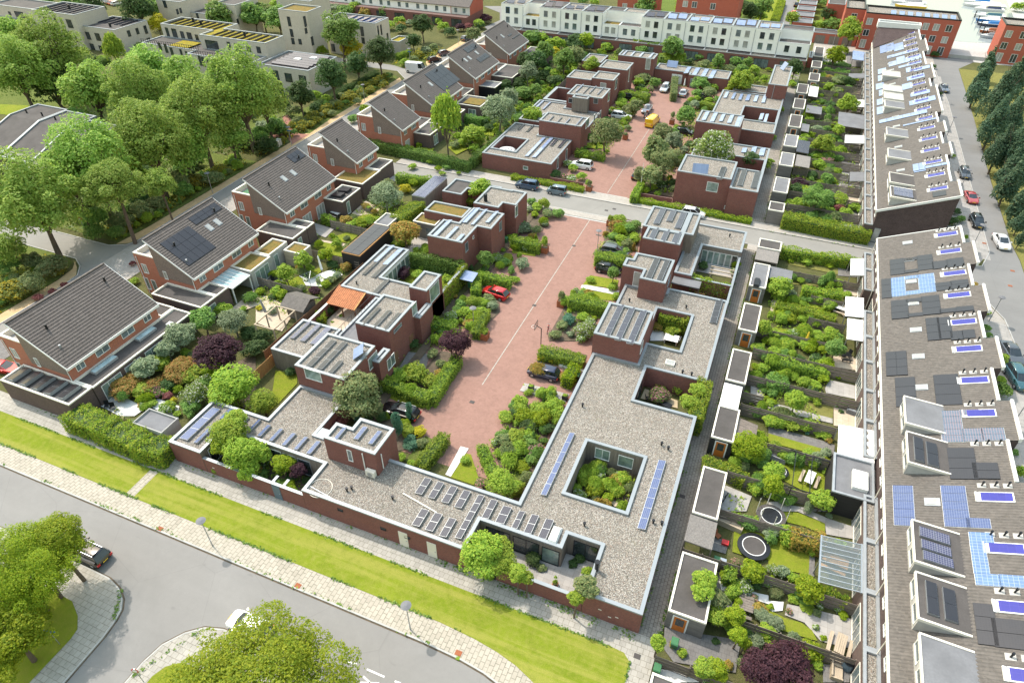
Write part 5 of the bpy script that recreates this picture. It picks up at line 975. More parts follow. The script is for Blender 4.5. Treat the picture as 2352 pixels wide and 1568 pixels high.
for a in (('dark solar roofed garden shed in the far gardens',14,258,1390,390,1300,2.4,'solar_dark'),('grey board roofed shelter beside the far solar shed',14,245,1520,395,1440,2.3,'wood_strip'),('pale corrugated lean-to in the far gardens',14,368,880,468,800,2.3,'white_wall'),('grey lean-to with black wall in the far gardens',14,345,1030,500,985,2.3,'bitumen_grey'),('blue grey garden shelter near the far end of the gardens',14,775,545,905,480,2.5,'solar_sky'),('large grey garden room in the far gardens',14,640,1150,930,1065,2.9,'bitumen_grey'),('grey gabled lean-to beside the far alley sheds',14,300,1200,385,1145,2.3,'bitumen_grey')):
    p, q = at(a[1], a[2], a[3], a[6]), at(a[1], a[4], a[5], a[6]); corrugated('lean_to', a[0],'lean-to', min(p[0], q[0]), min(p[1], q[1]), max(p[0], q[0]), max(p[1], q[1]), a[6], a[6]-.1, a[7],.6)
gv = thing('glass_veranda','glass roofed grey metal veranda with dining table beneath','veranda',(14,42.2,0)); fr = MB()
for k in range(10): y = 39.75+k*.56; fr.hull([(12.4, y, 2.4),(15.7, y, 2.8),(15.7, y+.06,2.8),(12.4, y+.06,2.4)],[(12.4, y, 2.5),(15.7, y, 2.9),(15.7, y+.06,2.9),(12.4, y+.06,2.5)])
fr.box(12.3,39.7,2.3,12.45,44.9,2.48).box(15.6,39.7,2.72,15.75,44.9,2.92)
for y in (39.75,42.2,44.8): fr.box(12.33, y-.05,0,12.43, y+.05,2.3)
fr.build('frame', M['grey_metal'], gv)
n = NT('glass_clear'); n.done((.2,.24,.25),.05,0,.5); n.p.inputs['Alpha'].default_value = .25
MB().hull([(12.4,39.75,2.46),(15.7,39.75,2.86),(15.7,44.85,2.86),(12.4,44.85,2.46)],[(12.4,39.75,2.48),(15.7,39.75,2.88),(15.7,44.85,2.88),(12.4,44.85,2.48)]).build('pane', MATS['glass_clear'], gv)
# sheds and carports west of the home zone
bsd = flat_building('garden_shed','long black shed roofed with eighteen black solar panels','shed',[(-56.3,70.0,-53.1,79.2)], ztop=2.75, wall='wood_black', roof='bitumen', coping='wood_honey', w=.12, drop=.08)
for i in range(2):
    for j in range(9): MB().box(-56.15+i*1.45,70.1+j*1.0,2.76,-54.74+i*1.45,71.08+j*1.0,2.82).build('solar_panel', M['solar_black'], bsd)
scp = flat_building('carport','dark carport roofed with white gridded solar panels beside the cross street','carport',[(-55.4,89.9,-52.9,98.3)], ztop=2.9, wall='wood_grey', roof='bitumen', coping='grey_metal', w=.1, drop=.08)
for i in range(2):
    for j in range(8): MB().box(-55.3+i*1.18,90.0+j*1.02,2.91,-54.15+i*1.18,91.0+j*1.02,2.96).build('solar_panel', M['solar_grid'], scp)
flat_building('garden_shed','small grey flat roof behind the black solar shed','shed',[(-56.6,79.6,-54.0,83.4)], ztop=2.6, wall='wood_shed', roof='bitumen_grey', coping='cream_paint', w=.15); flat_building('garden_shed','small white shed with square sedum roof','shed',[(-64.8,67.3,-61.8,70)], ztop=2.6, wall='wood_pale', roof='sedum', coping='cream_paint', w=.2)
flat_building('garden_shed','grey flat roofed shed behind the long front hedge','shed',[(-57.6,31.6,-53.5,34.0)], ztop=2.5, wall='concrete', roof='bitumen_grey', coping='concrete', w=.1)
sh = thing('summer_house','brown gable roofed summer house beside the timber fence','summer house',(-55,57.7,0)); MB().box(-56.3,56.4,0,-53.6,59.2,2.0).build('wall', M['wood_grey'], sh)
ring = lambda x, o=0: [(x, 55.9,1.9),(x, 57.8,2.8),(x, 59.7,1.9),(x, 59.7,2.0),(x, 57.8,2.92),(x, 55.9,2.0)]
MB().hull([(x, y, z) for x, y, z in ring(-56.9)][0:2]+[(-56.9,57.8,2.92),(-56.9,55.9,2.0)],[(-53.1,55.9,1.9),(-53.1,57.8,2.8),(-53.1,57.8,2.92),(-53.1,55.9,2.0)]).hull([(-56.9,57.8,2.8),(-56.9,59.7,1.9),(-56.9,59.7,2.0),(-56.9,57.8,2.92)],[(-53.1,57.8,2.8),(-53.1,59.7,1.9),(-53.1,59.7,2.0),(-53.1,57.8,2.92)]).build('roof', M['roof_tile_brown'], sh)
tp = thing('tiled_pergola','orange pantile roofed shelter in the brick walled yard','pergola',(-49,60.3,0)); rt = MB()
ys = [58.9+.1*k*.33 for k in range(100)]; v = []
for k in range(60):
    x = -51.4+4.3*k/59; h = .045*math.sin(k*2*math.pi/4); v += [(x, 58.8,2.1+h),(x, 62.2,3.0+h)]
rt.add(v, [(2*i, 2*i+2,2*i+3,2*i+1) for i in range(59)]); rt.build('roof', M['roof_tile_orange'], tp)
MB().hull([(-47.1,58.8,2.0),(-46.9,58.8,2.0),(-46.9,62.2,2.9),(-47.1,62.2,2.9)],[(-47.1,58.8,2.15),(-46.9,58.8,2.15),(-46.9,62.2,3.05),(-47.1,62.2,3.05)]).build('trim', M['wood_honey'], tp)
for x in (-51.2,-49.1,-47.1): MB().box(x-.07,58.95,0, x+.07,59.1,2.05).build('post', M['wood_brown'], tp)
garden_wall('brick yard wall behind the orange pantile shelter',-51.4,62.0 - .3,-46.95,62.0 - .08,2.4, grp='brick yard walls'); garden_wall('long white capped yard wall beside the timber fence',-51.55,54,-51.3,61.6,1.9, cap='white_paint', grp='brick yard walls')
pg = thing('pergola','open rectangular timber pergola frame over warm paving','pergola',(-55.4,53.2,0)); fr = MB()
for x, y in ((-56.9,51),(-54.0,51),(-56.9,55.4),(-54,55.4),(-56.9,53.2),(-54,53.2)): MB().box(x-.07, y-.07,0, x+.07, y+.07,2.3).build('post', M['wood_pale'], pg)
for a in ((-57,50.9,-53.9,51.05),(-57,55.35,-53.9,55.5),(-57,50.9,-56.85,55.5),(-54.05,50.9,-53.9,55.5)): fr.box(a[0], a[1],2.31, a[2], a[3],2.45) if a[2]-a[0] > 1 else fr.box(a[0], a[1]+.16,2.312, a[2], a[3]-.16,2.448)
fr.build('beam', M['wood_pale'], pg)
pm = thing('pergola','thin dark metal pergola frame over the white picnic table lawn','pergola',(10,52,0)); fr = MB()
for x, y in ((9.4,49.8),(9.5,55.0),(12.8,49.8),(12.8,54.6)): fr.box(x-.04, y-.04,0, x+.04, y+.04,2.2)
for a, b in (((8.6,49.8),(13,49.8)),((8.9,55.0),(13,54.7)),((9.45,49.8),(9.5,55)),((11.1,49.8),(11.1,54.9))): fr.tube((*a, 2.24),(*b, 2.24),.05, n=4)
fr.build('frame', M['dark_metal'], pm)
# ---------------------------------------------------------------- timber fences between the gardens: each fence a thing
def fence(label, x0, y0, x1, y1, h=1.8, mat='wood_fence', grp='slatted timber garden fences', slats=7, vertical=False):
    t = thing('timber_fence', label, 'fence',((x0+x1)/2,(y0+y1)/2,0),0, grp); L = math.hypot(x1-x0, y1-y0); ux, uy = (x1-x0)/L, (y1-y0)/L; nx, ny = -uy*.02, ux*.02; mb = MB()
    def seg(a, b, z0, z1, off=0, th=1.0):
        ax, ay, bx, by = x0+ux*a+nx*off, y0+uy*a+ny*off, x0+ux*b+nx*off, y0+uy*b+ny*off
        mb.prism([(ax+nx*th, ay+ny*th),(bx+nx*th, by+ny*th),(bx-nx*th, by-ny*th),(ax-nx*th, ay-ny*th)], z0, z1)
    if vertical:
        n = int(L/.35)
        for k in range(n): seg(L*k/n, L*(k+.92)/n, .05, h-.02*(k % 2),(k % 2)*.6)
    else:
        for k in range(slats): seg(0, L, .08+(h-.1)*k/slats, .08+(h-.1)*(k+.78)/slats, (k % 2)*1.6-.8)
    mb.build('panel', M[mat], t); n = max(1, round(L/2))
    ps = MB()
    for k in range(n+1):
        MB().box(x0+ux*L*k/n-.045, y0+uy*L*k/n-.045,0, x0+ux*L*k/n+.045, y0+uy*L*k/n+.045, h+.05).build('post', M[mat], t)
    return t
FX = ['bottom edge garden','purple maple garden','round trampoline garden','picnic table garden','grey gravel path garden','sofa patio garden','dark parasol garden','weeping shrub garden','narrow hedge garden','lower awning garden','upper awning garden','bicycle lawn garden']
for k, (y, xs) in enumerate(((28.6,(3.5,15.7)),(34.1,(4.1,15.6)),(39.2,(4.2,15.7)),(44.9,(3.4,15.7)),(50.0,(3.3,12.9)),(55.5,(3.4,13.4)),(60.6,(3.3,13.5)),(66.0,(3.4,15.7)),(71.4,(3.4,15.7)),(76.4,(3.4,13.9)),(81.3,(9.5,14)),(86.8,(9.5,13.8)),(92.3,(3.5,15.7)))):
    fence('dark slatted fence on the far side of the %s' % FX[min(k, 11)] if k < 12 else 'dark slatted fence below the hedge by the cross street', xs[0], y, xs[1], y, 1.85 if k < 9 else 1.5)
for k in range(17):
    y = 113.6+5.263*k; fence('weathered slatted fence in the far gardens, %s up from the dark gable' % ORD[k],4, y, 15.7, y, 1.8, grp='slatted fences of the far gardens')
fence('front slatted fence below the green bin yard',.8,28.5,3.5,28.5,1.7); fence('slatted fence beside the red bucket corner',.9,39.1,4.3,39.1,1.9); fence('slatted fence beside the mossy shed',3.2,62.9,5.5,62.9,1.7)
fence('long timber board fence along the pergola and summer house gardens',-52.9,47.5,-52.6,69.8,1.8,'wood_brown','timber fences west of the home zone', vertical=True); fence('bright orange timber fence beside the gravel annex',-51.55,43.5,-51.6,50.5,1.8,'wood_honey','timber fences west of the home zone', vertical=True)
fence('timber fence beside the grey flat roofed shed',-51.9,31.2,-51.8,37.2,1.8,'wood_brown','timber fences west of the home zone', vertical=True); fence('grey fence under the parasol and round table garden',-66,61.0,-57,60.8,1.7,'wood_grey','timber fences west of the home zone'); fence('grey fence below the clipped lawn',-64.5,70.5,-53.5,70.0,1.6,'wood_grey','timber fences west of the home zone')
fence('grey fence panel beside the small green hedge',-64.8,79.2,-56.8,79.0,1.7,'wood_grey','timber fences west of the home zone'); fence('timber fence along the far west gardens',-52,128,-52,172,1.8,'wood_grey','timber fences west of the home zone', vertical=True)
# ---------------------------------------------------------------- vegetation
def leaf_mesh(name, C, N, size, rng, stretch=1.5, jitter=.55):
    """C leaf centres, N outward normals -> one mesh of small folded leaf quads"""
    n = len(C); nn = N+rng.normal(0, jitter, (n, 3)); nn /= np.linalg.norm(nn, axis=1)[:, None]+1e-9
    a = np.cross(nn, rng.normal(0,1,(n, 3))); a /= np.linalg.norm(a, axis=1)[:, None]+1e-9; b = np.cross(nn, a)
    s = size*rng.uniform(.6,1.3, n)[:, None]; V = np.empty((n, 4,3))
    V[:, 0] = C-a*s*stretch*.5; V[:, 1] = C+b*s*.42-nn*s*.12; V[:, 2] = C+a*s*stretch*.5; V[:, 3] = C-b*s*.42-nn*s*.12
    return quads_mesh(name, V)
def quads_mesh(name, V):
    n = len(V); me = bpy.data.meshes.new(name); me.vertices.add(n*4); me.vertices.foreach_set('co', V.reshape(-1).astype(np.float32))
    me.loops.add(n*4); me.loops.foreach_set('vertex_index', np.arange(n*4, dtype=np.int32)); me.polygons.add(n)
    me.polygons.foreach_set('loop_start', np.arange(0, n*4,4, dtype=np.int32)); me.polygons.foreach_set('loop_total', np.full(n, 4, np.int32)); me.update(calc_edges=True); return me
def usphere(rng, n):
    v = rng.normal(0,1,(n, 3)); return v/np.linalg.norm(v, axis=1)[:, None]
def crown_mesh(shape, seed, n, leaf, lobes):
    rng = np.random.default_rng(seed); Cs, Ns = [],[]
    if shape == 'weep':
        k = max(40, n//14)
        th = rng.uniform(0,2*np.pi, k); rr = np.sqrt(rng.uniform(.03,1, k))*.85; top = 1.0-rr**2*.75+rng.normal(0,.08, k)
        for i in range(k):
            m = n//k; ln = rng.uniform(.25,.8)*(1-.2*rr[i]); t = np.linspace(0,1, m); r = (rr[i]+.16*np.sqrt(t)*rr[i])*rng.uniform(.7,1.15)
            Cs.append(np.stack([np.cos(th[i])*r, np.sin(th[i])*r, top[i]-ln*t],1)+rng.normal(0,.045,(m, 3))); d = np.array([np.cos(th[i]), np.sin(th[i]),.5]); Ns.append(np.repeat(d[None], m, 0))
        return leaf_mesh('crown', np.concatenate(Cs), np.concatenate(Ns), leaf, rng, 1.9,.5)
    cen, rad = [],[]
    for i in range(lobes):
        d = usphere(rng, 1)[0]; q = rng.uniform(.3,.84) if lobes < 60 else rng.uniform(.42,.93)
        if shape in ('column','cone'):
            z = -1+2*(i+.5)/lobes; w = (1-abs(z)**3)*.75 if shape == 'column' else (1-(z+1)/2)**.8*.85+.05
            a = rng.uniform(0,6.28); o = w*rng.uniform(.1,.55); cen.append((math.cos(a)*o, math.sin(a)*o, z*.92)); rad.append(max(.12, w*rng.uniform(.45,.75))); continue
        if shape == 'mound' and d[2] < -.3: d[2] *= -.6
        if shape == 'tree' and d[2] < -.55: d[2] *= .5
        cen.append(d*q*np.array([1,1,.95])); rad.append(rng.uniform(.2,.46)*(1.15-.4*q)*(22/max(lobes, 14))**.3)
    cen, rad = np.array(cen), np.array(rad); w = rad**2/np.sum(rad**2)
    for c, r, k in zip(cen, rad, w):
        m = max(4, int(n*k*.62)); d = usphere(rng, m); d[:, 2] = np.where(d[:, 2] < -.5,-d[:, 2], d[:, 2]); rr = r*np.cbrt(rng.uniform(.45,1.1, m))[:, None]
        P = c+d*rr*np.array([1,1,.85 if shape not in ('column','cone') else 1.1]); Cs.append(P); Ns.append(d*.6+c*.35+np.array([0,0,.85]))
    if shape in ('tree','mound'):
        m = n//7; d = usphere(rng, m); d[:, 2] = np.where(d[:, 2] < -.6,-d[:, 2], d[:, 2]); k = rng.normal(0,2.2,(7,3)); ph = rng.uniform(0,6,7); q = sum(np.sin(d@k[i]*1.6+ph[i]) for i in range(7))
        Cs.append(d*(.80+.055*q+rng.normal(0,.035, m))[:, None]*np.array([1,1,.95])); Ns.append(d*.9+np.array([0,0,.5]))
    C, N = np.concatenate(Cs), np.concatenate(Ns)
    if shape == 'mound': C[:, 2] = np.maximum(C[:, 2],-.95)
    return leaf_mesh('crown', C, N, leaf, rng)
PROTO = {}
def proto(shape, r, seed):
    lod = 0 if r < 45 else 1 if r < 80 else 2 if r < 150 else 3 if r < 280 else 4 if r < 520 else 5
    k = (shape, lod, seed % (4 if lod < 4 else 2))
    if k not in PROTO:
        n = (700,1600,4000,9000,23000,90000)[lod]; lf = (.27,.185,.12,.072,.042,.019)[lod]
        if shape == 'weep': n = int(n*1.3); lf *= .8
        PROTO[k] = crown_mesh(shape, 11+seed % 4*7+lod*31+len(shape)*101, n, lf, {'column': 16,'cone': 18}.get(shape, (10,18,30,50,85,130)[lod])); PROTO[k].materials.append(M['leaf_mid'])
    return PROTO[k]
def leafobj(name, me, mat, parent=None):
    o = link(name, me, parent); o.material_slots[0].link = 'OBJECT'; o.material_slots[0].material = M[mat]; return o
KINDS = {'b': ('leaf_bright','bright green'),'g': ('leaf_mid','mid green'),'d': ('leaf_dark','dark green'),'o': ('leaf_olive','olive green'),'v': ('leaf_silver','pale silvery green'),'t': ('leaf_teal','blue green'),'p': ('leaf_purple','dark purple'),
         'm': ('leaf_maroon','red leaved'),'y': ('leaf_yellow','yellow'),'l': ('leaf_lime','yellow green'),'r': ('leaf_rust','rusty orange green'),'w': ('leaf_white','white flowering'),'k': ('leaf_pink','pink flowering'),'x': ('leaf_creeper','fresh green'),'q': ('leaf_goldrod','yellow flowered wild'),
         'h': ('leaf_park','full leafy green'),'i': ('leaf_pine','dark pine'),'c': ('leaf_teal','slim columnar blue green'),'z': ('leaf_creeper','light green weeping')}
PLANTS, SPEC = [],[]
def V(rc, rows): SPEC.extend((rc, *q) for q in rows)
def plant(sd_, merge, rc, x, y, r, code, hk=1.0, zc=None):
    lo = code.lower(); mat, adj = KINDS[lo]; s = mpp(rc, x, y, 1.5)*r
    rz = (sd_*2.399) % 6.28
    if code in 'ci':
        R_ = s; H = R_*(5.2 if code == 'c' else 2.9)*hk; x0, y0, _ = at(rc, x, y, H*.5); sh = 'column' if code == 'c' else 'cone'
        if code == 'c':
            o = leafobj('conifer', proto(sh, r*1.6, sd_), mat); o.location = (x0, y0, H*.5); o.scale = (R_, R_, H*.5); o.rotation_euler = (0,0, rz); PLANTS.append((o, adj, 'conifer',(x0, y0, H*.5), R_)); tag(o, None, 'conifer'); return o
    tree = code.isupper() or code == 'i'
    if code == 'Z': mat, adj = 'leaf_bright','light green weeping'
    if not tree:
        R_ = s; H = R_*1.55*hk; x0, y0, _ = at(rc, x, y, H*.5)
        if merge is not None: merge.append((proto('mound', r, sd_), mat, (x0, y0, H*.46),(R_, R_, H*.5), rz)); return
        o = leafobj('shrub', proto('mound', r, sd_), mat); o.location = (x0, y0, H*.46); o.scale = (R_*(1+.2*math.sin(sd_*7)), R_*(1+.2*math.sin(sd_*3+1)), H*.5); o.rotation_euler = (0,0, rz)
        PLANTS.append((o, adj, 'shrub',(x0, y0, H*.5), R_)); return tag(o, None, 'shrub')
    R_ = s; Hc = R_*(.95*hk*(1.15 if code == 'H' else 1) if code not in 'iZ' else 1.6*hk)           # half height of the crown
    zc = zc or Hc+(max(1.0, R_*.42) if code != 'H' else R_*.2)
    s = mpp(rc, x, y, zc)*r; Hc *= s/R_; R_ = s; zc = max(zc, Hc*1.02)
    x0, y0, _ = at(rc, x, y, zc); t = thing('tree','','tree',(x0, y0,0)); rng = random.Random(sd_)
    sh = {'i': 'cone','Z': 'weep'}.get(code, 'tree'); o = leafobj('crown', proto(sh, r, sd_), mat, t); o.location = (0,0, zc); o.scale = (R_, R_, Hc); o.rotation_euler = (0,0, rz)
    tr = max(.07, R_*.055); mb = MB(); hb = max(.4, zc-Hc*.75); lean = (rng.uniform(-.12,.12)*R_, rng.uniform(-.12,.12)*R_)
    mb.tube((0,0,-.05),(lean[0]*.5, lean[1]*.5, hb*.55), tr*1.25, tr, 8); mb.tube((lean[0]*.5, lean[1]*.5, hb*.55),(lean[0], lean[1], hb), tr, tr*.8,8)
    for k in range(7):
        a = k*2.4+rng.uniform(0,.6); e = rng.uniform(.35,.75); L1 = (lean[0]+math.cos(a)*R_*e*.5, lean[1]+math.sin(a)*R_*e*.5, hb+Hc*rng.uniform(.35,.7)); L2 = (math.cos(a)*R_*e, math.sin(a)*R_*e, zc+Hc*rng.uniform(-.1,.5))
        mb.tube((lean[0], lean[1], hb*.98), L1, tr*.6, tr*.38,6); mb.tube(L1, L2, tr*.38, tr*.12,5)
    mb.tube((lean[0], lean[1], hb),(lean[0]*.5, lean[1]*.5, zc+Hc*.5), tr*.75, tr*.2,6)
    link('trunk', mb.mesh('trunk', M['bark' if code not in 'V' else 'bark_pale']), t); PLANTS.append((t, adj, 'tree',(x0, y0, zc), R_)); return t
HEDGES = []
def hedge(pts, wd, h, mat='leaf_hedge', label='', name='hedge', z0=0.0, dens=100, leaf=.15, wob=.09, core=True, group='garden hedges'):
    rng = np.random.default_rng(len(HEDGES)+5); C, N = [],[]; x0, y0 = pts[len(pts)//2][:2]
    for (ax, ay),(bx, by) in zip(pts, pts[1:]):
        L = math.hypot(bx-ax, by-ay); ux, uy = (bx-ax)/L, (by-ay)/L; nx, ny = -uy, ux
        def put(u, v, z, nn):
            w = wob*(np.sin(u*1.13+v*1.9+ax)+np.sin(u*2.71-v*1.3+by)*.8+np.sin(u*.47+z*2.3+ay)+np.sin(u*5.3+v*4+z*3)*.5); zz = np.where(z > h*.85, z+w*1.2, z); v2 = v*(1+w*.6/max(wd, 1)*1.5)
            C.append(np.stack([ax+ux*u+nx*v2, ay+uy*u+ny*v2, zz],1)+rng.normal(0,.075,(len(u),3))); N.append(np.repeat(np.array(nn)[None], len(u),0))
        n = int(L*wd*dens)+3; put(rng.uniform(-.1, L+.1, n), rng.uniform(-wd/2, wd/2, n), np.full(n, h)-rng.uniform(0,.1, n),(0,0,1.))
        for s in (-1,1): n = int(L*(h-z0)*dens)+3; put(rng.uniform(-.1, L+.1, n), np.full(n, s*wd/2), rng.uniform(z0+.05, h, n),(nx*s, ny*s, .4))
        for u, s in ((0,-1),(L, 1)): n = int(wd*(h-z0)*dens)+3; put(np.full(n, u*1.0), rng.uniform(-wd/2, wd/2, n), rng.uniform(z0+.05, h, n),(ux*s, uy*s, .4))
    C, N = np.concatenate(C)-np.array([x0, y0,0]), np.concatenate(N); me = leaf_mesh('hedge', C, N, leaf, rng, 1.4,.7); me.materials.append(M[mat])
    o = link(name, me); o.location = (x0, y0,0)
    if core:
        mb = MB()
        for (ax, ay),(bx, by) in zip(pts, pts[1:]):
            L = math.hypot(bx-ax, by-ay); ux, uy = (bx-ax)/L, (by-ay)/L; nx, ny = -uy*(wd/2-.22), ux*(wd/2-.22)
            mb.prism([(ax+nx-x0, ay+ny-y0),(bx+nx-x0, by+ny-y0),(bx-nx-x0, by-ny-y0),(ax-nx-x0, ay-ny-y0)], z0, h-.4)
        c_ = link('branch_core', mb.mesh('branch_core', M['leaf_dark']), o)
    tag(o, label, 'hedge' if name == 'hedge' else 'climber', group); HEDGES.append(o); return o
def ph(rc, pts, wd, h, label, mat='leaf_hedge', **k): return hedge([at(rc, x, y, h)[:2] for x, y in pts], wd, h, mat, label, **k)
ph(32,[(1150,330),(1600,500),(1845,115)],1.3,1.7,'tall clipped L shaped hedge beside the purple tree')
ph(32,[(1500,1120),(1725,840)],1.3,1.6,'clipped hedge strip beside the white paving path','leaf_hedge'); ph(32,[(2080,940),(2120,1080),(2200,1220)],1.1,1.1,'curved low hedge between two brick paths')
ph(22,[(2010,1080),(2040,930),(2340,990)],1.3,1.8,'tall hedge wrapped round the red car parking place'); ph(22,[(1560,1370),(1830,1400)],1.6,1.5,'short hedge over the green bins beside the purple tree'); ph(22,[(2110,1270),(2010,1470)],1.2,1.5,'hedge along the corten planter and lamp')
ph(22,[(1280,430),(1500,280)],2.2,2.6,'tall bushy hedge between lawn and sedum shed','leaf_creeper'); ph(22,[(1290,30),(1610,60)],1.2,1.8,'hedge along the cross street beside the gridded carport'); ph(22,[(610,400),(710,440)],.9,1.6,'small green hedge on the grey fence panel')
hedge([(-46.6,73.75),(-38,73.75)],.9,2.9,'leaf_mid','broad ivy hedge on the wall behind the glass walled court','climber'); hedge([(-37.65,66.2),(-37.65,73.6)],.7,2.9,'leaf_creeper','creeper spilling over the brick wall beside the red car','climber')
ph(23,[(0,610),(260,670)],1.3,1.8,'clipped hedge ending at the corten planter opposite the lamp'); ph(23,[(770,765),(1030,800)],1.6,1.9,'clipped hedge between the two parked dark cars'); ph(23,[(535,1150),(880,1220)],1.7,1.9,'broad clipped hedge beside the corten planter and white wooden path')
ph(23,[(0,40),(660,155)],1.1,.9,'low bright hedge along the cross street, left of the far home zone','leaf_box'); ph(23,[(1115,240),(2200,445)],1.1,.9,'low bright hedge along the cross street, right of the far home zone','leaf_box'); ph(23,[(1120,225),(1200,80)],1.2,1.7,'hedge corner beside the white flag pole')
ph(13,[(590,1375),(850,1420)],1.3,1.4,'hedge beside the striped lamp in the far home zone'); ph(13,[(1050,830),(1250,880)],2.0,1.8,'domed hedge over the black car in the far home zone'); ph(13,[(1500,700),(1490,850)],1.3,2.2,'narrow hedge between two silver cars','leaf_olive'); ph(13,[(1740,930),(1870,960)],1.5,1.8,'clipped hedge at the right of the far home zone head')
ph(12,[(1030,1285),(1500,1385),(1960,1490)],1.5,2.0,'long tall hedge along the cross street below the weeping birch','leaf_mid'); ph(12,[(1980,1460),(2260,1220)],1.2,1.9,'hedge running back from the cross street to the parasol house','leaf_mid'); ph(12,[(1915,1055),(2080,1085)],1.3,1.9,'hedge between the sedum extension and silver tree','leaf_mid'); ph(12,[(530,960),(830,790),(1110,650)],1.3,1.8,'long dark hedge behind the wild yellow flowers','leaf_dark'); ph(12,[(1290,500),(1410,455)],1.2,1.6,'hedge between the wild verge and beige annex')
ph(12,[(1330,1340),(1470,1370)],1.0,1.6,'bright hedge in front of the narrow house beside the birch','leaf_box')
ph(11,[(860,570),(990,520)],1.4,1.6,'hedge in front of the lower beige villa wing','leaf_mid'); ph(11,[(1520,600),(1700,620)],1.6,1.8,'dark hedge below the roof terrace of the sedum villa','leaf_dark')
ph(24,[(150,400),(560,480),(950,550)],2.0,2.3,'long thick leafy hedge on the wall north of the cross street','leaf_creeper'); ph(24,[(135,705),(500,760),(860,805)],1.3,1.9,'long leafy hedge along the cross street above the bicycle lawn','leaf_creeper')
hedge([(-1.1,55.3),(-1.1,61.5)],1.5,3.2,'leaf_creeper','bright climber covering the wall beside the alley','climber'); ph(31,[(640,620),(1000,760),(1300,900),(1530,950)],2.6,2.5,'long thick mixed hedge along the front path left of the brick wall','leaf_creeper', wob=.16)
ph(33,[(585,205),(505,330)],1.3,1.8,'bright yellow green cube hedge behind the navy hatchback','leaf_lime', wob=.01); ph(33,[(260,60),(660,150)],1.6,1.6,'mixed hedge above the three yellow bushes'); ph(43,[(2020,500),(1995,600)],.9,1.6,'clipped hedge block beside the bright round bush','leaf_hedge', wob=.02)
ph(22,[(590,1280),(590,1350)],1.1,1.5,'clipped cube hedge in the brick walled yard','leaf_box', wob=.02); hedge([(-9.0,83.6),(-1.4,83.6)],.8,2.5,'leaf_creeper','ivy hanging on the wall below the timber pergola patio','climber'); hedge([(-8.9,73.2),(-5.2,73.2)],.8,2.6,'leaf_creeper','ivy covered back wall of the chamfered patio','climber')
ph(24,[(80,1215),(330,1260),(620,1345)],1.2,1.5,'leafy hedge row between two lawns below the upper awning','leaf_creeper'); ph(24,[(330,1060),(480,1090),(680,1110)],1.6,1.9,'hedge row beside the upper white awning','leaf_creeper'); ph(34,[(0,130),(240,190),(470,220)],1.5,1.6,'hedge row in the weeping shrub garden','leaf_hedge'); ph(34,[(0,350),(180,370)],1.5,1.6,'short hedge beside the dark parasol','leaf_mid')
ph(33,[(1770,1090),(1960,1120),(2150,1230)],1.3,1.6,'leafy hedge in front of the black fronted shed','leaf_creeper'); ph(44,[(530,700),(720,800)],.8,1.5,'climber along the fence below the glass veranda','leaf_creeper'); ph(44,[(230,180),(520,250)],1.6,1.9,'rusty hedge between the trampoline lawn and veranda','leaf_rust')
ph(14,[(560,570),(760,600)],1.6,1.8,'dark hedge in the far gardens below the grey shed roof','leaf_dark'); ph(14,[(520,620),(740,670)],1.4,1.6,'second dark hedge in the far gardens with round bush at its end','leaf_mid')
ph(14,[(130,0),(60,200)],2.5,1.5,'bright hedge along the far lane at the top','leaf_box'); ph(13,[(1120,370),(1240,375)],1.2,3.0,'creeper on the ground storey of the white terrace','leaf_creeper'); ph(13,[(1250,400),(1390,405)],1.2,3.0,'dark creeper on the white terrace ground storey','leaf_mid')
ph(13,[(2050,740),(1940,860)],.8,2.6,'yellow creeper on the wall left of the round tree','leaf_lime')
# park trees and street trees
V(11,[(100,330,196,'H'),(440,460,321,'H'),(150,640,310,'H'),(500,760,270,'D',1,6),(820,830,279,'H'),(1260,840,290,'H'),(1360,650,248,'H'),(1700,740,217,'H'),(2200,830,372,'H'),(1810,1060,352,'H'),(1350,1290,372,'H'),(2110,1250,196,'H'),(820,1490,414,'H'),(1690,1380,238,'H'),
       (1060,490,90,'Z',1.15),(1450,220,95,'Y'),(1250,70,170,'D'),(1420,80,120,'G'),(2010,140,140,'G'),(2320,140,130,'G'),(850,60,130,'D'),(650,30,110,'G'),(150,20,60,'y'),(430,15,60,'g'),(1390,420,60,'p'),(1300,430,70,'d'),(1500,500,80,'o'),(1630,530,70,'d'),(1090,600,60,'d'),(740,490,90,'b'),(830,530,50,'m'),(560,300,80,'g'),(1200,510,50,'b')])
V(21,[(290,260,434,'H',1,10),(60,720,176,'H'),(1030,140,290,'H',.8,10),(1470,120,155,'H',1,8),(880,420,110,'G'),(1200,50,176,'H'),(620,60,269,'H',1,9),(300,820,120,'o'),(470,870,140,'o'),(280,1020,150,'o'),(100,1100,130,'q'),(60,870,110,'g'),(1100,450,110,'o'),(1290,360,120,'o'),(1430,300,110,'o'),(1680,170,110,'g'),(860,560,110,'g'),(1060,560,90,'g'),(740,400,90,'b'),(1770,90,90,'q'),(1950,60,90,'o'),(350,1160,50,'m'),(480,1110,45,'m'),(590,1050,40,'m'),(1240,1010,45,'b'),(1220,850,35,'m')])
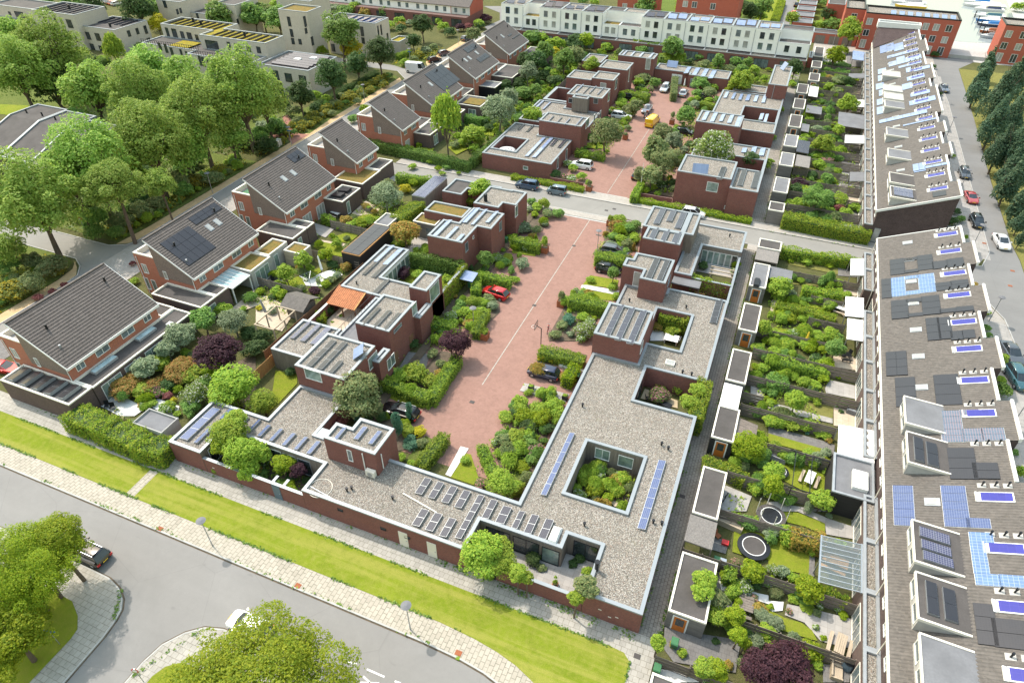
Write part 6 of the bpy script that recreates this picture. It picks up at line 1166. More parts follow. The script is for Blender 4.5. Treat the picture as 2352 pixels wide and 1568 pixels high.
V(12,[(400,870,140,'D',1.1),(690,690,170,'D',1.1),(925,590,115,'D',1.2),(1135,480,155,'D',1.1),(880,440,110,'Y'),(1530,230,110,'D'),(1450,375,78,'D'),(1990,315,75,'O'),(190,180,140,'G'),(60,130,110,'G'),(770,290,200,'G'),(60,900,238,'H',1.1),(90,1330,110,'d'),(60,1160,70,'v'),(250,900,70,'i'),(180,35,60,'b'),(490,60,60,'g'),(590,470,80,'l'),(300,430,60,'b'),(410,440,55,'l'),(640,110,70,'d'),(720,90,80,'v'),(800,100,80,'g'),(900,70,80,'b'),(1000,115,60,'r'),(1180,110,70,'g'),(830,160,60,'o'),(1330,260,60,'d'),(1320,190,60,'b'),(1410,210,40,'v'),(1340,220,40,'r'),(1230,230,60,'b'),
       (1720,240,60,'b'),(1850,220,30,'b'),(1880,250,50,'p'),(1950,240,45,'m'),(1690,190,50,'b'),(2060,230,50,'d'),(2110,170,60,'p'),(2050,215,60,'b'),(1780,290,60,'d'),(1750,1140,140,'Z',1.12),(1990,1230,120,'B',.7),(2230,1010,170,'V',1),(2320,900,110,'V'),(890,1090,55,'g'),(1000,1000,60,'l',1),(1050,1055,25,'l'),(2290,780,80,'d'),(2000,1360,60,'b'),(1830,1330,50,'o'),(2140,1170,50,'d'),(1900,1300,60,'b'),(2040,1290,70,'b'),(1500,1330,40,'l')])
V(12,[(x, y, 48,'q') for x, y in ((430,1130),(480,1080),(540,1050),(600,1000),(560,1100),(640,1030),(660,980),(500,1140),(410,1170),(760,960),(820,900),(860,860),(900,890),(960,840),(1010,780),(1060,760),(1100,740),(1140,720),(1190,700),(1050,820),(960,780),(1180,770))]+[(x, y, 45,'o') for x, y in ((720,930),(780,880),(370,1100),(860,800),(1220,690),(930,930),(700,1040))]+[(1500,500,50,'q'),(1560,460,50,'v'),(1630,430,45,'o'),(1360,570,50,'b'),(1450,540,45,'o')])
V(13,[(180,340,90,'g'),(120,310,60,'d'),(290,340,70,'b'),(410,400,90,'b'),(600,390,110,'d'),(680,370,80,'L'),(390,470,60,'y'),(300,470,100,'G'),(480,540,110,'G'),(580,500,90,'O'),(220,560,110,'D'),(150,660,100,'V'),(120,560,90,'D'),(470,620,60,'g'),(390,670,55,'b'),(330,640,40,'g'),(730,590,80,'B'),(280,690,80,'d'),(60,760,80,'d'),(100,850,90,'g'),(220,830,60,'G'),(400,740,70,'d'),(560,590,60,'b'),(650,560,60,'d'),(60,690,60,'v'),(190,1060,100,'B'),(60,1080,60,'g'),(870,430,60,'b'),(1050,440,30,'r'),(1200,460,60,'g'),(1480,430,110,'G'),(1420,540,80,'b'),(1530,530,80,'b'),(1380,550,70,'g'),(1720,520,50,'g'),(1640,560,40,'d'),(1900,560,65,'G'),(1770,590,60,'o'),(2060,560,60,'g'),(2170,570,50,'G'),(1890,600,50,'g'),(2110,640,80,'g'),(1990,630,60,'o'),
       (2230,640,70,'b'),(1240,670,60,'g'),(1320,690,50,'w'),(1210,720,70,'o'),(1260,820,55,'k'),(1170,750,55,'b'),(1310,760,70,'g'),(1380,700,45,'d'),(1190,800,45,'d'),(1210,880,60,'o'),(1010,950,65,'b'),(1140,970,70,'O'),(1080,1010,70,'o'),(1730,770,90,'g'),(1700,860,60,'g'),(1820,850,80,'o'),(1850,800,50,'b'),(2110,750,125,'B'),(1600,1060,90,'g',1.6),(1680,960,60,'v'),(1620,960,50,'d'),(870,1210,165,'O'),(1060,1170,40,'o'),(1390,1230,120,'O',.9),(1320,1390,130,'O',1.4),(1480,1300,110,'V'),(1420,1480,150,'O'),(1640,1330,60,'d'),(1850,1370,210,'W',.9),(1860,1210,70,'w',1.2),(620,1380,50,'b'),(690,1420,50,'b'),(760,1430,50,'o'),(510,1500,45,'w'),(560,1540,50,'b'),(340,1530,70,'b'),(450,1440,40,'x'),(2200,1190,80,'l'),(2190,1460,80,'D'),(1580,1370,50,'v'),
       (1230,60,110,'G'),(1330,50,40,'b'),(1600,60,110,'B'),(1950,90,90,'D'),(2050,120,70,'b'),(2200,110,90,'D'),(2300,60,100,'G'),(2150,60,60,'D'),(1900,30,60,'g'),(2290,150,60,'b'),(650,10,50,'g'),(760,20,50,'b'),(2250,1140,60,'d'),(2300,1500,90,'b')])
V(14,[(225,165,70,'B'),(560,130,80,'D'),(480,220,60,'b'),(590,220,80,'g'),(640,90,60,'b'),(520,30,50,'g'),(760,285,120,'B',1.1),(250,620,90,'D'),(310,590,50,'g'),(170,570,60,'g'),(615,510,105,'L'),(700,460,50,'l'),(560,720,50,'r'),(500,690,40,'b'),(690,655,42,'g'),(560,800,65,'b'),(650,740,70,'o'),(720,750,80,'d'),(800,730,40,'l'),(630,840,60,'o'),(735,810,45,'g'),(860,660,40,'g'),(745,955,100,'B'),(570,970,60,'d'),(440,950,45,'l'),(660,980,50,'b'),(100,1000,55,'b'),(380,1090,50,'b'),(450,1190,60,'v'),(540,1120,45,'o'),(650,1190,58,'B'),(510,1320,115,'B',.9),(340,1270,60,'b'),(50,1260,40,'b'),(20,1480,40,'b'),(570,1420,40,'d'),(620,1440,35,'d'),(700,1350,40,'d'),(870,425,16,'l'),(930,400,20,'d'),(1540,500,40,'d'),(1525,610,30,'d'),(1530,820,25,'b'),(1580,860,25,'d'),(1650,1360,30,'b'),(1700,1430,28,'b'),(2300,60,60,'b'),(540,1480,60,'k')])
# the dark row of trees along the right edge
V(14,[(1960,740,130,'i',.85),(2040,560,100,'i',.85),(2170,820,170,'i',.85),(2110,1080,160,'i',.85),(2290,1010,170,'i',.85),(2150,1330,150,'i',.85),(2310,1290,180,'i',.85),(2290,700,150,'i',.85),(2330,1520,150,'i',.85),(2230,1530,130,'i',.85)])
V(24,[(2240,90,140,'i',.85),(2310,290,120,'i',.85),(2340,440,90,'i',.85),(2340,600,60,'i',.85)])
V(22,[(1190,230,160,'V',.8),(1200,160,110,'O',.9),(1370,560,145,'R',.8),(1450,100,60,'l'),(1370,160,60,'y'),(1420,340,70,'x'),(830,450,60,'r'),(960,480,70,'l'),(870,500,60,'b'),(760,520,30,'b'),(640,770,75,'L'),(700,600,35,'l',1.5),(430,820,95,'B'),(275,935,95,'B'),(830,880,65,'r'),(700,860,60,'d'),(740,960,50,'v'),(640,1040,50,'l'),(690,1000,50,'o'),(540,1100,60,'p',1),(190,1100,70,'b'),(30,1110,50,'l'),(240,1130,60,'l'),(150,1160,40,'d'),(150,1280,50,'v'),(30,1260,35,'y'),(60,1510,90,'d'),(1420,830,38,'y',1.6),(1350,930,85,'p',1),(1530,880,42,'b',1.4),(1490,950,60,'b'),(1660,900,50,'v'),(1700,960,50,'d'),(1760,990,60,'x'),(1830,1010,60,'x'),
       (1800,750,85,'l',1.1),(1650,745,50,'b'),(2110,810,85,'G',1.2),(2200,760,40,'v'),(2280,840,60,'g'),(1960,890,50,'d'),(2140,1170,60,'o'),(2170,1240,60,'v'),(2000,1200,80,'b'),(1880,1220,60,'g'),(1930,1290,60,'b'),(1800,1330,60,'w'),(1860,1310,50,'b'),(1980,1350,60,'l'),(2080,1290,60,'b'),(1760,1180,35,'d'),(1830,1150,30,'r'),(2030,1410,60,'x'),(1500,1540,40,'d'),(2100,1465,40,'x'),(680,1280,45,'d',1.5),(700,1390,18,'b'),(780,1330,22,'b'),(520,1350,25,'b'),(500,620,40,'w'),(545,590,30,'w'),(2060,160,130,'B',.8),(1960,260,65,'b'),(540,455,20,'l'),(1340,660,90,'x',.5),(2330,610,40,'b')])
V(23,[(290,300,80,'b'),(230,330,60,'b'),(180,280,50,'g'),(210,400,40,'l'),(170,350,40,'v'),(330,390,60,'o'),(100,520,75,'v'),(220,540,55,'o'),(430,390,60,'g'),(290,470,50,'v'),(300,630,30,'b',2),(95,850,75,'v'),(30,1000,45,'b'),(990,460,80,'b'),(960,500,75,'r'),(1060,530,70,'g'),(1130,500,65,'g'),(920,440,40,'b'),(930,600,50,'g'),(1060,670,70,'o'),(900,680,60,'v'),(1000,620,60,'b'),(1130,620,60,'b'),(1040,740,50,'g'),(930,940,60,'G',1.4),(720,1000,45,'b'),(930,1060,55,'b'),(660,1110,45,'b'),(960,1150,50,'b'),(455,1140,35,'o',1.8),(520,1360,65,'t',1.1),(460,1420,60,'o'),(660,1340,60,'b'),(670,1460,105,'w'),(640,1530,60,'w'),(720,1390,60,'w'),(530,1280,30,'l'),(400,1500,60,'o'),(760,1350,30,'l'),(540,1500,40,'v'),(1760,870,50,'d',1.2),(2060,860,45,'l',1.5),(2040,920,40,'w'),(1900,1110,65,'w'),(1840,1100,40,'b'),(1490,1370,120,'x',.7),(1330,1430,60,'r'),(1480,1470,70,'x'),
       (550,70,50,'w'),(640,50,55,'b'),(480,50,40,'k'),(700,110,35,'b',1.3),(1290,40,110,'O'),(1180,30,80,'O',.9),(1370,120,60,'d'),(1230,190,30,'l'),(1340,210,35,'b'),(400,30,60,'d'),(330,10,60,'g'),(2320,1440,80,'B')])
V(24,[(450,250,150,'G',.8),(290,300,90,'b'),(660,260,90,'b'),(350,180,60,'l'),(290,110,75,'p',.9),(410,30,60,'d'),(560,370,60,'b'),(650,340,50,'m'),(720,380,60,'b'),(840,350,50,'b'),(640,450,45,'v'),(480,380,70,'d'),(200,300,60,'b'),(760,170,40,'l'),(1730,370,45,'d'),(1770,440,45,'g'),(1700,460,55,'d'),(1680,490,25,'k'),(1820,610,22,'b',2),(1910,1040,25,'r'),(2020,1300,35,'b'),(2010,1440,45,'g'),(2030,1510,40,'g'),(360,840,50,'b'),(470,830,50,'b'),(210,830,30,'l'),(570,870,40,'l'),(270,960,40,'b'),(640,1030,60,'b'),(110,1060,120,'B',.8,2.2),(30,1000,60,'g'),(540,1190,55,'d'),(730,1140,50,'b'),(420,1120,70,'b'),(110,1310,60,'l'),(200,1350,70,'l'),(390,1340,60,'b'),(480,1310,60,'l'),(580,1350,55,'l'),(60,1500,70,'b'),(330,1510,60,'b'),(450,1500,60,'b'),(590,1500,80,'b'),(650,1540,70,'g'),(760,1085,14,'r'),(800,325,60,'b')])
V(33,[(290,130,60,'b'),(275,140,50,'y',1.2),(362,170,35,'y',1.3),(445,170,50,'y',1.2),(600,160,70,'b'),(80,600,100,'b'),(240,620,90,'b'),(120,690,110,'l'),(260,700,110,'l'),(40,640,80,'d'),(150,770,90,'d'),(330,800,70,'d'),(60,880,100,'b'),(160,920,90,'g'),(210,990,80,'k'),(60,990,90,'b'),(180,1080,70,'g'),(30,1340,100,'b'),(90,1150,90,'l',.6),(330,600,25,'b'),(20,590,60,'g'),(1370,350,80,'r'),(1520,410,80,'x'),(1360,490,95,'k'),(1380,430,50,'l'),(1600,400,70,'d'),(1630,560,100,'B',.7,3.0),(1710,440,85,'B',.7,3.2),(800,1130,85,'b'),(800,1220,60,'w'),(640,1240,70,'b',1.3),(770,1350,85,'l'),(870,1290,60,'b'),(980,1240,60,'b'),(950,1300,60,'x'),(1060,1290,60,'b'),(1120,1110,70,'x',1.2),(880,1430,60,'l'),(600,1340,50,'b'),(700,1300,50,'g'),(960,1210,40,'g'),
       (2260,60,70,'b'),(2330,140,60,'b'),(2240,230,45,'l'),(2130,490,60,'b'),(2140,300,25,'y'),(2050,360,30,'y'),(2340,520,35,'l'),(2180,960,165,'L',.8,2.6),(2050,1000,60,'b'),(2270,880,80,'l'),(2050,1110,80,'b'),(2310,1240,90,'b'),(1765,1075,25,'b'),(2200,1330,30,'b'),(2310,1020,80,'g'),(2130,1150,60,'o'),(2280,330,50,'d'),(2300,240,60,'b')])
V(34,[(380,60,60,'l',1.3),(500,70,60,'l'),(60,90,70,'b'),(150,100,60,'g'),(620,60,100,'G'),(440,150,60,'d'),(300,170,60,'d'),(520,210,70,'l'),(200,250,45,'t',1.3),(440,290,60,'b'),(510,340,60,'l'),(330,370,80,'b'),(260,540,110,'B',1.1),(420,470,80,'d'),(440,400,60,'b'),(60,320,60,'g'),(70,430,60,'b'),(50,460,40,'g'),(650,330,30,'l'),(700,570,40,'g',1.4),(640,580,35,'w'),(670,640,28,'d'),(220,770,75,'b'),(160,740,40,'b'),(360,840,25,'t'),(460,850,40,'b'),(530,860,55,'b'),(560,905,40,'r'),(60,960,80,'b'),(110,1010,60,'g'),(230,1050,75,'b'),(380,1030,60,'b'),(530,1020,60,'v'),(460,1080,55,'b'),(540,1110,65,'l'),(560,1160,50,'b'),(520,1200,30,'b'),(60,1190,110,'B',.8,2.2),(50,1310,110,'L',.8,2.4),(500,1450,120,'B',.8,2),(230,1370,35,'b'),(90,1450,30,'v'),(2150,160,60,'b',1.5),(2160,440,70,'g',1.5),(2150,350,50,'b'),(2260,1010,45,'g'),(2310,1190,60,'b',1.6),(500,200,60,'b'),(20,560,45,'b'),(80,640,30,'l'),(560,240,60,'l')])
V(43,[(1770,620,120,'B',.7,3.4),(1755,720,110,'B',.7,3.2),(1830,560,70,'b'),(1900,800,110,'O',.8,2.2),(1900,950,110,'B',.8),(1800,880,60,'l'),(2050,940,110,'L',.8,2.4),(2000,1010,60,'v'),(2080,1130,95,'L',.8,2.3),(2140,1200,70,'L',.9,1.8),(2240,1180,100,'v'),(2220,540,125,'L',.8),(2060,460,50,'k'),(2060,640,50,'g'),(2230,640,90,'d',.5),(2230,780,40,'k'),(2260,880,70,'r'),(2300,950,80,'v'),(1345,1200,85,'B',1.1,2.4),(1480,1220,40,'r'),(1570,1290,50,'x',1.2),(1770,1430,110,'B',.8,2),(1880,1440,120,'L',.8,1.8),(1990,1400,50,'r'),(2110,1370,55,'o',1.5),(1860,1520,100,'b'),(1790,1550,50,'w'),(2310,1450,230,'P',.8),(200,420,80,'d',1.2),(270,510,50,'o'),(60,560,110,'B',.9,3.4),(140,600,70,'B',.8,3.2),(620,420,60,'d'),(700,540,60,'x',1.2),(690,680,130,'O',.8,3.8),(590,780,90,'B',.7,3.4),(400,600,22,'b'),(2090,790,20,'o'),(560,470,50,'d'),(1870,1180,40,'d'),(2200,140,50,'b'),(2250,60,40,'b')])
V(42,[(2080,380,240,'B',.8,3.2),(2270,470,160,'B',.8,2.8),(2260,330,120,'B',.8,3.2),(2150,560,70,'x',1.2),(380,690,22,'b',.5),(1300,1090,15,'b',.5),(1855,1335,26,'b',.5),(1460,1075,15,'b',.5)])
V(44,[(280,210,70,'r'),(410,250,70,'b'),(650,270,45,'l'),(700,290,35,'b'),(60,530,80,'w'),(130,540,70,'v'),(230,600,60,'x'),(380,700,140,'L',.8),(70,730,80,'o',.8),(240,790,60,'b',.8),(350,860,70,'b',.5),(480,860,40,'w'),(450,920,45,'o'),(590,810,40,'b'),(650,890,45,'w'),(690,940,50,'l'),(830,900,40,'r',1.3),(870,1000,40,'w'),(830,1010,35,'l'),(195,905,38,'k',1.2),(440,1055,35,'w',1.3),(60,1010,100,'v',.8),(380,1270,120,'l',.9),(450,1390,60,'b'),(510,1150,35,'l'),(190,1390,260,'P',.8),(0,640,60,'w'),(560,30,35,'v'),(20,870,40,'l'),(640,830,50,'b'),(30,1210,40,'v'),(560,710,30,'b')])
V(31,[(1330,230,140,'V',.7),(1660,260,200,'r',.6),(1450,190,130,'x',.8),(1750,300,130,'x',.8),(1400,400,120,'r',.8),(1150,400,150,'r',.8),(1300,440,120,'x',.8),(1540,390,80,'d'),(1800,480,170,'w',1),(1740,590,110,'g'),(1880,400,100,'g'),(2000,90,240,'P',.8),(2150,400,240,'B',.8),(2080,520,150,'x',1),(1930,260,110,'l'),(2100,850,200,'B',.9,4.0),(2220,1020,180,'B',.9,3.4),(2040,930,120,'L',.8,3.8),(2150,720,130,'B',.7,4.6),(2280,1180,110,'B'),(1590,540,40,'y'),(1540,500,50,'m'),(2330,60,110,'d'),(1530,60,110,'V',.8),(1440,450,80,'k'),(1630,660,40,'b'),(1500,450,60,'b'),(1240,170,90,'r',.8),(1050,370,60,'x'),(1320,560,70,'r',.7)])
V(21,[(1860,1360,130,'G',.9),(2030,1270,100,'b'),(2140,1380,150,'V',.8),(1650,1500,160,'V',.8),(2280,1480,90,'d'),(2230,1270,40,'b')])
V(32,[(930,490,255,'O',.9),(700,740,150,'m',1),(1295,760,62,'c'),(1405,650,50,'c'),(1390,810,70,'b'),(1420,930,90,'t',.6),(1500,830,65,'y'),(1325,1065,55,'b'),(1430,1115,45,'b'),(1530,930,65,'o'),(1470,280,130,'b'),(1330,320,90,'b'),(1600,350,110,'x',.7),(1260,270,50,'y'),(1190,265,45,'d'),(1620,105,60,'o'),(1700,200,55,'o'),(1690,290,55,'r'),(1840,10,165,'P',.85),(2300,690,75,'b'),(2280,850,80,'g'),(2190,930,40,'w'),(1925,1090,50,'b',1),(2055,1305,60,'k'),(2260,1310,165,'B',.8),(20,1030,140,'B',.9),(250,1120,115,'L',.8),(390,1180,85,'P',.9),(50,1220,75,'g'),(460,1275,45,'d'),(330,1250,60,'d'),(330,1370,60,'b'),(1000,690,80,'d'),(1150,690,60,'d'),(1080,620,90,'O'),(940,690,60,'t',1.2),(60,560,150,'B',.9),(1440,20,60,'d'),(1380,740,50,'l'),(1345,120,25,'x',1.6),(320,270,60,'d')])
# big street trees in front
V(41,[(150,580,560,'L',.9,5.6),(520,270,300,'L',.85,6.0),(100,1130,400,'L',.85,4.2),(330,480,280,'L',.9,5.2)])
V(42,[(40,1755,980,'L',.62,6.0)])
sh_ = sorted((q[3] for q in SPEC if q[4].islower() and q[4] not in 'ci'), reverse=True); CUT = sh_[min(len(sh_)-1,296)]
small = []
for k, q in enumerate(SPEC): plant(k+1, small if (q[3] <= CUT and q[4].islower() and q[4] not in 'ci') else None, *q)
rs = random.Random(21)
def fill(x0, y0, x1, y1, n, codes='bbglxgowb', r0=.45, r1=1.0):
    for _ in range(n):
        R_ = rs.uniform(r0, r1); H = R_*rs.uniform(1.3,2.2); sh = rs.choice(('mound','mound','mound','tree','weep','weep','cone')); k = .62 if sh == 'cone' else 1; small.append((proto(sh, 60 if y1 > 105 else 110, rs.randrange(99)), KINDS[rs.choice(codes)][0],(rs.uniform(x0, x1), rs.uniform(y0, y1), H*.46),(R_*k*rs.uniform(.7,1.3), R_*k*rs.uniform(.7,1.3), H*.5*rs.uniform(.7,1.2)), rs.uniform(0,6)))
for y in (34.1,39.2,44.9,50,55.5,60.6,66,71.4,76.4,81.3,86.8,92.3):
    xa = 5 if y not in (39.2,) else 6.5; fill(xa, y-.7,12.3, y+.75,8,'bblgxxgvb')
for q in ((4.2,60.9,9.5,65.6,12),(4,66.2,12,71,13),(4,71.8,13,76,14),(4,77,12.5,81,10),(4,82,12,86.4,10),(4.2,34.4,7,39,6),(3.5,53.5,7,55.5,5)): fill(*q)
for k in range(18): y = 110+5.263*k; fill(4.2, y-.2,12.2, y+4.2,9,'bgdobglxg',.5,1.25)
for q in ((-22.3,86.5,-16.3,97.8,26),(-22,70.5,-16,77,16),(-21,42,-15.2,55.5,44),(-21.5,56.8,-15.4,60,6),(-36.2,58.5,-31.8,69,26),(-36.6,44.5,-32.2,53,10),(-36.5,77,-31.8,97,22),(-46.5,31,-35.3,33.8,12),(-10.4,40.7,-5.5,46.6,22),(-36.8,125,-31,150,40),(-37,150,-30.5,170,34),(-22,112,-15.2,130,30),(-22,140,-15,168,40),(-64,35,-54,46,30),(-64,57,-57,67,14),(-64,72,-57,78,8),(-64,81,-57,92,16),(-64,103,-53,108,8),(-64,118,-53,150,80),(-64,150,-53,178,80),(-50,74.5,-44.5,81,8),(-52,181,0,193,90),(-84,180,-52,194,60),(-50,62,-48,62,0)): fill(*q, codes='bbglogdxb' if q[1] > 100 else 'bblgoxrwb')
fill(-150,64,-97,118,130,'gdog',1.0,2.4); fill(-98,98,-94,150,60,'qqgo',.5,1.0); fill(-98,64,-94,95,46,'oqgb',.5,1.1); fill(-100,30,-94,53,40,'oqgb',.5,1.1); fill(-128,100,-98,128,40,'gdob',.8,1.8); fill(-240,120,-130,133,60,'gdbo',1,2.2)
mats_, Q_, I_ = [],[],[]
for me, mat, loc, scl, rz in small:
    if mat not in mats_: mats_.append(mat)
    n = len(me.vertices); a = np.empty(n*3, np.float32); me.vertices.foreach_get('co', a); a = a.reshape(-1,3)*np.array(scl); c, s_ = math.cos(rz), math.sin(rz)
    a = np.stack([a[:, 0]*c-a[:, 1]*s_, a[:, 0]*s_+a[:, 1]*c, a[:, 2]],1)+np.array(loc); Q_.append(a.reshape(-1,4,3)); I_.append(np.full(n//4, mats_.index(mat), np.int32))
me = quads_mesh('shrubbery', np.concatenate(Q_))
for k in mats_: me.materials.append(M[k])
me.polygons.foreach_set('material_index', np.concatenate(I_)); tag(link('shrubbery', me),'small mixed bushes and perennials filling the gardens between the larger shrubs','shrubbery', kind='stuff')
# ground greenery: weeds along walls and kerbs as one stuff object
rng_ = np.random.default_rng(3); C_ = []
for x0, y0, x1, y1, n_, sp_ in ((-20.5,30.35,-1.2,30.35,700,.22),(-1.02,31,-.9,54,500,.12),(.75,31,.85,38,260,.1),(-1,78,-.9,91,160,.1),(.8,60,.8,98,300,.12),(-51,30.4,-21,30.5,160,.1),(-92,23.25,-14,23.2,420,.09),(-44.9,17,-43,14.6,90,.12),(-37.9,11.5,-35.5,16.8,90,.12),(-72,30.5,-66,30.45,60,.12),(2,105.7,16,105.7,80,.1),(1.1,108.5,1.1,200,500,.1),(-76,25.12,-15,25.12,1500,.07),(-76,28.62,-2,28.62,1500,.07),(-1.0,26,-1.0,28,60,.06)):
    t_ = rng_.uniform(0,1, n_); t_ = t_[np.sin(t_*23+x0)+np.sin(t_*57+y0) > -.3]; C_.append(np.stack([x0+(x1-x0)*t_, y0+(y1-y0)*t_, np.full(len(t_),.16)],1)+rng_.normal(0,1,(len(t_),3))*np.array([sp_, sp_, .05]))
C_ = np.concatenate(C_); me = leaf_mesh('weeds', C_, np.repeat(np.array([[0,0,1.]]), len(C_),0),.17, rng_); me.materials.append(M['leaf_mid']); tag(link('weeds', me),'tufts of weeds along the foot of walls and kerbs','weeds', kind='stuff')
# rough undergrowth in beds and wild verges: one stuff object per kind
def undergrowth(name, label, mat, areas, size=.3, dens=9, zz=.25):
    Cs = []
    for (x0, y0, x1, y1) in areas:
        n_ = int((x1-x0)*(y1-y0)*dens); p_ = np.stack([rng_.uniform(x0, x1, n_), rng_.uniform(y0, y1, n_), rng_.uniform(.05, zz*2, n_)],1)
        k_ = np.sin(p_[:, 0]*1.3)+np.sin(p_[:, 1]*1.7+p_[:, 0]*.6)+np.sin(p_[:, 1]*.45) > -.4; Cs.append(p_[k_])
    Cs = np.concatenate(Cs); me = leaf_mesh(name, Cs, np.repeat(np.array([[0,0,1.]]), len(Cs),0), size, rng_); me.materials.append(M[mat]); tag(link(name, me), label, 'undergrowth', kind='stuff')
undergrowth('undergrowth','low mixed planting covering the garden beds','leaf_bright',[(4,60.9,12,65.7),(4,66.3,13,71),(4.2,76.7,13,81),(4.2,81.6,12,86.5),(4,44.9,5.5,49),(-22.5,87,-16.2,97.5),(-21.5,70,-16,76.5),(-21.5,41,-15.2,56),(-36.4,58,-31.5,69),(-47,31,-35,33.8),(-10.6,40.5,-5.3,46.9),(-64,56.5,-53.3,69),(-64,79.5,-56.8,92),(-64,118,-52.5,172),(-36,125,-31,160),(-21.5,112,-15.5,165),(3.8,109,15,206),(-80,181,1,194)],.24,12)
undergrowth('undergrowth','long wild grass and flowers of the park verges','leaf_goldrod',[(-99,98,-93.6,148),(-100,63,-93.9,96),(-98,30,-93.6,54),(-140,20,-98,55),(-101,160,-94,178)],.32,9,.35)
undergrowth('undergrowth','dull green growth under the park trees','leaf_olive',[(-150,62,-101,120),(-64,30,-58,34)],.4,3,.3)
# ---------------------------------------------------------------- vehicles
CARS = dict(hatch=(4.05,1.76,1.48,-1.98,1.02,-1.5,.2,.92), suv=(4.4,1.86,1.66,-2.12,1.1,-1.75,.3,1.04), wagon=(4.65,1.82,1.48,-2.28,1.0,-1.9,.1,.93), sedan=(4.5,1.8,1.43,-1.6,1.02,-1.0,.05,.92),
            micro=(3.6,1.62,1.62,-1.76,1.2,-1.62,.62,1.0), sports=(4.3,1.8,1.2,-1.5,.95,-.7,.0,.8), van=(5.2,1.95,2.0,-2.58,1.75,-2.5,1.1,1.15), bigvan=(5.9,2.02,2.6,-2.93,2.1,-2.88,1.4,1.4))
CPROTO = {}
def paintable(o): o.material_slots[0].link = 'OBJECT'; return o
def build_car(kind):
    L, W, H, gr, gf, rr, rf, zb = CARS[kind]; h = L/2; w = W/2; t = thing('car','','car'); vanlike = kind in ('van','bigvan')
    hood = zb-.02; nose = zb*.74; tail = zb-.06 if gr < -h+.35 else zb-.03
    st = [(-h, .42, tail-.18, w*.80),(-h+.10,.24, tail, w*.93),(gr+.15 if gr > -h+.2 else -h+.3,.2, zb, w),(-.4,.19, zb, w),(gf-.15,.19, zb, w),(gf+.25,.2, hood-.02, w*.985),(h-.28,.24, nose+.06, w*.93),(h-.06,.30, nose-.06, w*.80),(h, .40, nose-.22, w*.66)]
    mb = MB(); v = []
    for x, z0, z1, ww in st:
        zm = z0+(z1-z0)*.55; v += [(x, -ww*.93, z0),(x, -ww, zm),(x, -ww*.93, z1-.03),(x, -ww*.80, z1),(x, ww*.80, z1),(x, ww*.93, z1-.03),(x, ww, zm),(x, ww*.93, z0)]
    n = len(st); f = [(i*8+k, i*8+8+k, i*8+8+(k+1) % 8, i*8+(k+1) % 8) for i in range(n-1) for k in range(8)]+[tuple(range(8)), tuple(range(n*8-8, n*8))[::-1]]
    mb.add(v, f); body = paintable(mb.build('body', M['car_black'], t))
    for p in body.data.polygons: p.use_smooth = False
    gw, rw = w*.90, w*(.72 if not vanlike else .84); zr_ = H-.05
    B = [(gr, -gw*.86, zb-.03),(gf, -gw*.84, zb-.03),(gf+.12,0, zb-.03),(gf, gw*.84, zb-.03),(gr, gw*.86, zb-.03)]; T = [(rr, -rw*.92, zr_),(rf, -rw*.90, zr_),(rf+.1,0, zr_),(rf, rw*.90, zr_),(rr, rw*.92, zr_)]
    mid = [((a[0]*.55+b[0]*.45), max(-w*.9, min(w*.9, a[1]*.4+b[1]*.6))*1.0,(a[2]+b[2])/2) for a, b in zip(B, T)]
    if not vanlike: MB().hull(B, T).build('windows', M['car_glass'], t)
    else:
        Bf = [(.75,-w*.93, zb-.03),(gf, -w*.88, zb-.03),(gf+.12,0, zb-.03),(gf, w*.88, zb-.03),(.75, w*.93, zb-.03)]; Tf = [(.62,-rw*.98, zr_),(rf, -rw*.95, zr_),(rf+.1,0, zr_),(rf, rw*.95, zr_),(.62, rw*.98, zr_)]
        MB().hull(Bf, Tf).build('windows', M['car_glass'], t); paintable(MB().hull([(gr, -w*.95, zb-.03),(.78,-w*.95, zb-.03),(.78, w*.95, zb-.03),(gr, w*.95, zb-.03)],[(rr, -rw, zr_),(.65,-rw, zr_),(.65, rw, zr_),(rr, rw, zr_)]).build('cargo_body', M['car_black'], t))
    rt = [(rr-.06,-rw*.94, H-.06),(rf+.04,-rw*.92, H-.06),(rf+.14,0, H-.06),(rf+.04, rw*.92, H-.06),(rr-.06, rw*.94, H-.06)]
    rm = MB(); n0 = len(rt); tp_ = [(a, b*.93, H-.025) for a, b, c in rt]; t2 = [((rr+rf)/2+(a-(rr+rf)/2)*.7, b*.6, H+.012) for a, b, c in rt]; cc = [((rr+rf)/2,0, H+.03)]
    rm.add(rt+tp_+t2+cc, [(i, (i+1) % 5,5+(i+1) % 5,5+i) for i in range(5)]+[(5+i, 5+(i+1) % 5,10+(i+1) % 5,10+i) for i in range(5)]+[(10+i, 10+(i+1) % 5,15) for i in range(5)]); ro = paintable(rm.build('roof', M['car_black'], t)); ro.data.polygons.foreach_set('use_smooth',[True]*15)
    if not vanlike:
        pm = MB(); mx = (gr+gf)/2+.1
        for s in (-1,1):
            for xb, xt in ((gf-.02, rf+.0),(mx, (rr+rf)/2+.05),(gr+.04, rr+.02)):
                pm.hull([(xb-.05, s*gw*.87, zb-.03),(xb+.05, s*gw*.87, zb-.03),(xb+.05, s*(gw*.87-.05), zb-.03),(xb-.05, s*(gw*.87-.05), zb-.03)],[(xt-.05, s*rw*.95, zr_),(xt+.05, s*rw*.95, zr_),(xt+.05, s*(rw*.95-.05), zr_),(xt-.05, s*(rw*.95-.05), zr_)])
        paintable(pm.build('pillar', M['car_black'], t))
    r = .32 if not vanlike else .35
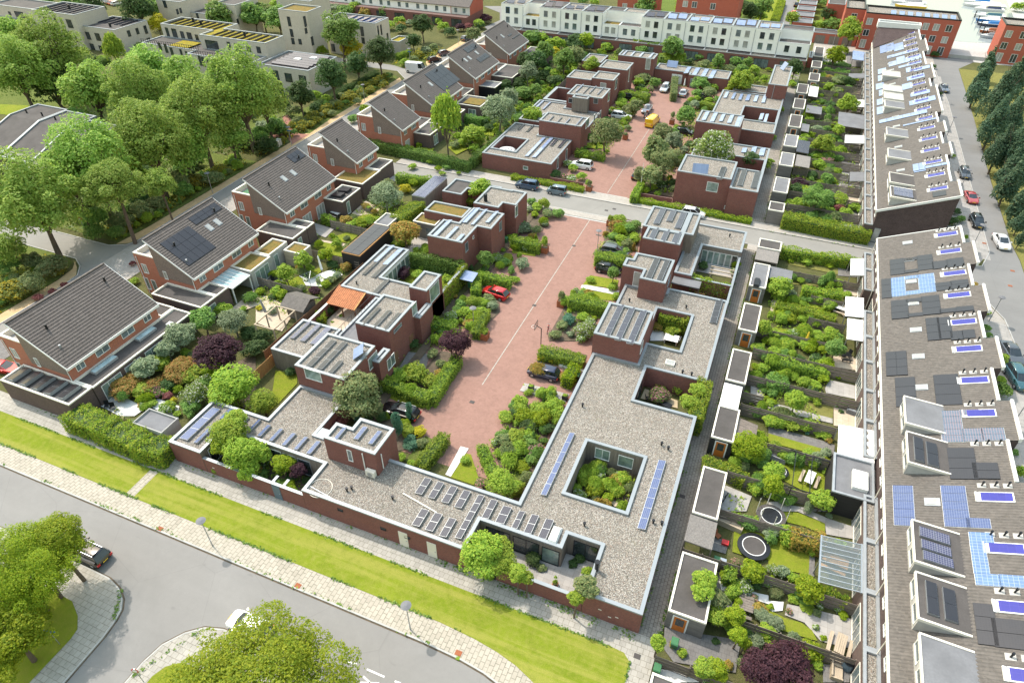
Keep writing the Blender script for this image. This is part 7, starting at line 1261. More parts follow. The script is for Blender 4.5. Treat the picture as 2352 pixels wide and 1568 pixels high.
    for x in (-h+.78, h-.82):
        for s in (-1,1):
            o = MB().tube((x, s*(w-.20), r),(x, s*(w+.012), r), r, r, 14).build('wheel', M['black_plastic'], t); MB().tube((x, s*(w-.02), r),(x, s*(w+.025), r), r*.62, r*.58,10).build('rim', M['grey_metal'], o)
    for s in (-1,1):
        MB().hull([(h-.34, s*w*.55, nose-.10),(h-.07, s*w*.50, nose-.16),(h-.10, s*w*.82, nose-.13),(h-.40, s*w*.90, nose-.05)],[(h-.42, s*w*.56, nose+.05),(h-.12, s*w*.52, nose-.03),(h-.16, s*w*.80, nose-.0),(h-.46, s*w*.91, nose+.06)]).build('headlight', M['glass_curtain'], t)
        MB().box(-h-.015, s*w*.58, tail-.36,-h+.14, s*w*.90, tail-.14).build('taillight', M['red_paint'], t); paintable(MB().box(gf-.35, s*(w+.02), zb-.05, gf-.15, s*(w+.2), zb+.12).build('mirror', M['car_black'], t))
    for x in (-h-.02, h+.005): MB().box(x, -.26,.48, x+.02,.26,.59).build('number_plate', M['yellow_paint'], t)
    if kind == 'wagon':
        for s in (-1,1): MB().box(rr+.1, s*rw*.86-.02, H, rf-.1, s*rw*.86+.02, H+.06).build('roof_rail', M['grey_metal'], t)
    return t
def car(kind, col, rc, x, y, head, label, z=.5, cat='car'):
    px_, py_, _ = at(rc, x, y, z); rz = math.radians(head)
    if kind not in CPROTO: t = CPROTO[kind] = build_car(kind)
    else: t = dup(CPROTO[kind],(0,0,0),0,'')
    t.location = (px_, py_, .012); t.rotation_euler = (0,0, rz); t['label'] = label; t['category'] = cat; t['group'] = 'parked and moving cars'; t.name = 'parked_car' if cat == 'car' else 'delivery_van'
    for ch in t.children:
        if ch.material_slots and ch.material_slots[0].link == 'OBJECT': ch.material_slots[0].material = M['car_'+col]
    return t
W_, E_, N_, S_ = 180,0,90,-90
for a in (('hatch','red',22,2200,1125,172,'bright red hatchback on the brick paving beside the tall hedge'),('hatch','navy',33,290,285, W_, 'dark navy hatchback beside the three yellow bushes'),('wagon','black',32,1325,645, W_, 'black car with panoramic roof behind two slim conifers'),('hatch','black',23,890,905, E_, 'black hatchback nose in behind the small green tree'),('wagon','grey',23,950,745, E_, 'dark car mostly hidden behind the clipped hedge and flower bed'),
          ('suv','blue',23,140,135, W_, 'dark blue crossover parked on the cross street'),('micro','slate',23,410,188, W_, 'small boxy blue grey car parked on the cross street'),('hatch','white',23,1665,390, E_, 'white car on the cross street half hidden behind the stacked boxes'),('hatch','black',23,1155,35, N_, 'black car with its rear to the viewer beside the white pole'),('suv','white',13,640,1520, W_, 'white crossover beside the ivy clad patio house'),('wagon','white',13,1005,1068, E_, 'white estate car with black roof glass in the far home zone'),
          ('sedan','steel',13,1240,1005, S_, 'dark grey car behind the motorcycle'),('suv','silver',13,1405,815, S_, 'silver car facing the viewer before the white garage door'),('sedan','silver',13,1575,855, N_, 'silver saloon with its back to the viewer under the white parasol'),('suv','black',13,1080,900, E_, 'black car under the domed hedge'),('hatch','black',13,1585,1215, E_, 'black hatchback against the wall of the five panel house'),('hatch','brown',13,1765,895, E_, 'brownish car hidden among shrubs at the far home zone head'),
          ('sedan','steel',14,1617,815,-86,'grey car farthest up the right hand street'),('hatch','grey',24,1805,25,-88,'dark grey car behind the coral coupe on the right hand street'),('sports','coral',24,1868,245,-84,'coral red coupe at the kerb of the right hand street'),('hatch','black',24,1920,470,-84,'black hatchback at the kerb of the right hand street'),('sedan','white',24,2145,655,-82,'white saloon driving down the right hand street'),('sedan','grey',34,2238,110,-78,'grey car beside the climbing shrub, above the teal one'),('suv','teal',34,2295,340,-76,'teal car at the right edge below the grey one'),
          ('wagon','black',41,800,365,180,'black estate car half under the big tree at lower left'),('hatch','white',41,2290,1040,180,'white car almost hidden behind the foreground tree'),('hatch','black',12,1640,550,60,'black car behind the white van'),('hatch','grey',12,1735,490,58,'dark car behind the roof of the three window house'),('sports','red',31,45,235,10,'red sports car at the left edge under the corner house'),('hatch','grey',12,1935,355,75,'grey car under the tree on the west street'),('hatch','black',12,2335,170,80,'black car at the far junction'),
          ('hatch','black',14,262,45, N_, 'black car parked on the far lane'),('hatch','red',14,235,125, N_, 'red car on the far lane behind the small tree')): car(*a)
car('van','yellow',13,1292,1108,83,'bright yellow delivery van in the far home zone',.9,'van'); car('bigvan','white',12,1478,625,5,'tall white delivery van at the bend of the west street',1.2,'van')
for k in range(5): car('hatch',('white','silver','black','red','silver')[k],11,985+22*k, 12+6*k, 80,'parked car at the top left edge between the trees, %s from the left' % ORD[k])
# ---------------------------------------------------------------- solar trays lying on the gravel roofs
SN = [0]; NW_ = ['one','two','three','four','five','six','seven','eight']
CNAME = dict(solar_blue='blue', solar_black='black', solar_dark='dark blue', solar_grid='white gridded dark', solar_sky='pale blue glinting', solar_pale='pale blue')
TRAYS = []
def tray(rc, x0, y0, x1, y1, n, mat, z=2.9, rise=.17):
    a, b = at(rc, x0, y0, z+.15), at(rc, x1, y1, z+.15); xa, xb, ya, yb = min(a[0], b[0]), max(a[0], b[0]), min(a[1], b[1]), max(a[1], b[1]); cx, cy = (xa+xb)/2,(ya+yb)/2
    t = thing('solar_tray','','solar panels',(cx, cy, z),0,'tilted solar trays on flat roofs'); X0, X1, Y0, Y1 = xa-cx, xb-cx, ya-cy, yb-cy
    f = MB(); f.box(X0, Y0,.0, X1, Y0+.05,.08).box(X0, Y1-.05,0, X1, Y1,.08); f.hull([(X1-.06, Y0,0),(X1, Y0,0),(X1, Y1,0),(X1-.06, Y1,0)],[(X1-.06, Y0, rise+.04),(X1, Y0, rise+.04),(X1, Y1, rise+.04),(X1-.06, Y1, rise+.04)])
    f.hull([(X0, Y0,.06),(X1, Y0, rise+.04),(X1, Y1, rise+.04),(X0, Y1,.06)],[(X0, Y0,.09),(X1, Y0, rise+.07),(X1, Y1, rise+.07),(X0, Y1,.09)]); o = link('frame', f.mesh('frame', M['grey_metal']), t)
    d = (Y1-Y0)/n
    for k in range(n):
        e = .035; p = [(X0+.04, Y0+d*k+e),(X1-.04, Y0+d*k+e),(X1-.04, Y0+d*(k+1)-e),(X0+.04, Y0+d*(k+1)-e)]; zz = lambda x, o_: .06+(rise-.02)*(x-X0)/(X1-X0)+o_
        link('solar_panel', MB().hull([(x, y, zz(x, .02)) for x, y in p],[(x, y, zz(x, .05)) for x, y in p]).mesh('solar_panel', M[mat]), t)
    TRAYS.append((t, mat, n, (cx, cy, z))); return t
for a in ((31,1645,882,2025,625,3),(31,1775,922,2000,755,2),(31,2012,700,2145,622,1),(31,2200,745,2290,695,1),(31,2270,815,2400,720,1),(32,5,862,140,772,1),(32,112,905,252,808,1),(32,230,945,370,848,1),(32,342,985,482,882,1),(32,457,1022,598,922,1)): tray(*a, 'solar_blue')
for a in ((32,705,893,840,790,1),(32,893,888,1028,790,1),(32,1025,932,1160,828,1)): tray(*a, 'solar_blue',5.8)
for a in ((32,1458,1385,1615,1265,2),(32,1578,1425,1730,1300,2),(32,1700,1465,1855,1340,2),(32,1820,1510,1975,1380,2),(42,1825,225,2100,-148,5),(42,2070,42,2222,-105,2),(42,2195,84,2352,-40,2),(42,1428,108,1592,-15,2),(42,1550,152,1716,22,2),(42,1680,208,1842,66,2),(43,-8,135,122,-2,2),(43,105,178,250,34,2),(43,235,226,386,76,2)): tray(*a, 'solar_dark')
tray(33,262,1400,578,845,6,'solar_blue'); tray(43,1150,140,1415,-468,7,'solar_blue'); tray(23,1815,1388,1938,1190,4,'solar_black')
for a in ((23,835,1512,1035,1236,4),(23,940,1545,1135,1262,4),(23,1050,1578,1243,1290,4)): tray(*a, 'solar_dark',5.8)
for a in ((23,1225,980,1365,805,3),(23,1325,1000,1455,825,3)): tray(*a, 'solar_black',5.8)
for a in ((23,1295,482,1420,350,2),(23,1415,458,1515,365,1),(23,1490,522,1612,388,2),(23,1250,622,1356,528,1),(23,1355,646,1456,546,1),(23,1455,666,1562,568,1)): tray(*a, 'solar_dark',5.8)
for a in ((32,455,215,740,-5,3),(32,555,242,842,10,3),(32,655,280,802,182,1),(22,955,1412,1146,1260,2),(22,1055,1436,1246,1286,2),(22,1155,1456,1338,1310,2)): tray(*a, 'solar_black',5.8)
for a in ((22,310,1532,512,1390,3),(22,400,1556,606,1416,3),(22,490,1582,696,1450,3)): tray(*a, 'solar_grid')
for a in ((22,1075,832,1276,690,3,'solar_sky'),(22,1160,856,1366,716,3,'solar_sky'),(22,970,946,1126,836,1,'solar_black'),(22,1055,970,1212,866,1,'solar_black'),(22,1062,1118,1236,1000,1,'solar_black')): tray(*a)
for a in ((22,1615,597,1806,456,3),(22,1725,622,1866,520,2),(22,1825,642,1922,586,1),(22,1890,472,2062,345,3),(22,1970,492,2132,356,3),(22,2105,472,2232,376,2)): tray(*a, 'solar_sky',5.8)
for a in ((13,45,1190,120,1140,1),(13,125,1206,206,1150,1),(13,115,1432,312,1266,4),(13,180,1442,382,1270,4),(13,345,1336,422,1280,1),(13,415,1352,502,1286,1)): tray(*a, 'solar_sky' if a[-1] == 4 else 'solar_dark')
for a in ((13,325,1116,386,1066,1),(13,400,1132,462,1076,1),(13,475,1142,537,1090,1),(13,575,1157,657,1080,2),(13,580,842,662,776,2),(13,650,857,722,790,2),(13,715,857,768,790,1),(13,780,867,852,800,2),(13,1740,1102,1816,1030,2),(13,1815,1117,1892,1040,2),(13,1900,1112,1962,1052,1),(13,1975,1127,2042,1060,2),(13,2040,1162,2117,1076,2)): tray(*a, 'solar_sky',5.8)
for a in ((13,1010,505,1065,468,1),(13,1080,515,1140,474,1),(13,1160,522,1220,482,1),(13,1250,530,1310,488,1)): tray(*a, 'solar_sky',5.8)
for a in ((13,215,982,302,925,2),(13,275,1002,362,940,2),(13,1575,672,1652,616,2),(13,1650,687,1732,626,2),(13,1730,702,1812,636,2),(13,1800,717,1882,652,2),(13,1940,897,1996,846,1),(13,2010,907,2062,856,1),(13,2075,917,2127,866,1),(13,2140,922,2197,872,1),(13,2215,932,2267,880,1),(13,2290,942,2346,870,2),(13,2105,1397,2162,1362,1),(13,2190,1407,2252,1350,2),(13,2265,1427,2332,1362,2),(13,2265,1098,2318,1045,1),(13,2308,1120,2360,1050,1)): tray(*a, 'solar_sky')
tray(23,1880,72,1972,-30,2,'solar_black',5.8)
for a in ((23,2065,132,2162,-10,3),(23,2190,152,2292,8,3)): tray(*a, 'solar_black',4.8)
# ---------------------------------------------------------------- small roof furniture
def obj1(name, label, cat, mb, mat, group=None): return tag(mb.build(name, M[mat]), label, cat, group)
def at3(rc, x, y, z): return at(rc, x, y, z)
x, y, z = at(43,395,195,3.2); b = MB().hull([(x-.45, y-1.0,2.9),(x+.45, y-1.0,2.9),(x+.45, y+1.0,2.9),(x-.45, y+1.0,2.9)],[(x-.36, y-.85,3.3),(x+.36, y-.85,3.3),(x+.3, y+.6,3.3),(x-.3, y+.6,3.3)]); obj1('roof_box','white car roof box lying on the gravel at the end of panels','roof box', b, 'white_paint')
x, y, z = at(23,2255,1010,3.0); b = MB().hull([(x-.4, y-1.1,2.55),(x+.4, y-1.1,2.55),(x+.4, y+1.1,2.55),(x-.4, y+1.1,2.55)],[(x-.32, y-.95,2.95),(x+.32, y-.95,2.95),(x+.28, y+.8,2.95),(x-.28, y+.8,2.95)]); obj1('roof_box','black car roof box lying on the alley shed','roof box', b, 'dark_metal')
x, y, z = at(32,1058,1220,3.1); ac = thing('air_conditioner','white outdoor air conditioner unit at the foot of the brick box','air conditioner',(x, y, 2.86)); MB().box(x-.5, y-.22,2.95, x+.5, y+.22,3.7).build('casing', M['cream_paint'], ac); MB().box(x-.4, y-.2,2.86, x-.3, y+.2,2.95).box(x+.3, y-.2,2.86, x+.4, y+.2,2.95).build('foot', M['dark_metal'], ac)
MB().cyl(x, y, 0,.04,.26,.26,12).xform(Matrix.Translation((x, y-.23,3.32)) @ Matrix.Rotation(math.pi/2,4,'X') @ Matrix.Translation((-x, -y, 0))).build('fan', M['grey_metal'], ac)
VP = 'roof vents on the gravel roofs'
for rc, x, y, lb in ((32,835,1365,'left of a pair on the front house roof'),(32,880,1350,'right of a pair on the front house roof'),(32,1255,1440,'beside the long white pipe'),(43,665,115,'small dark one between the roof box and the blue strip'),(43,1298,90,'left one beside the right roof edge'),(43,1375,105,'right one at the right roof edge'),(33,648,590,'alone on the broad gravel roof'),(33,1375,945,'left one above the right blue strip'),(33,1435,985,'right one above the right blue strip'),(33,1567,285,'left one behind the hydrangea court'),(33,1650,305,'right one behind the hydrangea court'),(23,1078,1195,'left of the two box storeys'),(23,1600,1255,'behind the chamfered patio'),(23,2000,600,'on the roof by the folding doors'),(22,925,1035,'beside the glass walled house edge')):
    x, y, z = at(rc, x, y, 3.0); obj1('roof_vent','dark roof vent pipe, '+lb, 'vent', MB().cyl(x, y, 2.84,3.2,.09,.09,8).cyl(x, y, 3.2,3.34,.15,.15,8),'dark_metal', VP)
x, y, z = at(43,775,520,3.0); obj1('flue_pipe','tall dark flue at the edge of the front right court','flue', MB().cyl(x, y, 2.84,4.0,.17,.17,10).cyl(x, y, 4.0,4.12,.24,.24,10),'dark_metal')
x, y, z = at(33,1452,195,3.0); rl_ = thing('rooflight','small square white rooflight on the gravel beside the brick box','rooflight',(x, y, 2.85)); MB().box(x-.55, y-.45,2.85, x+.55, y+.45,3.1).build('frame', M['cream_paint'], rl_); MB().box(x-.42, y-.33,3.1, x+.42, y+.33,3.13).build('pane', M['glass_curtain'], rl_)
a, b = at(32,1350,1390,3.0), at(42,1660,0,3.0); obj1('roof_pipe','long white pipe lying between the two rows of panels','pipe', MB().tube((a[0], a[1],2.95),(b[0], b[1],2.95),.08),'cream_paint')
a, b = at(32,500,1330,2.9), at(32,770,1480,2.9); obj1('roof_pipe','thin white conduit across the gravel beside the pipe loop','pipe', MB().tube((a[0], a[1],2.9),(b[0], b[1],2.9),.05),'white_paint')
cx, cy, _ = at(32,592,1345,2.9); lp = MB()
for k in range(20): lp.tube((cx+1.15*math.cos(k*.314), cy+1.15*math.sin(k*.314),2.89),(cx+1.15*math.cos((k+1)*.314), cy+1.15*math.sin((k+1)*.314),2.89),.035, n=5)
obj1('pipe_loop','loop of pale hose lying on the gravel roof','hose', lp, 'cream_paint')
def tilted_collector(label, rc, x, y, z, wd=2.2, ht=1.6, tilt=50, az=0):
    x, y, _ = at(rc, x, y, z+.6); t = thing('solar_collector', label, 'solar collector',(x, y, z), math.radians(az),'steep solar collectors on flat roofs'); c, s = math.cos(math.radians(tilt)), math.sin(math.radians(tilt)); P = [(-wd/2,0,.1),(wd/2,0,.1),(wd/2, ht*c, .1+ht*s),(-wd/2, ht*c, .1+ht*s)]
    link('panel', MB().hull(P, [(a, b-.06*s, q+.06*c) for a, b, q in P]).mesh('panel', M['solar_sky']), t); fr = MB()
    for q in (-wd*.4, wd*.4): fr.tube((q, ht*c, .1+ht*s),(q, ht*c+.3,0),.04, n=4).tube((q, 0,.05),(q, ht*c+.3,.03),.04, n=4)
    link('stand', fr.mesh('stand', M['grey_metal']), t)
tilted_collector('steep glass collector on the two storey box beside the olive tree',32,890,90,5.8,1.9,1.5,35,-60); tilted_collector('steep collector on the box of the roof terrace house',23,1730,0,5.8,2.6,1.6,60,10); tilted_collector('steep collector on the low house with white garage door',13,1470,600,2.9,2.6,1.6,55,0); tilted_collector('steep collector on the narrow tall house by the far alley',14,130,620,5.8,1.8,1.8,60,-60)
# ---------------------------------------------------------------- street furniture
def street_lamp(label, rc, x, y, h=4.0, sign=None, base=None):
    bx, by, _ = at(rc, x, y, 0) if base is None else base; t = thing('street_lamp', label, 'street lamp',(bx, by, 0),0,'grey street lamps'); link('pole', MB().cyl(0,0,0,.9,.07,.07,8).cyl(0,0,.9, h-.3,.055,.04,8).mesh('pole', M['grey_metal']), t)
    hd = link('lamp_head', MB().cyl(0,0, h-.35, h-.12,.06,.16,10).cyl(0,0, h-.12, h-.06,.42,.45,16).cyl(0,0, h-.06, h+.06,.45,.12,16).mesh('lamp_head', M['bitumen_grey']), t); link('lens', MB().cyl(0,0, h-.16, h-.118,.15,.30,12).mesh('lens', M['white_paint']), hd)
    if sign: link('street_sign', MB().box(-.45,-.02, h-.95,.45,.02, h-.72).mesh('street_sign', M[sign]), t)
    return t
for a in (('street lamp on the front pavement below the cream doors',42,1420,1080),('street lamp on the front pavement beside the verge, farther left',41,1955,310),('street lamp where the brick path meets the cycle path',12,330,1340,4,'blue_paint'),('street lamp among the yellow flowers by the cycle path',12,1000,935),('street lamp near the grey car on the west street',12,1860,410),('lamp with blue sign in the wild verge beside the white van',12,1418,590,4,'blue_paint'),('street lamp on the cycle path between two tiled houses',21,1957,210),('lamp with blue sign over the brick paving of the far home zone',13,862,1390,4,'blue_paint'),('lamp with name plate beside the hidden dark car',23,780,755,4,'grey_metal'),('lamp standing in the hedge left of the red brick street',22,2002,1480),
          ('tall lamp beside the coral coupe',24,1762,178),('tall lamp at the corner of pavement by the black hatchback',24,1878,700),('tall lamp with long arm on the pavement of the end house',24,2030,1380),('lamp in front of the red apartment block',14,1452,460),('lamp pole on the right hand pavement halfway up',14,1580,940),('lamp pole on the right hand pavement beside the parking bay',14,1645,1245),('lamp pole at the right edge beside the multicoloured panels',34,2255,750),('far lamp in front of the brown garage doors',14,595,415)): street_lamp(*a)
def sign_post(label, rc, x, y, h, mat, round_=False):
    bx, by, _ = at(rc, x, y, 0); t = thing('sign_post', label, 'sign',(bx, by, 0),.3); link('pole', MB().cyl(0,0,0, h, .035,.035,6).mesh('pole', M['grey_metal']), t)
    if round_: link('sign_plate', MB().tube((0,-.05, h-.25),(0,-.03, h-.25),.3,.3,16).mesh('sign_plate', M[mat]), t); link('sign_disc', MB().tube((0,-.07, h-.25),(0,-.05, h-.25),.2,.2,16).mesh('sign_disc', M['white_paint']), t)
    else: link('sign_plate', MB().box(-.5,-.02, h-.3,.5,.02, h-.05).mesh('sign_plate', M[mat]), t)
sign_post('round red rimmed sign at the left junction',21,790,560,2.6,'red_paint', True); sign_post('blue sign among the ferny bush at the left junction',21,945,580,2.5,'blue_paint', True); sign_post('blue street name post on the lower left lawn',41,555,1215,2.4,'blue_paint'); sign_post('red and white post on the bottom pavement',41,1320,1555,2.2,'red_paint', True)
bx, by, _ = at(23,1178,180,0); fp = thing('flag_pole','slim white pole in the hedge corner at the far home zone entrance','pole',(bx, by, 0)); link('pole', MB().cyl(0,0,0,5.2,.07,.04,8).mesh('pole', M['white_paint']), fp); link('cap', MB().cyl(0,0,5.2,5.3,.06,.02,8).mesh('cap', M['grey_metal']), fp)
def planter(label, rc, x, y, sz=.75, mat='corten', plant_='leaf_bright', ph_=.9, grp='corten planters of the home zones'):
    bx, by, _ = at(rc, x, y, sz*.5); t = thing('planter', label, 'planter',(bx, by, 0),0, grp); a = sz/2; mb = MB(); mb.box(-a, -a, 0, a, a, sz*.86)
    for q in ((-a, -a, a, -a+.05),(-a, a-.05, a, a),(-a, -a+.05,-a+.05, a-.05),(a-.05,-a+.05, a, a-.05)): mb.box(q[0], q[1], sz*.86, q[2], q[3], sz)
    link('box', mb.mesh('box', M[mat]), t); link('soil', MB().box(-a+.05,-a+.05, sz*.86, a-.05, a-.05, sz*.9).mesh('soil', M['soil']), t)
    if ph_: o = leafobj('foliage', proto('mound',50, int(x)), plant_, t); o.location = (0,0, sz*.9+ph_*.42); o.scale = (a*.95, a*.95, ph_*.5)
for a in (('corten planter beside the purple tree and hedge',22,2100,1515,1.0,'corten','leaf_bright',.6),('corten planter alone on the red paving with tall grey shrub',23,452,1215,1.0,'corten','leaf_olive',1.9),('corten planter at the end of the clipped hedge',23,302,725,1.0,'corten','leaf_bright',1.9),('corten planter at the far corner of the cross street',23,708,165,1.0,'corten','leaf_olive',1.5),('corten planter half hidden at the near corner of the cross street',23,900,480,1.0,'corten','leaf_bright',1.2),('corten planter with thin sapling behind the yellow van',13,1470,1120,1.0,'corten','leaf_olive',2.2),('corten planter below the olive tree in the far home zone',13,1042,1260,1.0,'corten','leaf_olive',.7),('corten planter between the two silver cars',13,1482,870,.9,'corten','leaf_olive',.8)): planter(*a)
for k, (x, y) in enumerate(((175,425),(278,452),(380,480),(487,512))): planter('small black cube planter in the gravel strip, %s from the street' % ORD[k],33, x, y, .62,'dark_metal','leaf_bright',.25,'black cube planters')
planter('round looking terracotta pot on the lower awning terrace',24,760,1085,.5,'terracotta','leaf_rust',.5,'terracotta pots'); planter('terracotta pot beside the sapling in the front court',43,395,670,.5,'terracotta','leaf_bright',.8,'terracotta pots'); planter('square wooden planter in front of the lawn behind the sedum annex',22,1040,360,.9,'wood_grey','leaf_bright',.4,'wooden planters')
def wheelie_bin(label, rc, x, y, mat='green_plastic', rz=0):
    bx, by, _ = at(rc, x, y, .5); t = thing('wheelie_bin', label, 'wheelie bin',(bx, by, 0), rz, 'wheelie bins'); link('body', MB().hull([(-.22,-.25,.05),(.22,-.25,.05),(.22,.25,.05),(-.22,.25,.05)],[(-.29,-.34,.98),(.29,-.34,.98),(.29,.34,.98),(-.29,.34,.98)]).mesh('body', M[mat if mat != 'grey' else 'bitumen_grey']), t)
    link('lid', MB().hull([(-.31,-.38,.98),(.31,-.38,.98),(.31,.38,.98),(-.31,.38,.98)],[(-.27,-.3,1.06),(.27,-.3,1.06),(.27,.32,1.06),(-.27,.32,1.06)]).mesh('lid', M['green_plastic' if mat != 'grey' else 'grey_metal']), t)
    for s in (-1,1): link('wheel', MB().tube((s*.24,.3,.1),(s*.3,.3,.1),.1,.1,10).mesh('wheel', M['black_plastic']), t)
for a in (('green wheelie bin in the yard of the orange door shed',43,1490,1210),('green bin against the front shed wall beside the pale one',43,1875,460),('pale grey bin beside the green one at the front shed',43,1930,480,'grey'),('green bin at the bottom edge',43,1330,1450),('green bin under the short hedge beside the purple tree',22,1660,1450),('dark bin left under the same short hedge',22,1610,1440,'black_plastic'),('green bin under the solar bike shelter',22,1970,1050),('green bin behind the red brick street hedge',22,2295,640),('black bin behind the lime cube hedge',33,600,330,'black_plastic'),('green bin in front of the far grey estate',13,890,1030)): wheelie_bin(*a)
# trampolines
def trampoline(label, rc, x, y, r, cage=False):
    bx, by, _ = at(rc, x, y, .5); t = thing('trampoline', label, 'trampoline',(bx, by, 0)); c = [(math.cos(k*math.pi/16), math.sin(k*math.pi/16)) for k in range(32)]
    mb = MB(); mb.add([(r*a, r*b, .5) for a, b in c]+[(r*.72*a, r*.72*b, .54) for a, b in c]+[(r*a, r*b, .42) for a, b in c],[(i, (i+1) % 32,32+(i+1) % 32,32+i) for i in range(32)]+[(64+i, 64+(i+1) % 32,(i+1) % 32, i) for i in range(32)]); link('edge_pad', mb.mesh('edge_pad', M['dark_metal' if not cage else 'bitumen']), t)
    m2 = MB().add([(r*.70*a, r*.70*b, .52) for a, b in c],[tuple(range(32))]); link('mat', m2.mesh('mat', M['bitumen'] if not cage else M['dark_metal']), t); m3 = MB(); m3.add([(r*.72*a, r*.72*b, .55) for a, b in c]+[(r*.67*a, r*.67*b, .55) for a, b in c],[(i, (i+1) % 32,32+(i+1) % 32,32+i) for i in range(32)]); link('ring', m3.mesh('ring', M['white_paint']), t)
    for k in range(4): a, b = c[4+8*k]; link('leg', MB().cyl(a*r*.93, b*r*.93,0,.45,.04,.04,6).mesh('leg', M['grey_metal']), t)
    if cage:
        for k in range(6): a, b = c[(5*k) % 32]; link('net_post', MB().cyl(a*r, b*r, 0,2.2,.035,.035,6).mesh('net_post', M['cream_paint']), t)
        nr = MB()
        for k in range(32): a, b = c[k], c[(k+1) % 32]; nr.tube((a[0]*r, a[1]*r, 2.1),(b[0]*r, b[1]*r, 2.1),.02, n=4)
        link('net_ring', nr.mesh('net_ring', M['dark_metal']), t)
    return t
trampoline('round black trampoline with white ring on the lawn',43,2222,310,1.5); trampoline('dark trampoline with net posts behind the slatted fence',34,30,1600,1.4, True); trampoline('small grey trampoline on the lawn behind the dark sofa',34,110,1190,.9)
def table_set(label, rc, x, y, rz=0, top='wood_pale', L=1.8, W=.8, benches=True, cat='picnic table', legs='wood_grey'):
    bx, by, _ = at(rc, x, y, .7); t = thing('garden_table', label, cat, (bx, by, 0), math.radians(rz),'garden tables'); mb = MB()
    for k in range(5): mb.box(-L/2,-W/2+W*k/5+.01,.70, L/2,-W/2+W*(k+1)/5-.01,.75)
    link('tabletop', mb.mesh('tabletop', M[top]), t)
    for x in (-L*.38, L*.38): link('leg', MB().hull([(x-.05,-W*.42,0),(x+.05,-W*.42,0),(x+.05,-W*.34,0),(x-.05,-W*.34,0)],[(x-.05,-W*.2,.7),(x+.05,-W*.2,.7),(x+.05,-W*.1,.7),(x-.05,-W*.1,.7)]).hull([(x-.05, W*.34,0),(x+.05, W*.34,0),(x+.05, W*.42,0),(x-.05, W*.42,0)],[(x-.05, W*.1,.7),(x+.05, W*.1,.7),(x+.05, W*.2,.7),(x-.05, W*.2,.7)]).mesh('leg', M[legs]), t)
    if benches:
        for s in (-1,1): link('bench', MB().box(-L/2, s*(W/2+.38)-.15,.42, L/2, s*(W/2+.38)+.15,.46).box(-L*.42, s*(W/2+.38)-.1,0,-L*.36, s*(W/2+.38)+.1,.42).box(L*.36, s*(W/2+.38)-.1,0, L*.42, s*(W/2+.38)+.1,.42).mesh('bench', M[top if top != 'white_paint' else 'wood_pale']), t)
table_set('weathered wooden picnic table on the paved terrace at lower right',44,670,1205,80,'wood_pale',1.9); table_set('white picnic table with two benches on the lawn',34,388,1245,78,'white_paint',1.8); table_set('pale dining table under the glass veranda',44,620,450,-10,'wood_honey',2.2); table_set('white table by the grey fence panel',22,730,385,-15,'white_paint',1.8); table_set('square garden table in the sitting corner of the front yard',43,2150,850,0,'wood_grey',1.3,1.2); table_set('patio table beside the white hydrangea',23,1740,1085,0,'wood_honey',1.4,.9); table_set('long grey garden table in the hydrangea court',33,1400,570,-15,'dark_metal',1.8,.8, False, 'table','dark_metal'); table_set('grey table set before the white awnings',24,680,1265,-15,'white_paint',1.8,.8, True); table_set('small dark table on the brown patio',34,720,120,10,'dark_metal',1.2,.8)
bx, by, _ = at(22,662,955,.7); rt_ = thing('round_table','round white table beside the folded grey parasol','table',(bx, by, 0)); link('tabletop', MB().cyl(0,0,.7,.75,.95,.95,20).mesh('tabletop', M['canvas_white']), rt_); link('leg', MB().cyl(0,0,0,.7,.3,.06,10).mesh('leg', M['grey_metal']), rt_)
bx, by, _ = at(23,1465,1540,.6); lt = thing('garden_table','white and grey garden table in the chamfered patio','table',(bx, by, 0)); link('tabletop', MB().box(-.9,-.7,.66,.9,.7,.72).mesh('tabletop', M['canvas_white']), lt); link('leg', MB().box(-.8,-.6,0,-.7,.6,.66).box(.7,-.6,0,.8,.6,.66).mesh('leg', M['white_paint']), lt)
def chair(label, rc, x, y, rz, mat='dark_metal', grp='garden chairs'):
    bx, by, _ = at(rc, x, y, .4); t = thing('garden_chair', label, 'chair',(bx, by, 0), math.radians(rz), grp); link('seat', MB().box(-.25,-.25,.42,.25,.25,.47).mesh('seat', M[mat]), t); link('backrest', MB().hull([(-.25,.22,.47),(.25,.22,.47),(.25,.27,.47),(-.25,.27,.47)],[(-.25,.32,.95),(.25,.32,.95),(.25,.37,.95),(-.25,.37,.95)]).mesh('backrest', M[mat]), t)
    for x_ in (-.22,.22):
        for y_ in (-.22,.22): link('leg', MB().cyl(x_, y_, 0,.42,.025,.025,5).mesh('leg', M[mat]), t)
for a in (('green garden chair hanging by the fence, left one',44,125,185,0,'green_plastic'),('green garden chair by the fence, right one',44,185,205,0,'green_plastic'),('dark chair on the brown patio, left',34,690,120,30),('dark chair on the brown patio, right',34,740,115,-40),('white chair behind the grey extension',34,600,1290,80,'white_paint'),('dark deck chair on the white terrace, left',31,980,590,40),('dark deck chair on the white terrace, right',31,1030,605,40),('orange chair beside the grey deck',43,1890,215,60,'corten'),('dark chair in the hydrangea court',33,1250,520,120),('dark patio chair left of the honey table',23,1690,1080,90),('dark patio chair right of the honey table',23,1800,1090,-90),('dark chair on the white awning terrace',24,610,1250,60),('dark chair by the striped awning',24,740,900,40),('grey chair in the glass terrace corner',22,150,1000,30)): chair(*a)
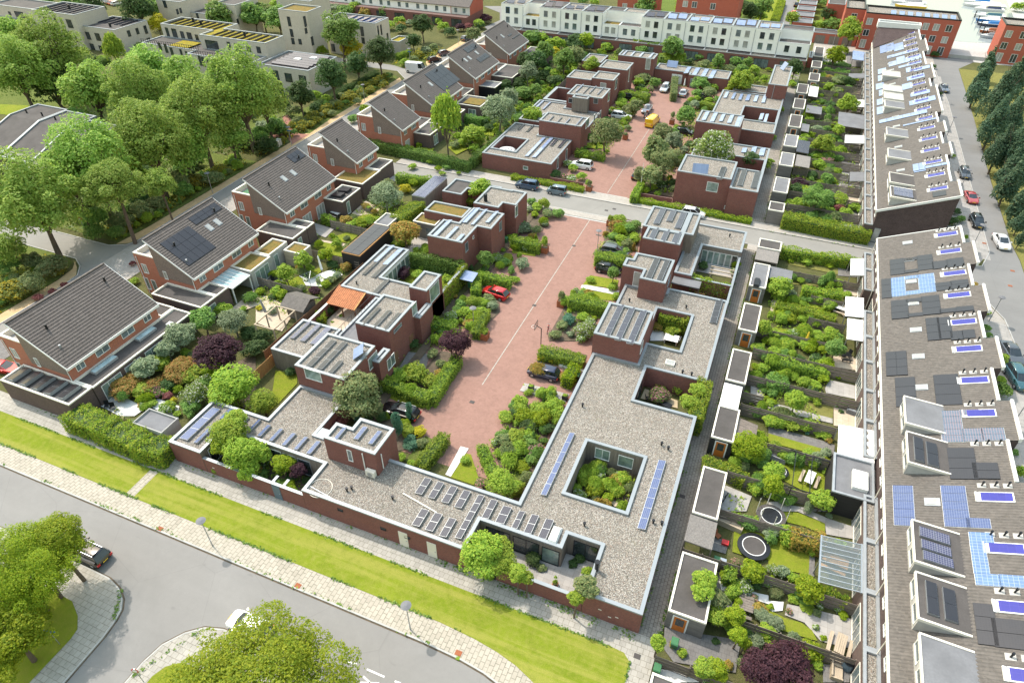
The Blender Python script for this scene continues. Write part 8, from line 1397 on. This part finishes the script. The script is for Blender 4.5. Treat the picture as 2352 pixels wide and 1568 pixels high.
# parasols
def parasol_open(label, rc, x, y, r, m1, m2, h=2.3):
    bx, by, _ = at(rc, x, y, h); t = thing('parasol', label, 'parasol',(bx, by, 0)); link('pole', MB().cyl(0,0,0, h+.35,.03,.03,6).mesh('pole', M['grey_metal']), t); mb = MB()
    for k in range(16):
        a, b = k*math.pi/8,(k+1)*math.pi/8
        for j in range(6):
            r0, r1 = r*j/6, r*(j+1)/6; z0, z1 = h+.35-.4*j/6, h+.35-.4*(j+1)/6; mb.add([(r0*math.cos(a), r0*math.sin(a), z0),(r1*math.cos(a), r1*math.sin(a), z1),(r1*math.cos(b), r1*math.sin(b), z1),(r0*math.cos(b), r0*math.sin(b), z0)],[(0,1,2,3)], j % 2)
    link('canopy', mb.mesh('canopy',[M[m1], M[m2]]), t); link('base', MB().cyl(0,0,0,.1,.3,.3,12).mesh('base', M['concrete']), t)
parasol_open('white and grey striped round parasol on the far patio',12,2305,1375,1.7,'canvas_white','canvas_grey')
def parasol_closed(label, rc, x, y, h, mat, lean=.1):
    bx, by, _ = at(rc, x, y, h*.5); t = thing('parasol', label, 'parasol',(bx, by, 0),0,'folded parasols'); link('canopy', MB().tube((lean*.3,0,.9),(lean, 0, h-.15),.2,.09,10).tube((lean, 0, h-.15),(lean*1.1,0, h),.09,.02,10).mesh('canopy', M[mat]), t); link('pole', MB().tube((0,0,0),(lean*.3,0,.9),.035).mesh('pole', M['grey_metal']), t); link('base', MB().cyl(0,0,0,.1,.32,.32,12).mesh('base', M['concrete']), t)
parasol_closed('tall folded pale grey parasol beside the round white table',22,600,870,3.2,'canvas_white',-.3); parasol_closed('folded dark parasol beside the open pergola',22,85,1270,2.8,'canvas_grey',-.4); parasol_closed('folded white parasol behind the silver saloon',13,1585,770,2.6,'canvas_white',0); parasol_closed('folded yellow parasol in the narrow hedge garden',24,360,1540,2.2,'yellow_paint',0); parasol_closed('red parasol on the enclosed roof terrace',13,500,800,2.6,'red_paint',0) ; parasol_closed('small orange parasol beside the white covered furniture',23,1440,115,2.2,'yellow_paint',0); parasol_closed('folded dark parasol in the far walled court',13,2180,985,2.6,'canvas_grey',.1)
# odds and ends
def lounge(label, rc, x, y, rz, L, m1, m2):
    bx, by, _ = at(rc, x, y, .4); t = thing('garden_sofa', label, 'sofa',(bx, by, 0), math.radians(rz)); link('frame', MB().box(-L/2,-.4,.05, L/2,.4,.3).mesh('frame', M[m1]), t); link('backrest', MB().box(-L/2,.4,.05, L/2,.52,.75).box(-L/2-.1,-.4,.05,-L/2,.52,.6).box(L/2,-.4,.05, L/2+.1,.52,.6).mesh('backrest', M[m1]), t)
    for k in (-1,1): link('cushion', MB().box(k*L/4-L/4+.03,-.38,.3, k*L/4+L/4-.03,.38,.45).mesh('cushion', M[m2]), t)
lounge('grey garden sofa with pale cushions against the dark fence',34,820,650,170,2.0,'bitumen_grey','canvas_white'); lounge('dark covered sofa on the lawn under the bushes',34,95,1060,170,1.5,'canvas_grey','canvas_grey'); lounge('pale built in corner bench of the grey deck',43,2010,100,170,2.2,'wood_pale','wood_pale'); lounge('slatted timber corner bench at the bottom edge',44,640,1420,90,2.0,'wood_pale','wood_pale')
x, y, _ = at(44,835,95,.5); obj1('covered_barbecue','light grey covered barbecue by the garden door','barbecue', MB().hull([(x-.55, y-.4,0),(x+.55, y-.4,0),(x+.55, y+.4,0),(x-.55, y+.4,0)],[(x-.4, y-.25,.95),(x+.4, y-.25,.95),(x+.35, y+.25,.95),(x-.35, y+.25,.95)]),'coping')
x, y, _ = at(33,425,600,.6); bq = thing('barbecue','silver lidded barbecue at the wall below the cube planters','barbecue',(x, y, 0)); link('lid', MB().hull([(-.35,-.25,.85),(.35,-.25,.85),(.35,.25,.85),(-.35,.25,.85)],[(-.3,-.1,1.15),(.3,-.1,1.15),(.3,.12,1.15),(-.3,.12,1.15)]).mesh('lid', M['grey_metal']), bq); link('cart', MB().box(-.33,-.22,.05,.33,.22,.85).mesh('cart', M['dark_metal']), bq)
x, y, _ = at(44,735,1395,.6); wb_ = thing('water_butt','blue grey round water butt beside the bottom fence','water butt',(x, y, 0)); link('barrel', MB().cyl(0,0,0,.5,.42,.5,16).cyl(0,0,.5,1.0,.5,.42,16).mesh('barrel', M['blue_grey_door']), wb_); link('lid', MB().cyl(0,0,1.0,1.06,.43,.38,16).mesh('lid', M['dark_metal']), wb_)
x, y, _ = at(43,1958,280,.3); tb = thing('toy_box','red toy bucket box beside the grey deck','box',(x, y, 0)); link('box', MB().box(-.3,-.25,0,.3,.25,.4).mesh('box', M['red_paint']), tb); link('lid', MB().box(-.32,-.27,.4,.32,.27,.45).mesh('lid', M['red_paint']), tb)
x, y, _ = at(22,1950,965,2.2); bsh = thing('bike_shelter','small shelter roofed with pale solar panels beside the hedge','shelter',(x, y, 0)); link('roof', MB().hull([(-1.1,-1.0,2.0),(1.1,-1.0,2.0),(1.1,1.0,2.3),(-1.1,1.0,2.3)],[(-1.1,-1.0,2.06),(1.1,-1.0,2.06),(1.1,1.0,2.36),(-1.1,1.0,2.36)]).mesh('roof', M['solar_sky']), bsh)
for a, b in ((-1,-.9),(1,-.9),(-1,.9),(1,.9)): link('post', MB().cyl(a, b, 0,2.05,.05,.05,6).mesh('post', M['wood_grey']), bsh)
pgl = thing('pergola','bleached timber pergola in front of folding glass doors','pergola',(at(23,1930,930,2.2)[0], at(23,1930,930,2.2)[1],0))
for a, b in ((-1.5,-1),(1.5,-1),(-1.5,1),(1.5,1)): link('post', MB().box(a-.07, b-.07,0, a+.07, b+.07,2.1).mesh('post', M['wood_pale']), pgl)
link('beam', MB().box(-1.7,-1.07,2.102,1.7,-.93,2.25).box(-1.7,.93,2.102,1.7,1.07,2.25).box(-1.7,-.07,2.102,1.7,.07,2.25).mesh('beam', M['wood_pale']), pgl)
x, y, _ = at(23,1575,930,2.4); cn = thing('canopy','grey flat canopy over the dark patio corner','canopy',(-7.9,81.9,0)); MB().box(-9.1,80.9,2.35,-5.2,82.75,2.5).build('roof', M['bitumen_grey'], cn); MB().box(-5.3,80.95,0,-5.2,81.05,2.35).build('post', M['wood_fence'], cn)
# basketball hoop, motorcycle, bicycles, boats
x, y, _ = at(23,265,1595,0); bh = thing('basketball_hoop','black basketball hoop on a pole above the mixed hedge','basketball hoop',(x, y, 0), math.radians(90)); link('pole', MB().cyl(0,0,0,2.6,.06,.06,8).tube((0,0,2.6),(0,.7,2.9),.05).mesh('pole', M['dark_metal']), bh); fr = MB()
for a in ((-.6,.7,2.5,-.55,.74,3.4),(.55,.7,2.5,.6,.74,3.4),(-.55,.7,2.5,.55,.74,2.55),(-.55,.7,3.35,.55,.74,3.4),(-.22,.7,2.55,-.18,.74,3.35),(.18,.7,2.55,.22,.74,3.35)): fr.box(*a)
link('backboard', fr.mesh('backboard', M['dark_metal']), bh); hp = MB()
for k in range(14): hp.tube((.28*math.cos(k*.449),1.05+.28*math.sin(k*.449),2.62),(.28*math.cos((k+1)*.449),1.05+.28*math.sin((k+1)*.449),2.62),.02, n=4)
link('hoop', hp.mesh('hoop', M['white_paint']), bh)
def wheel_ring(mb, x, z, r, y=0, w=.03, n=14):
    for k in range(n): a, b = k*2*math.pi/n, (k+1)*2*math.pi/n; mb.tube((x+r*math.cos(a), y, z+r*math.sin(a)),(x+r*math.cos(b), y, z+r*math.sin(b)), w, n=4)
    return mb
def bicycle(label, rc, x, y, rz, mat='dark_metal'):
    bx, by, _ = at(rc, x, y, .4); t = thing('bicycle', label, 'bicycle',(bx, by, 0), math.radians(rz),'parked bicycles')
    for q in (-.52,.52): link('wheel', wheel_ring(MB(), q, .35,.33).mesh('wheel', M['black_plastic']), t)
    link('frame', MB().tube((-.52,0,.35),(-.1,0,.35),.025, n=5).tube((-.1,0,.35),(-.2,0,.85),.025, n=5).tube((-.1,0,.35),(.38,0,.8),.03, n=5).tube((-.18,0,.75),(.36,0,.85),.025, n=5).tube((.52,0,.35),(.36,0,.98),.025, n=5).tube((-.52,0,.35),(-.18,0,.72),.02, n=5).mesh('frame', M[mat]), t)
    link('saddle', MB().box(-.33,-.07,.87,-.08,.07,.93).mesh('saddle', M['black_plastic']), t); link('handlebar', MB().tube((.33,-.28,1.02),(.33,.28,1.02),.02, n=5).mesh('handlebar', M['grey_metal']), t)
bicycle('black bicycle leaning at the shed on the grey patio',33,1958,1440,75); bicycle('pink bicycle lying on the lawn by the hedge',24,235,810,-20,'car_coral'); bicycle('bicycle with red bags beside the flower bed',23,332,1455,100,'red_paint')
bx, by, _ = at(13,1228,1060,.4); mc = thing('motorcycle','motorcycle with orange top case behind the yellow van','motorcycle',(bx, by, 0), math.radians(-100))
for q in (-.7,.72): link('wheel', wheel_ring(MB(), q, .32,.26,0,.075).mesh('wheel', M['black_plastic']), mc)
link('body', MB().hull([(-.6,-.15,.45),(.35,-.15,.35),(.35,.15,.35),(-.6,.15,.45)],[(-.75,-.12,.8),(.4,-.2,1.0),(.4,.2,1.0),(-.75,.12,.8)]).mesh('body', M['car_steel']), mc); link('fork', MB().tube((.72,-.1,.32),(.42,-.1,1.0),.04).tube((.72,.1,.32),(.42,.1,1.0),.04).mesh('fork', M['grey_metal']), mc); link('windshield', MB().box(.42,-.2,.95,.5,.2,1.3).mesh('windshield', M['glass_curtain']), mc); link('seat', MB().box(-.6,-.15,.8,.05,.15,.88).mesh('seat', M['black_plastic']), mc); link('top_case', MB().box(-.95,-.22,.88,-.58,.22,1.2).mesh('top_case', M['corten']), mc); link('handlebar', MB().tube((.35,-.38,1.08),(.35,.38,1.08),.025).mesh('handlebar', M['dark_metal']), mc)
BL = 'boats moored in the marina'
def boat(label, rc, x, y, L, hull, cover, sail=False):
    bx, by, _ = at(rc, x, y, .6); t = thing('boat', label, 'boat',(bx, by, .03), math.pi, BL); w = L*.16; P = [(-L/2,-w*.8),(L*.1,-w),(L*.36,-w*.6),(L/2,0),(L*.36, w*.6),(L*.1, w),(-L/2, w*.8)]
    link('hull', MB().hull([(a*.93, b*.75,0) for a, b in P],[(a, b, .8) for a, b in P]).mesh('hull', M[hull]), t); link('deck', MB().prism([(a*.95, b*.92) for a, b in P],.8,.86).mesh('deck', M['white_paint']), t); link('cover', MB().hull([(-L*.4,-w*.7,.86),(L*.12,-w*.75,.86),(L*.12, w*.75,.86),(-L*.4, w*.7,.86)],[(-L*.35,-w*.4,1.6),(L*.05,-w*.4,1.5),(L*.05, w*.4,1.5),(-L*.35, w*.4,1.6)]).mesh('cover', M[cover]), t)
    link('cabin', MB().hull([(L*.12,-w*.5,.86),(L*.32,-w*.3,.86),(L*.32, w*.3,.86),(L*.12, w*.5,.86)],[(L*.12,-w*.4,1.25),(L*.27,-w*.2,1.1),(L*.27, w*.2,1.1),(L*.12, w*.4,1.25)]).mesh('cabin', M['white_paint']), t)
    if sail: link('mast', MB().cyl(L*.1,0,.86,8.5,.06,.04,6).mesh('mast', M['grey_metal']), t)
for a in (('farthest moored boat with blue cover at the top edge',14,1930,15,9,'white_paint','blue_paint'),('long white yacht moored in the marina',14,1985,50,13,'white_paint','canvas_white'),('white boat with dark blue canopy below the yacht',14,2030,85,9,'white_paint','car_navy'),('boat with dark teal cover, middle of the marina row',14,2030,145,9,'white_paint','car_teal'),('blue hulled boat with white stripe',14,2030,185,7.5,'blue_paint','canvas_white'),('dark hulled boat with blue cover beside the red building',14,2045,225,7.5,'car_navy','blue_paint'),('small orange boat nearest the quay',14,2045,290,6,'corten','corten'),('small grey boat at the quay steps',14,2035,335,5,'grey_metal','canvas_grey'),('moored cruiser left of the marina basin',14,1290,20,11,'white_paint','canvas_grey'),('second moored boat left of the marina basin',14,1310,55,10,'yellow_paint','canvas_white')): boat(*a)
for k, (x, y) in enumerate(((1895,165),(1920,215),(1945,260),(1970,310),(1990,350))): bx, by, _ = at(14, x, y, 0); obj1('mooring_post','dark wooden mooring post in the marina, %s from the top' % ORD[k],'mooring post', MB().cyl(bx, by, 0,2.2,.16,.14,8),'wood_black','mooring posts')
# electricity cabinets, drain covers, pots
for k, (rc, x, y) in enumerate(((12,195,1325),(12,215,1310))): bx, by, _ = at(rc, x, y, .5); obj1('utility_cabinet',['pale utility cabinet beside the brick path, front one','pale utility cabinet beside the brick path, rear one'][k],'cabinet', MB().box(bx-.45, by-.25,0, bx+.45, by+.25,1.2).box(bx-.5, by-.3,1.2, bx+.5, by+.3,1.28),'cream_paint')
DRN = [(41,1470,150,'corten','rusty cover at the front kerb, left of the lamp'),(42,385,672,'corten','rusty cover at the front kerb below the blue grey door'),(42,1860,1290,'corten','rusty cover at the front kerb near the bend'),(23,868,360,'bitumen','left drain on the cross street'),(23,940,347,'bitumen','right drain on the cross street'),(43,1150,1320,'bitumen','dark cover at the mouth of the alley'),(24,2228,1052,'corten','rusty cover at the right hand street mouth'),(24,2250,915,'corten','rusty cover below the white saloon'),(24,1990,662,'corten','small cover on the pavement beside the lamp'),(33,1832,432,'bitumen','grating in the alley beside the climber'),(33,1565,1420,'bitumen','grating in the alley beside the long shed'),(32,1985,550,'bitumen','drain at the end of the white gutter line'),(23,205,1232,'bitumen','drain in the gutter line beside the lone planter'),(23,570,685,'bitumen','drain in the gutter line near the hedge planter')]
for rc, x, y, m_, lb in DRN: bx, by, _ = at(rc, x, y, .12); zz = .115 if (by < 30.7 or (-1.1 < bx < .9)) else .03; obj1('drain_cover', lb, 'drain cover', MB().box(bx-.28, by-.22, zz-.05, bx+.28, by+.22, zz+.012), m_, 'drain covers')
for k, (x, y) in enumerate(((1420,1010),(1490,1030),(1560,1050),(1600,1060))): pass
# children's slide, drying rack, log table etc.
bx, by, _ = at(22,490,1000,1.2); dr_ = thing('rotary_dryer','metal rotary clothes dryer beside the summer house','clothes dryer',(bx, by, 0)); link('pole', MB().cyl(0,0,0,1.9,.03,.03,6).mesh('pole', M['grey_metal']), dr_); fr = MB()
for k in range(4): a = k*math.pi/2+.4; fr.tube((0,0,1.3),(1.3*math.cos(a),1.3*math.sin(a),1.85),.02, n=4)
for q in (.5,.8,1.1,1.3):
    for k in range(4): a, b = k*math.pi/2+.4,(k+1)*math.pi/2+.4; fr.tube((q*math.cos(a), q*math.sin(a),1.3+.42*q),(q*math.cos(b), q*math.sin(b),1.3+.42*q),.01, n=3)
link('arms', fr.mesh('arms', M['grey_metal']), dr_)
x, y, _ = at(23,1360,135,.3); obj1('covered_furniture','heap of garden furniture under white sheet behind the low wall','furniture cover', MB().hull([(x-1.3, y-.8,0),(x+1.3, y-.7,0),(x+1.2, y+.8,0),(x-1.2, y+.7,0)],[(x-.9, y-.4,.7),(x+1.0, y-.3,.55),(x+.8, y+.4,.6),(x-.7, y+.4,.75)]),'canvas_white')
garden_wall('low brick wall behind the bright hedge at the roof terrace house',-21.3,109.6,-14.7,109.8,.9, cap=None, grp='low brick walls'); garden_wall('low brick wall behind the bright hedge at the patio house',-37.4,109.6,-31,109.8,.9, cap=None, grp='low brick walls'); garden_wall('dark brick wall under the thick hedge north of the cross street',3.6,108.1,17.0,108.4,1.0,'brick_purple', None, 'low brick walls')
x, y, _ = at(33,1980,0,.5)
garden_wall('white low garden ledge above the mixed hedge',-18.6,60.6,-15.0,61.0,.45,'white_paint', None, 'low ledges')
# ---------------------------------------------------------------- labels for plants and solar trays: look, then what they stand beside
LM = [(41,800,400,'the black estate car'),(42,1000,100,'the left cream door'),(42,1290,230,'the right cream door'),(32,900,900,'the brick box on the front house'),(31,1750,850,'the front left roof corner'),(32,210,1380,'the grey garden door'),(33,850,1250,'the square inner court'),(33,1400,420,'the hydrangea court'),(43,550,450,'the front right court'),(43,2222,310,'the round trampoline'),(43,1530,1040,'the front orange door'),(44,680,500,'the glass veranda'),(44,670,1220,'the wooden picnic table'),(34,390,1250,'the white picnic table'),(34,830,1250,'the grey extension'),(34,820,900,'the white veranda roof'),(34,830,650,'the grey garden sofa'),(34,720,150,'the brown patio'),(24,850,1450,'the lower white awning'),(24,800,1250,'the upper white awning'),(24,820,890,'the striped awning'),(23,2255,1000,'the black roof box'),(33,1905,1000,'the black fronted shed'),(33,2080,230,'the mossy shed'),
      (33,290,290,'the navy hatchback'),(33,330,480,'the cube planters'),(23,240,1530,'the basketball hoop'),(23,452,1220,'the lone corten planter'),(23,1000,860,'the black hatchback by the hedge'),(23,785,700,'the name plate lamp'),(23,1400,550,'the stacked box storeys'),(23,1880,810,'the folding glass doors'),(23,300,720,'the hedge end planter'),(23,410,185,'the boxy blue grey car'),(23,140,130,'the dark blue crossover'),(22,2200,1120,'the red hatchback'),(22,830,1180,'the orange tile shelter'),(22,1640,1050,'the slim brick tower'),(22,1000,640,'the black solar shed'),(22,390,1160,'the summer house'),(22,660,950,'the round white table'),(22,200,1360,'the timber pergola frame'),(22,850,200,'the plain panel annex'),(22,1600,130,'the gridded carport'),(22,1750,330,'the upper sedum roof'),(22,1750,540,'the stepped corner house'),(32,700,130,'the three row box house'),(32,1325,645,'the black car behind conifers'),(32,1900,1100,'the white paving path'),
      (31,450,400,'the flat black collectors'),(31,1400,700,'the grey flat shed'),(31,1000,600,'the white terrace'),(21,1700,700,'the big roof solar field'),(21,2150,1000,'the glass topped veranda'),(21,560,700,'the left junction'),(21,1957,210,'the cycle path lamp'),(12,330,1340,'the brick path lamp'),(12,1000,935,'the yellow flower lamp'),(12,1478,625,'the white van'),(12,800,1350,'the narrow house by the street'),(12,1250,1150,'the narrow house behind the hedge'),(12,1800,1000,'the wide solar field house'),(12,2060,930,'the small sedum extension'),(12,300,600,'the slanting panel villa'),(12,430,250,'the beige tower villa'),(12,1080,260,'the blue panel villa'),(12,1700,100,'the far red and white terrace'),(11,1050,320,'the lower beige villa'),(11,1800,350,'the sedum roofed villa'),(11,450,180,'the tall beige row'),(11,300,1300,'the dark folded roofs'),
      (12,2305,1375,'the striped parasol'),(13,640,1520,'the white crossover'),(13,1005,1068,'the white estate car'),(13,1292,1108,'the yellow van'),(13,1480,740,'the white garage door'),(13,1575,855,'the silver saloon'),(13,630,930,'the grey timber tower'),(13,1150,520,'the skylit box house'),(13,500,200,'the white terrace middle'),(13,1900,350,'the white terrace right half'),(13,2260,1000,'the far walled court'),(13,1900,1130,'the five panel house'),(13,300,740,'the far grey sheds'),(14,130,700,'the narrow tall house'),(14,480,330,'the brown garages'),(14,1300,250,'the long red block'),(14,820,850,'the upper metal veranda roof'),(14,830,1110,'the grey roofed veranda'),(14,800,1230,'the ribbed metal veranda'),(14,330,1340,'the small solar shed'),(24,1400,450,'the dark gable wall'),(24,1868,245,'the coral coupe'),(24,1900,1000,'the pale blue roof panels'),(34,2238,110,'the grey kerb car'),(34,2295,340,'the teal car'),(42,380,900,'the foreground road')]
LMP = []
for rc, x, y, nm in LM: LMP.append((_OX[rc % 10-1]+x/4, _OY[rc//10-1]+y/4, nm))
def relate(p):
    X, Y = project(p); return X, Y, sorted((math.hypot(X-a, (Y-b)*1.2), a, b, nm) for a, b, nm in LMP)[:3]
def rel_word(X, Y, a, b):
    dx, dy = X-a, Y-b
    if math.hypot(dx, dy) < 14: return 'right at'
    if abs(dx) > abs(dy)*1.3: return 'left of' if dx < 0 else 'right of'
    return 'behind' if dy < 0 else 'in front of'
items = []
for o, adj, kind, p, R_ in PLANTS: items.append([o, adj, kind, p, R_])
for t, m_, n_, p in TRAYS: items.append([t, '%s solar tray of %s' % (CNAME[m_], NW_[n_-1])if n_ > 1 else 'single %s solar panel' % CNAME[m_],'', p, n_])
def size_word(R_, kind):
    if kind == 'tree': return 'tall' if R_ > 4 else 'small' if R_ < 1.7 else 'middling'
    if kind == 'shrub': return 'big' if R_ > 1.6 else 'little' if R_ < .75 else 'rounded'
    return ''
gr = {}
for it in items:
    o, adj, kind, p, R_ = it; X, Y, near = relate(p); d, a, b, nm = near[0]; sw = size_word(R_, kind) if kind in ('tree','shrub') else ''
    base = ' '.join(s for s in (sw, adj, kind) if s); it += [X, Y, near, base]; gr.setdefault((base, rel_word(X, Y, a, b), nm),[]).append((d, it))
for (base, rw, nm), lst in gr.items():
    lst.sort(key=lambda q: q[0])
    for k, (d, it) in enumerate(lst):
        o = it[0]; lab = '%s %s %s' % (base, rw, nm)
        if len(lst) > 1: lab += ', nearest it' if k == 0 else ', %s nearest' % ORD[min(k, 19)]
        lab = lab[0].lower()+lab[1:]; o['label'] = lab
        if it[2]: o['group'] = {'tree': 'trees of the neighbourhood','shrub': 'garden shrubs','conifer': 'slim conifers'}[it[2]]
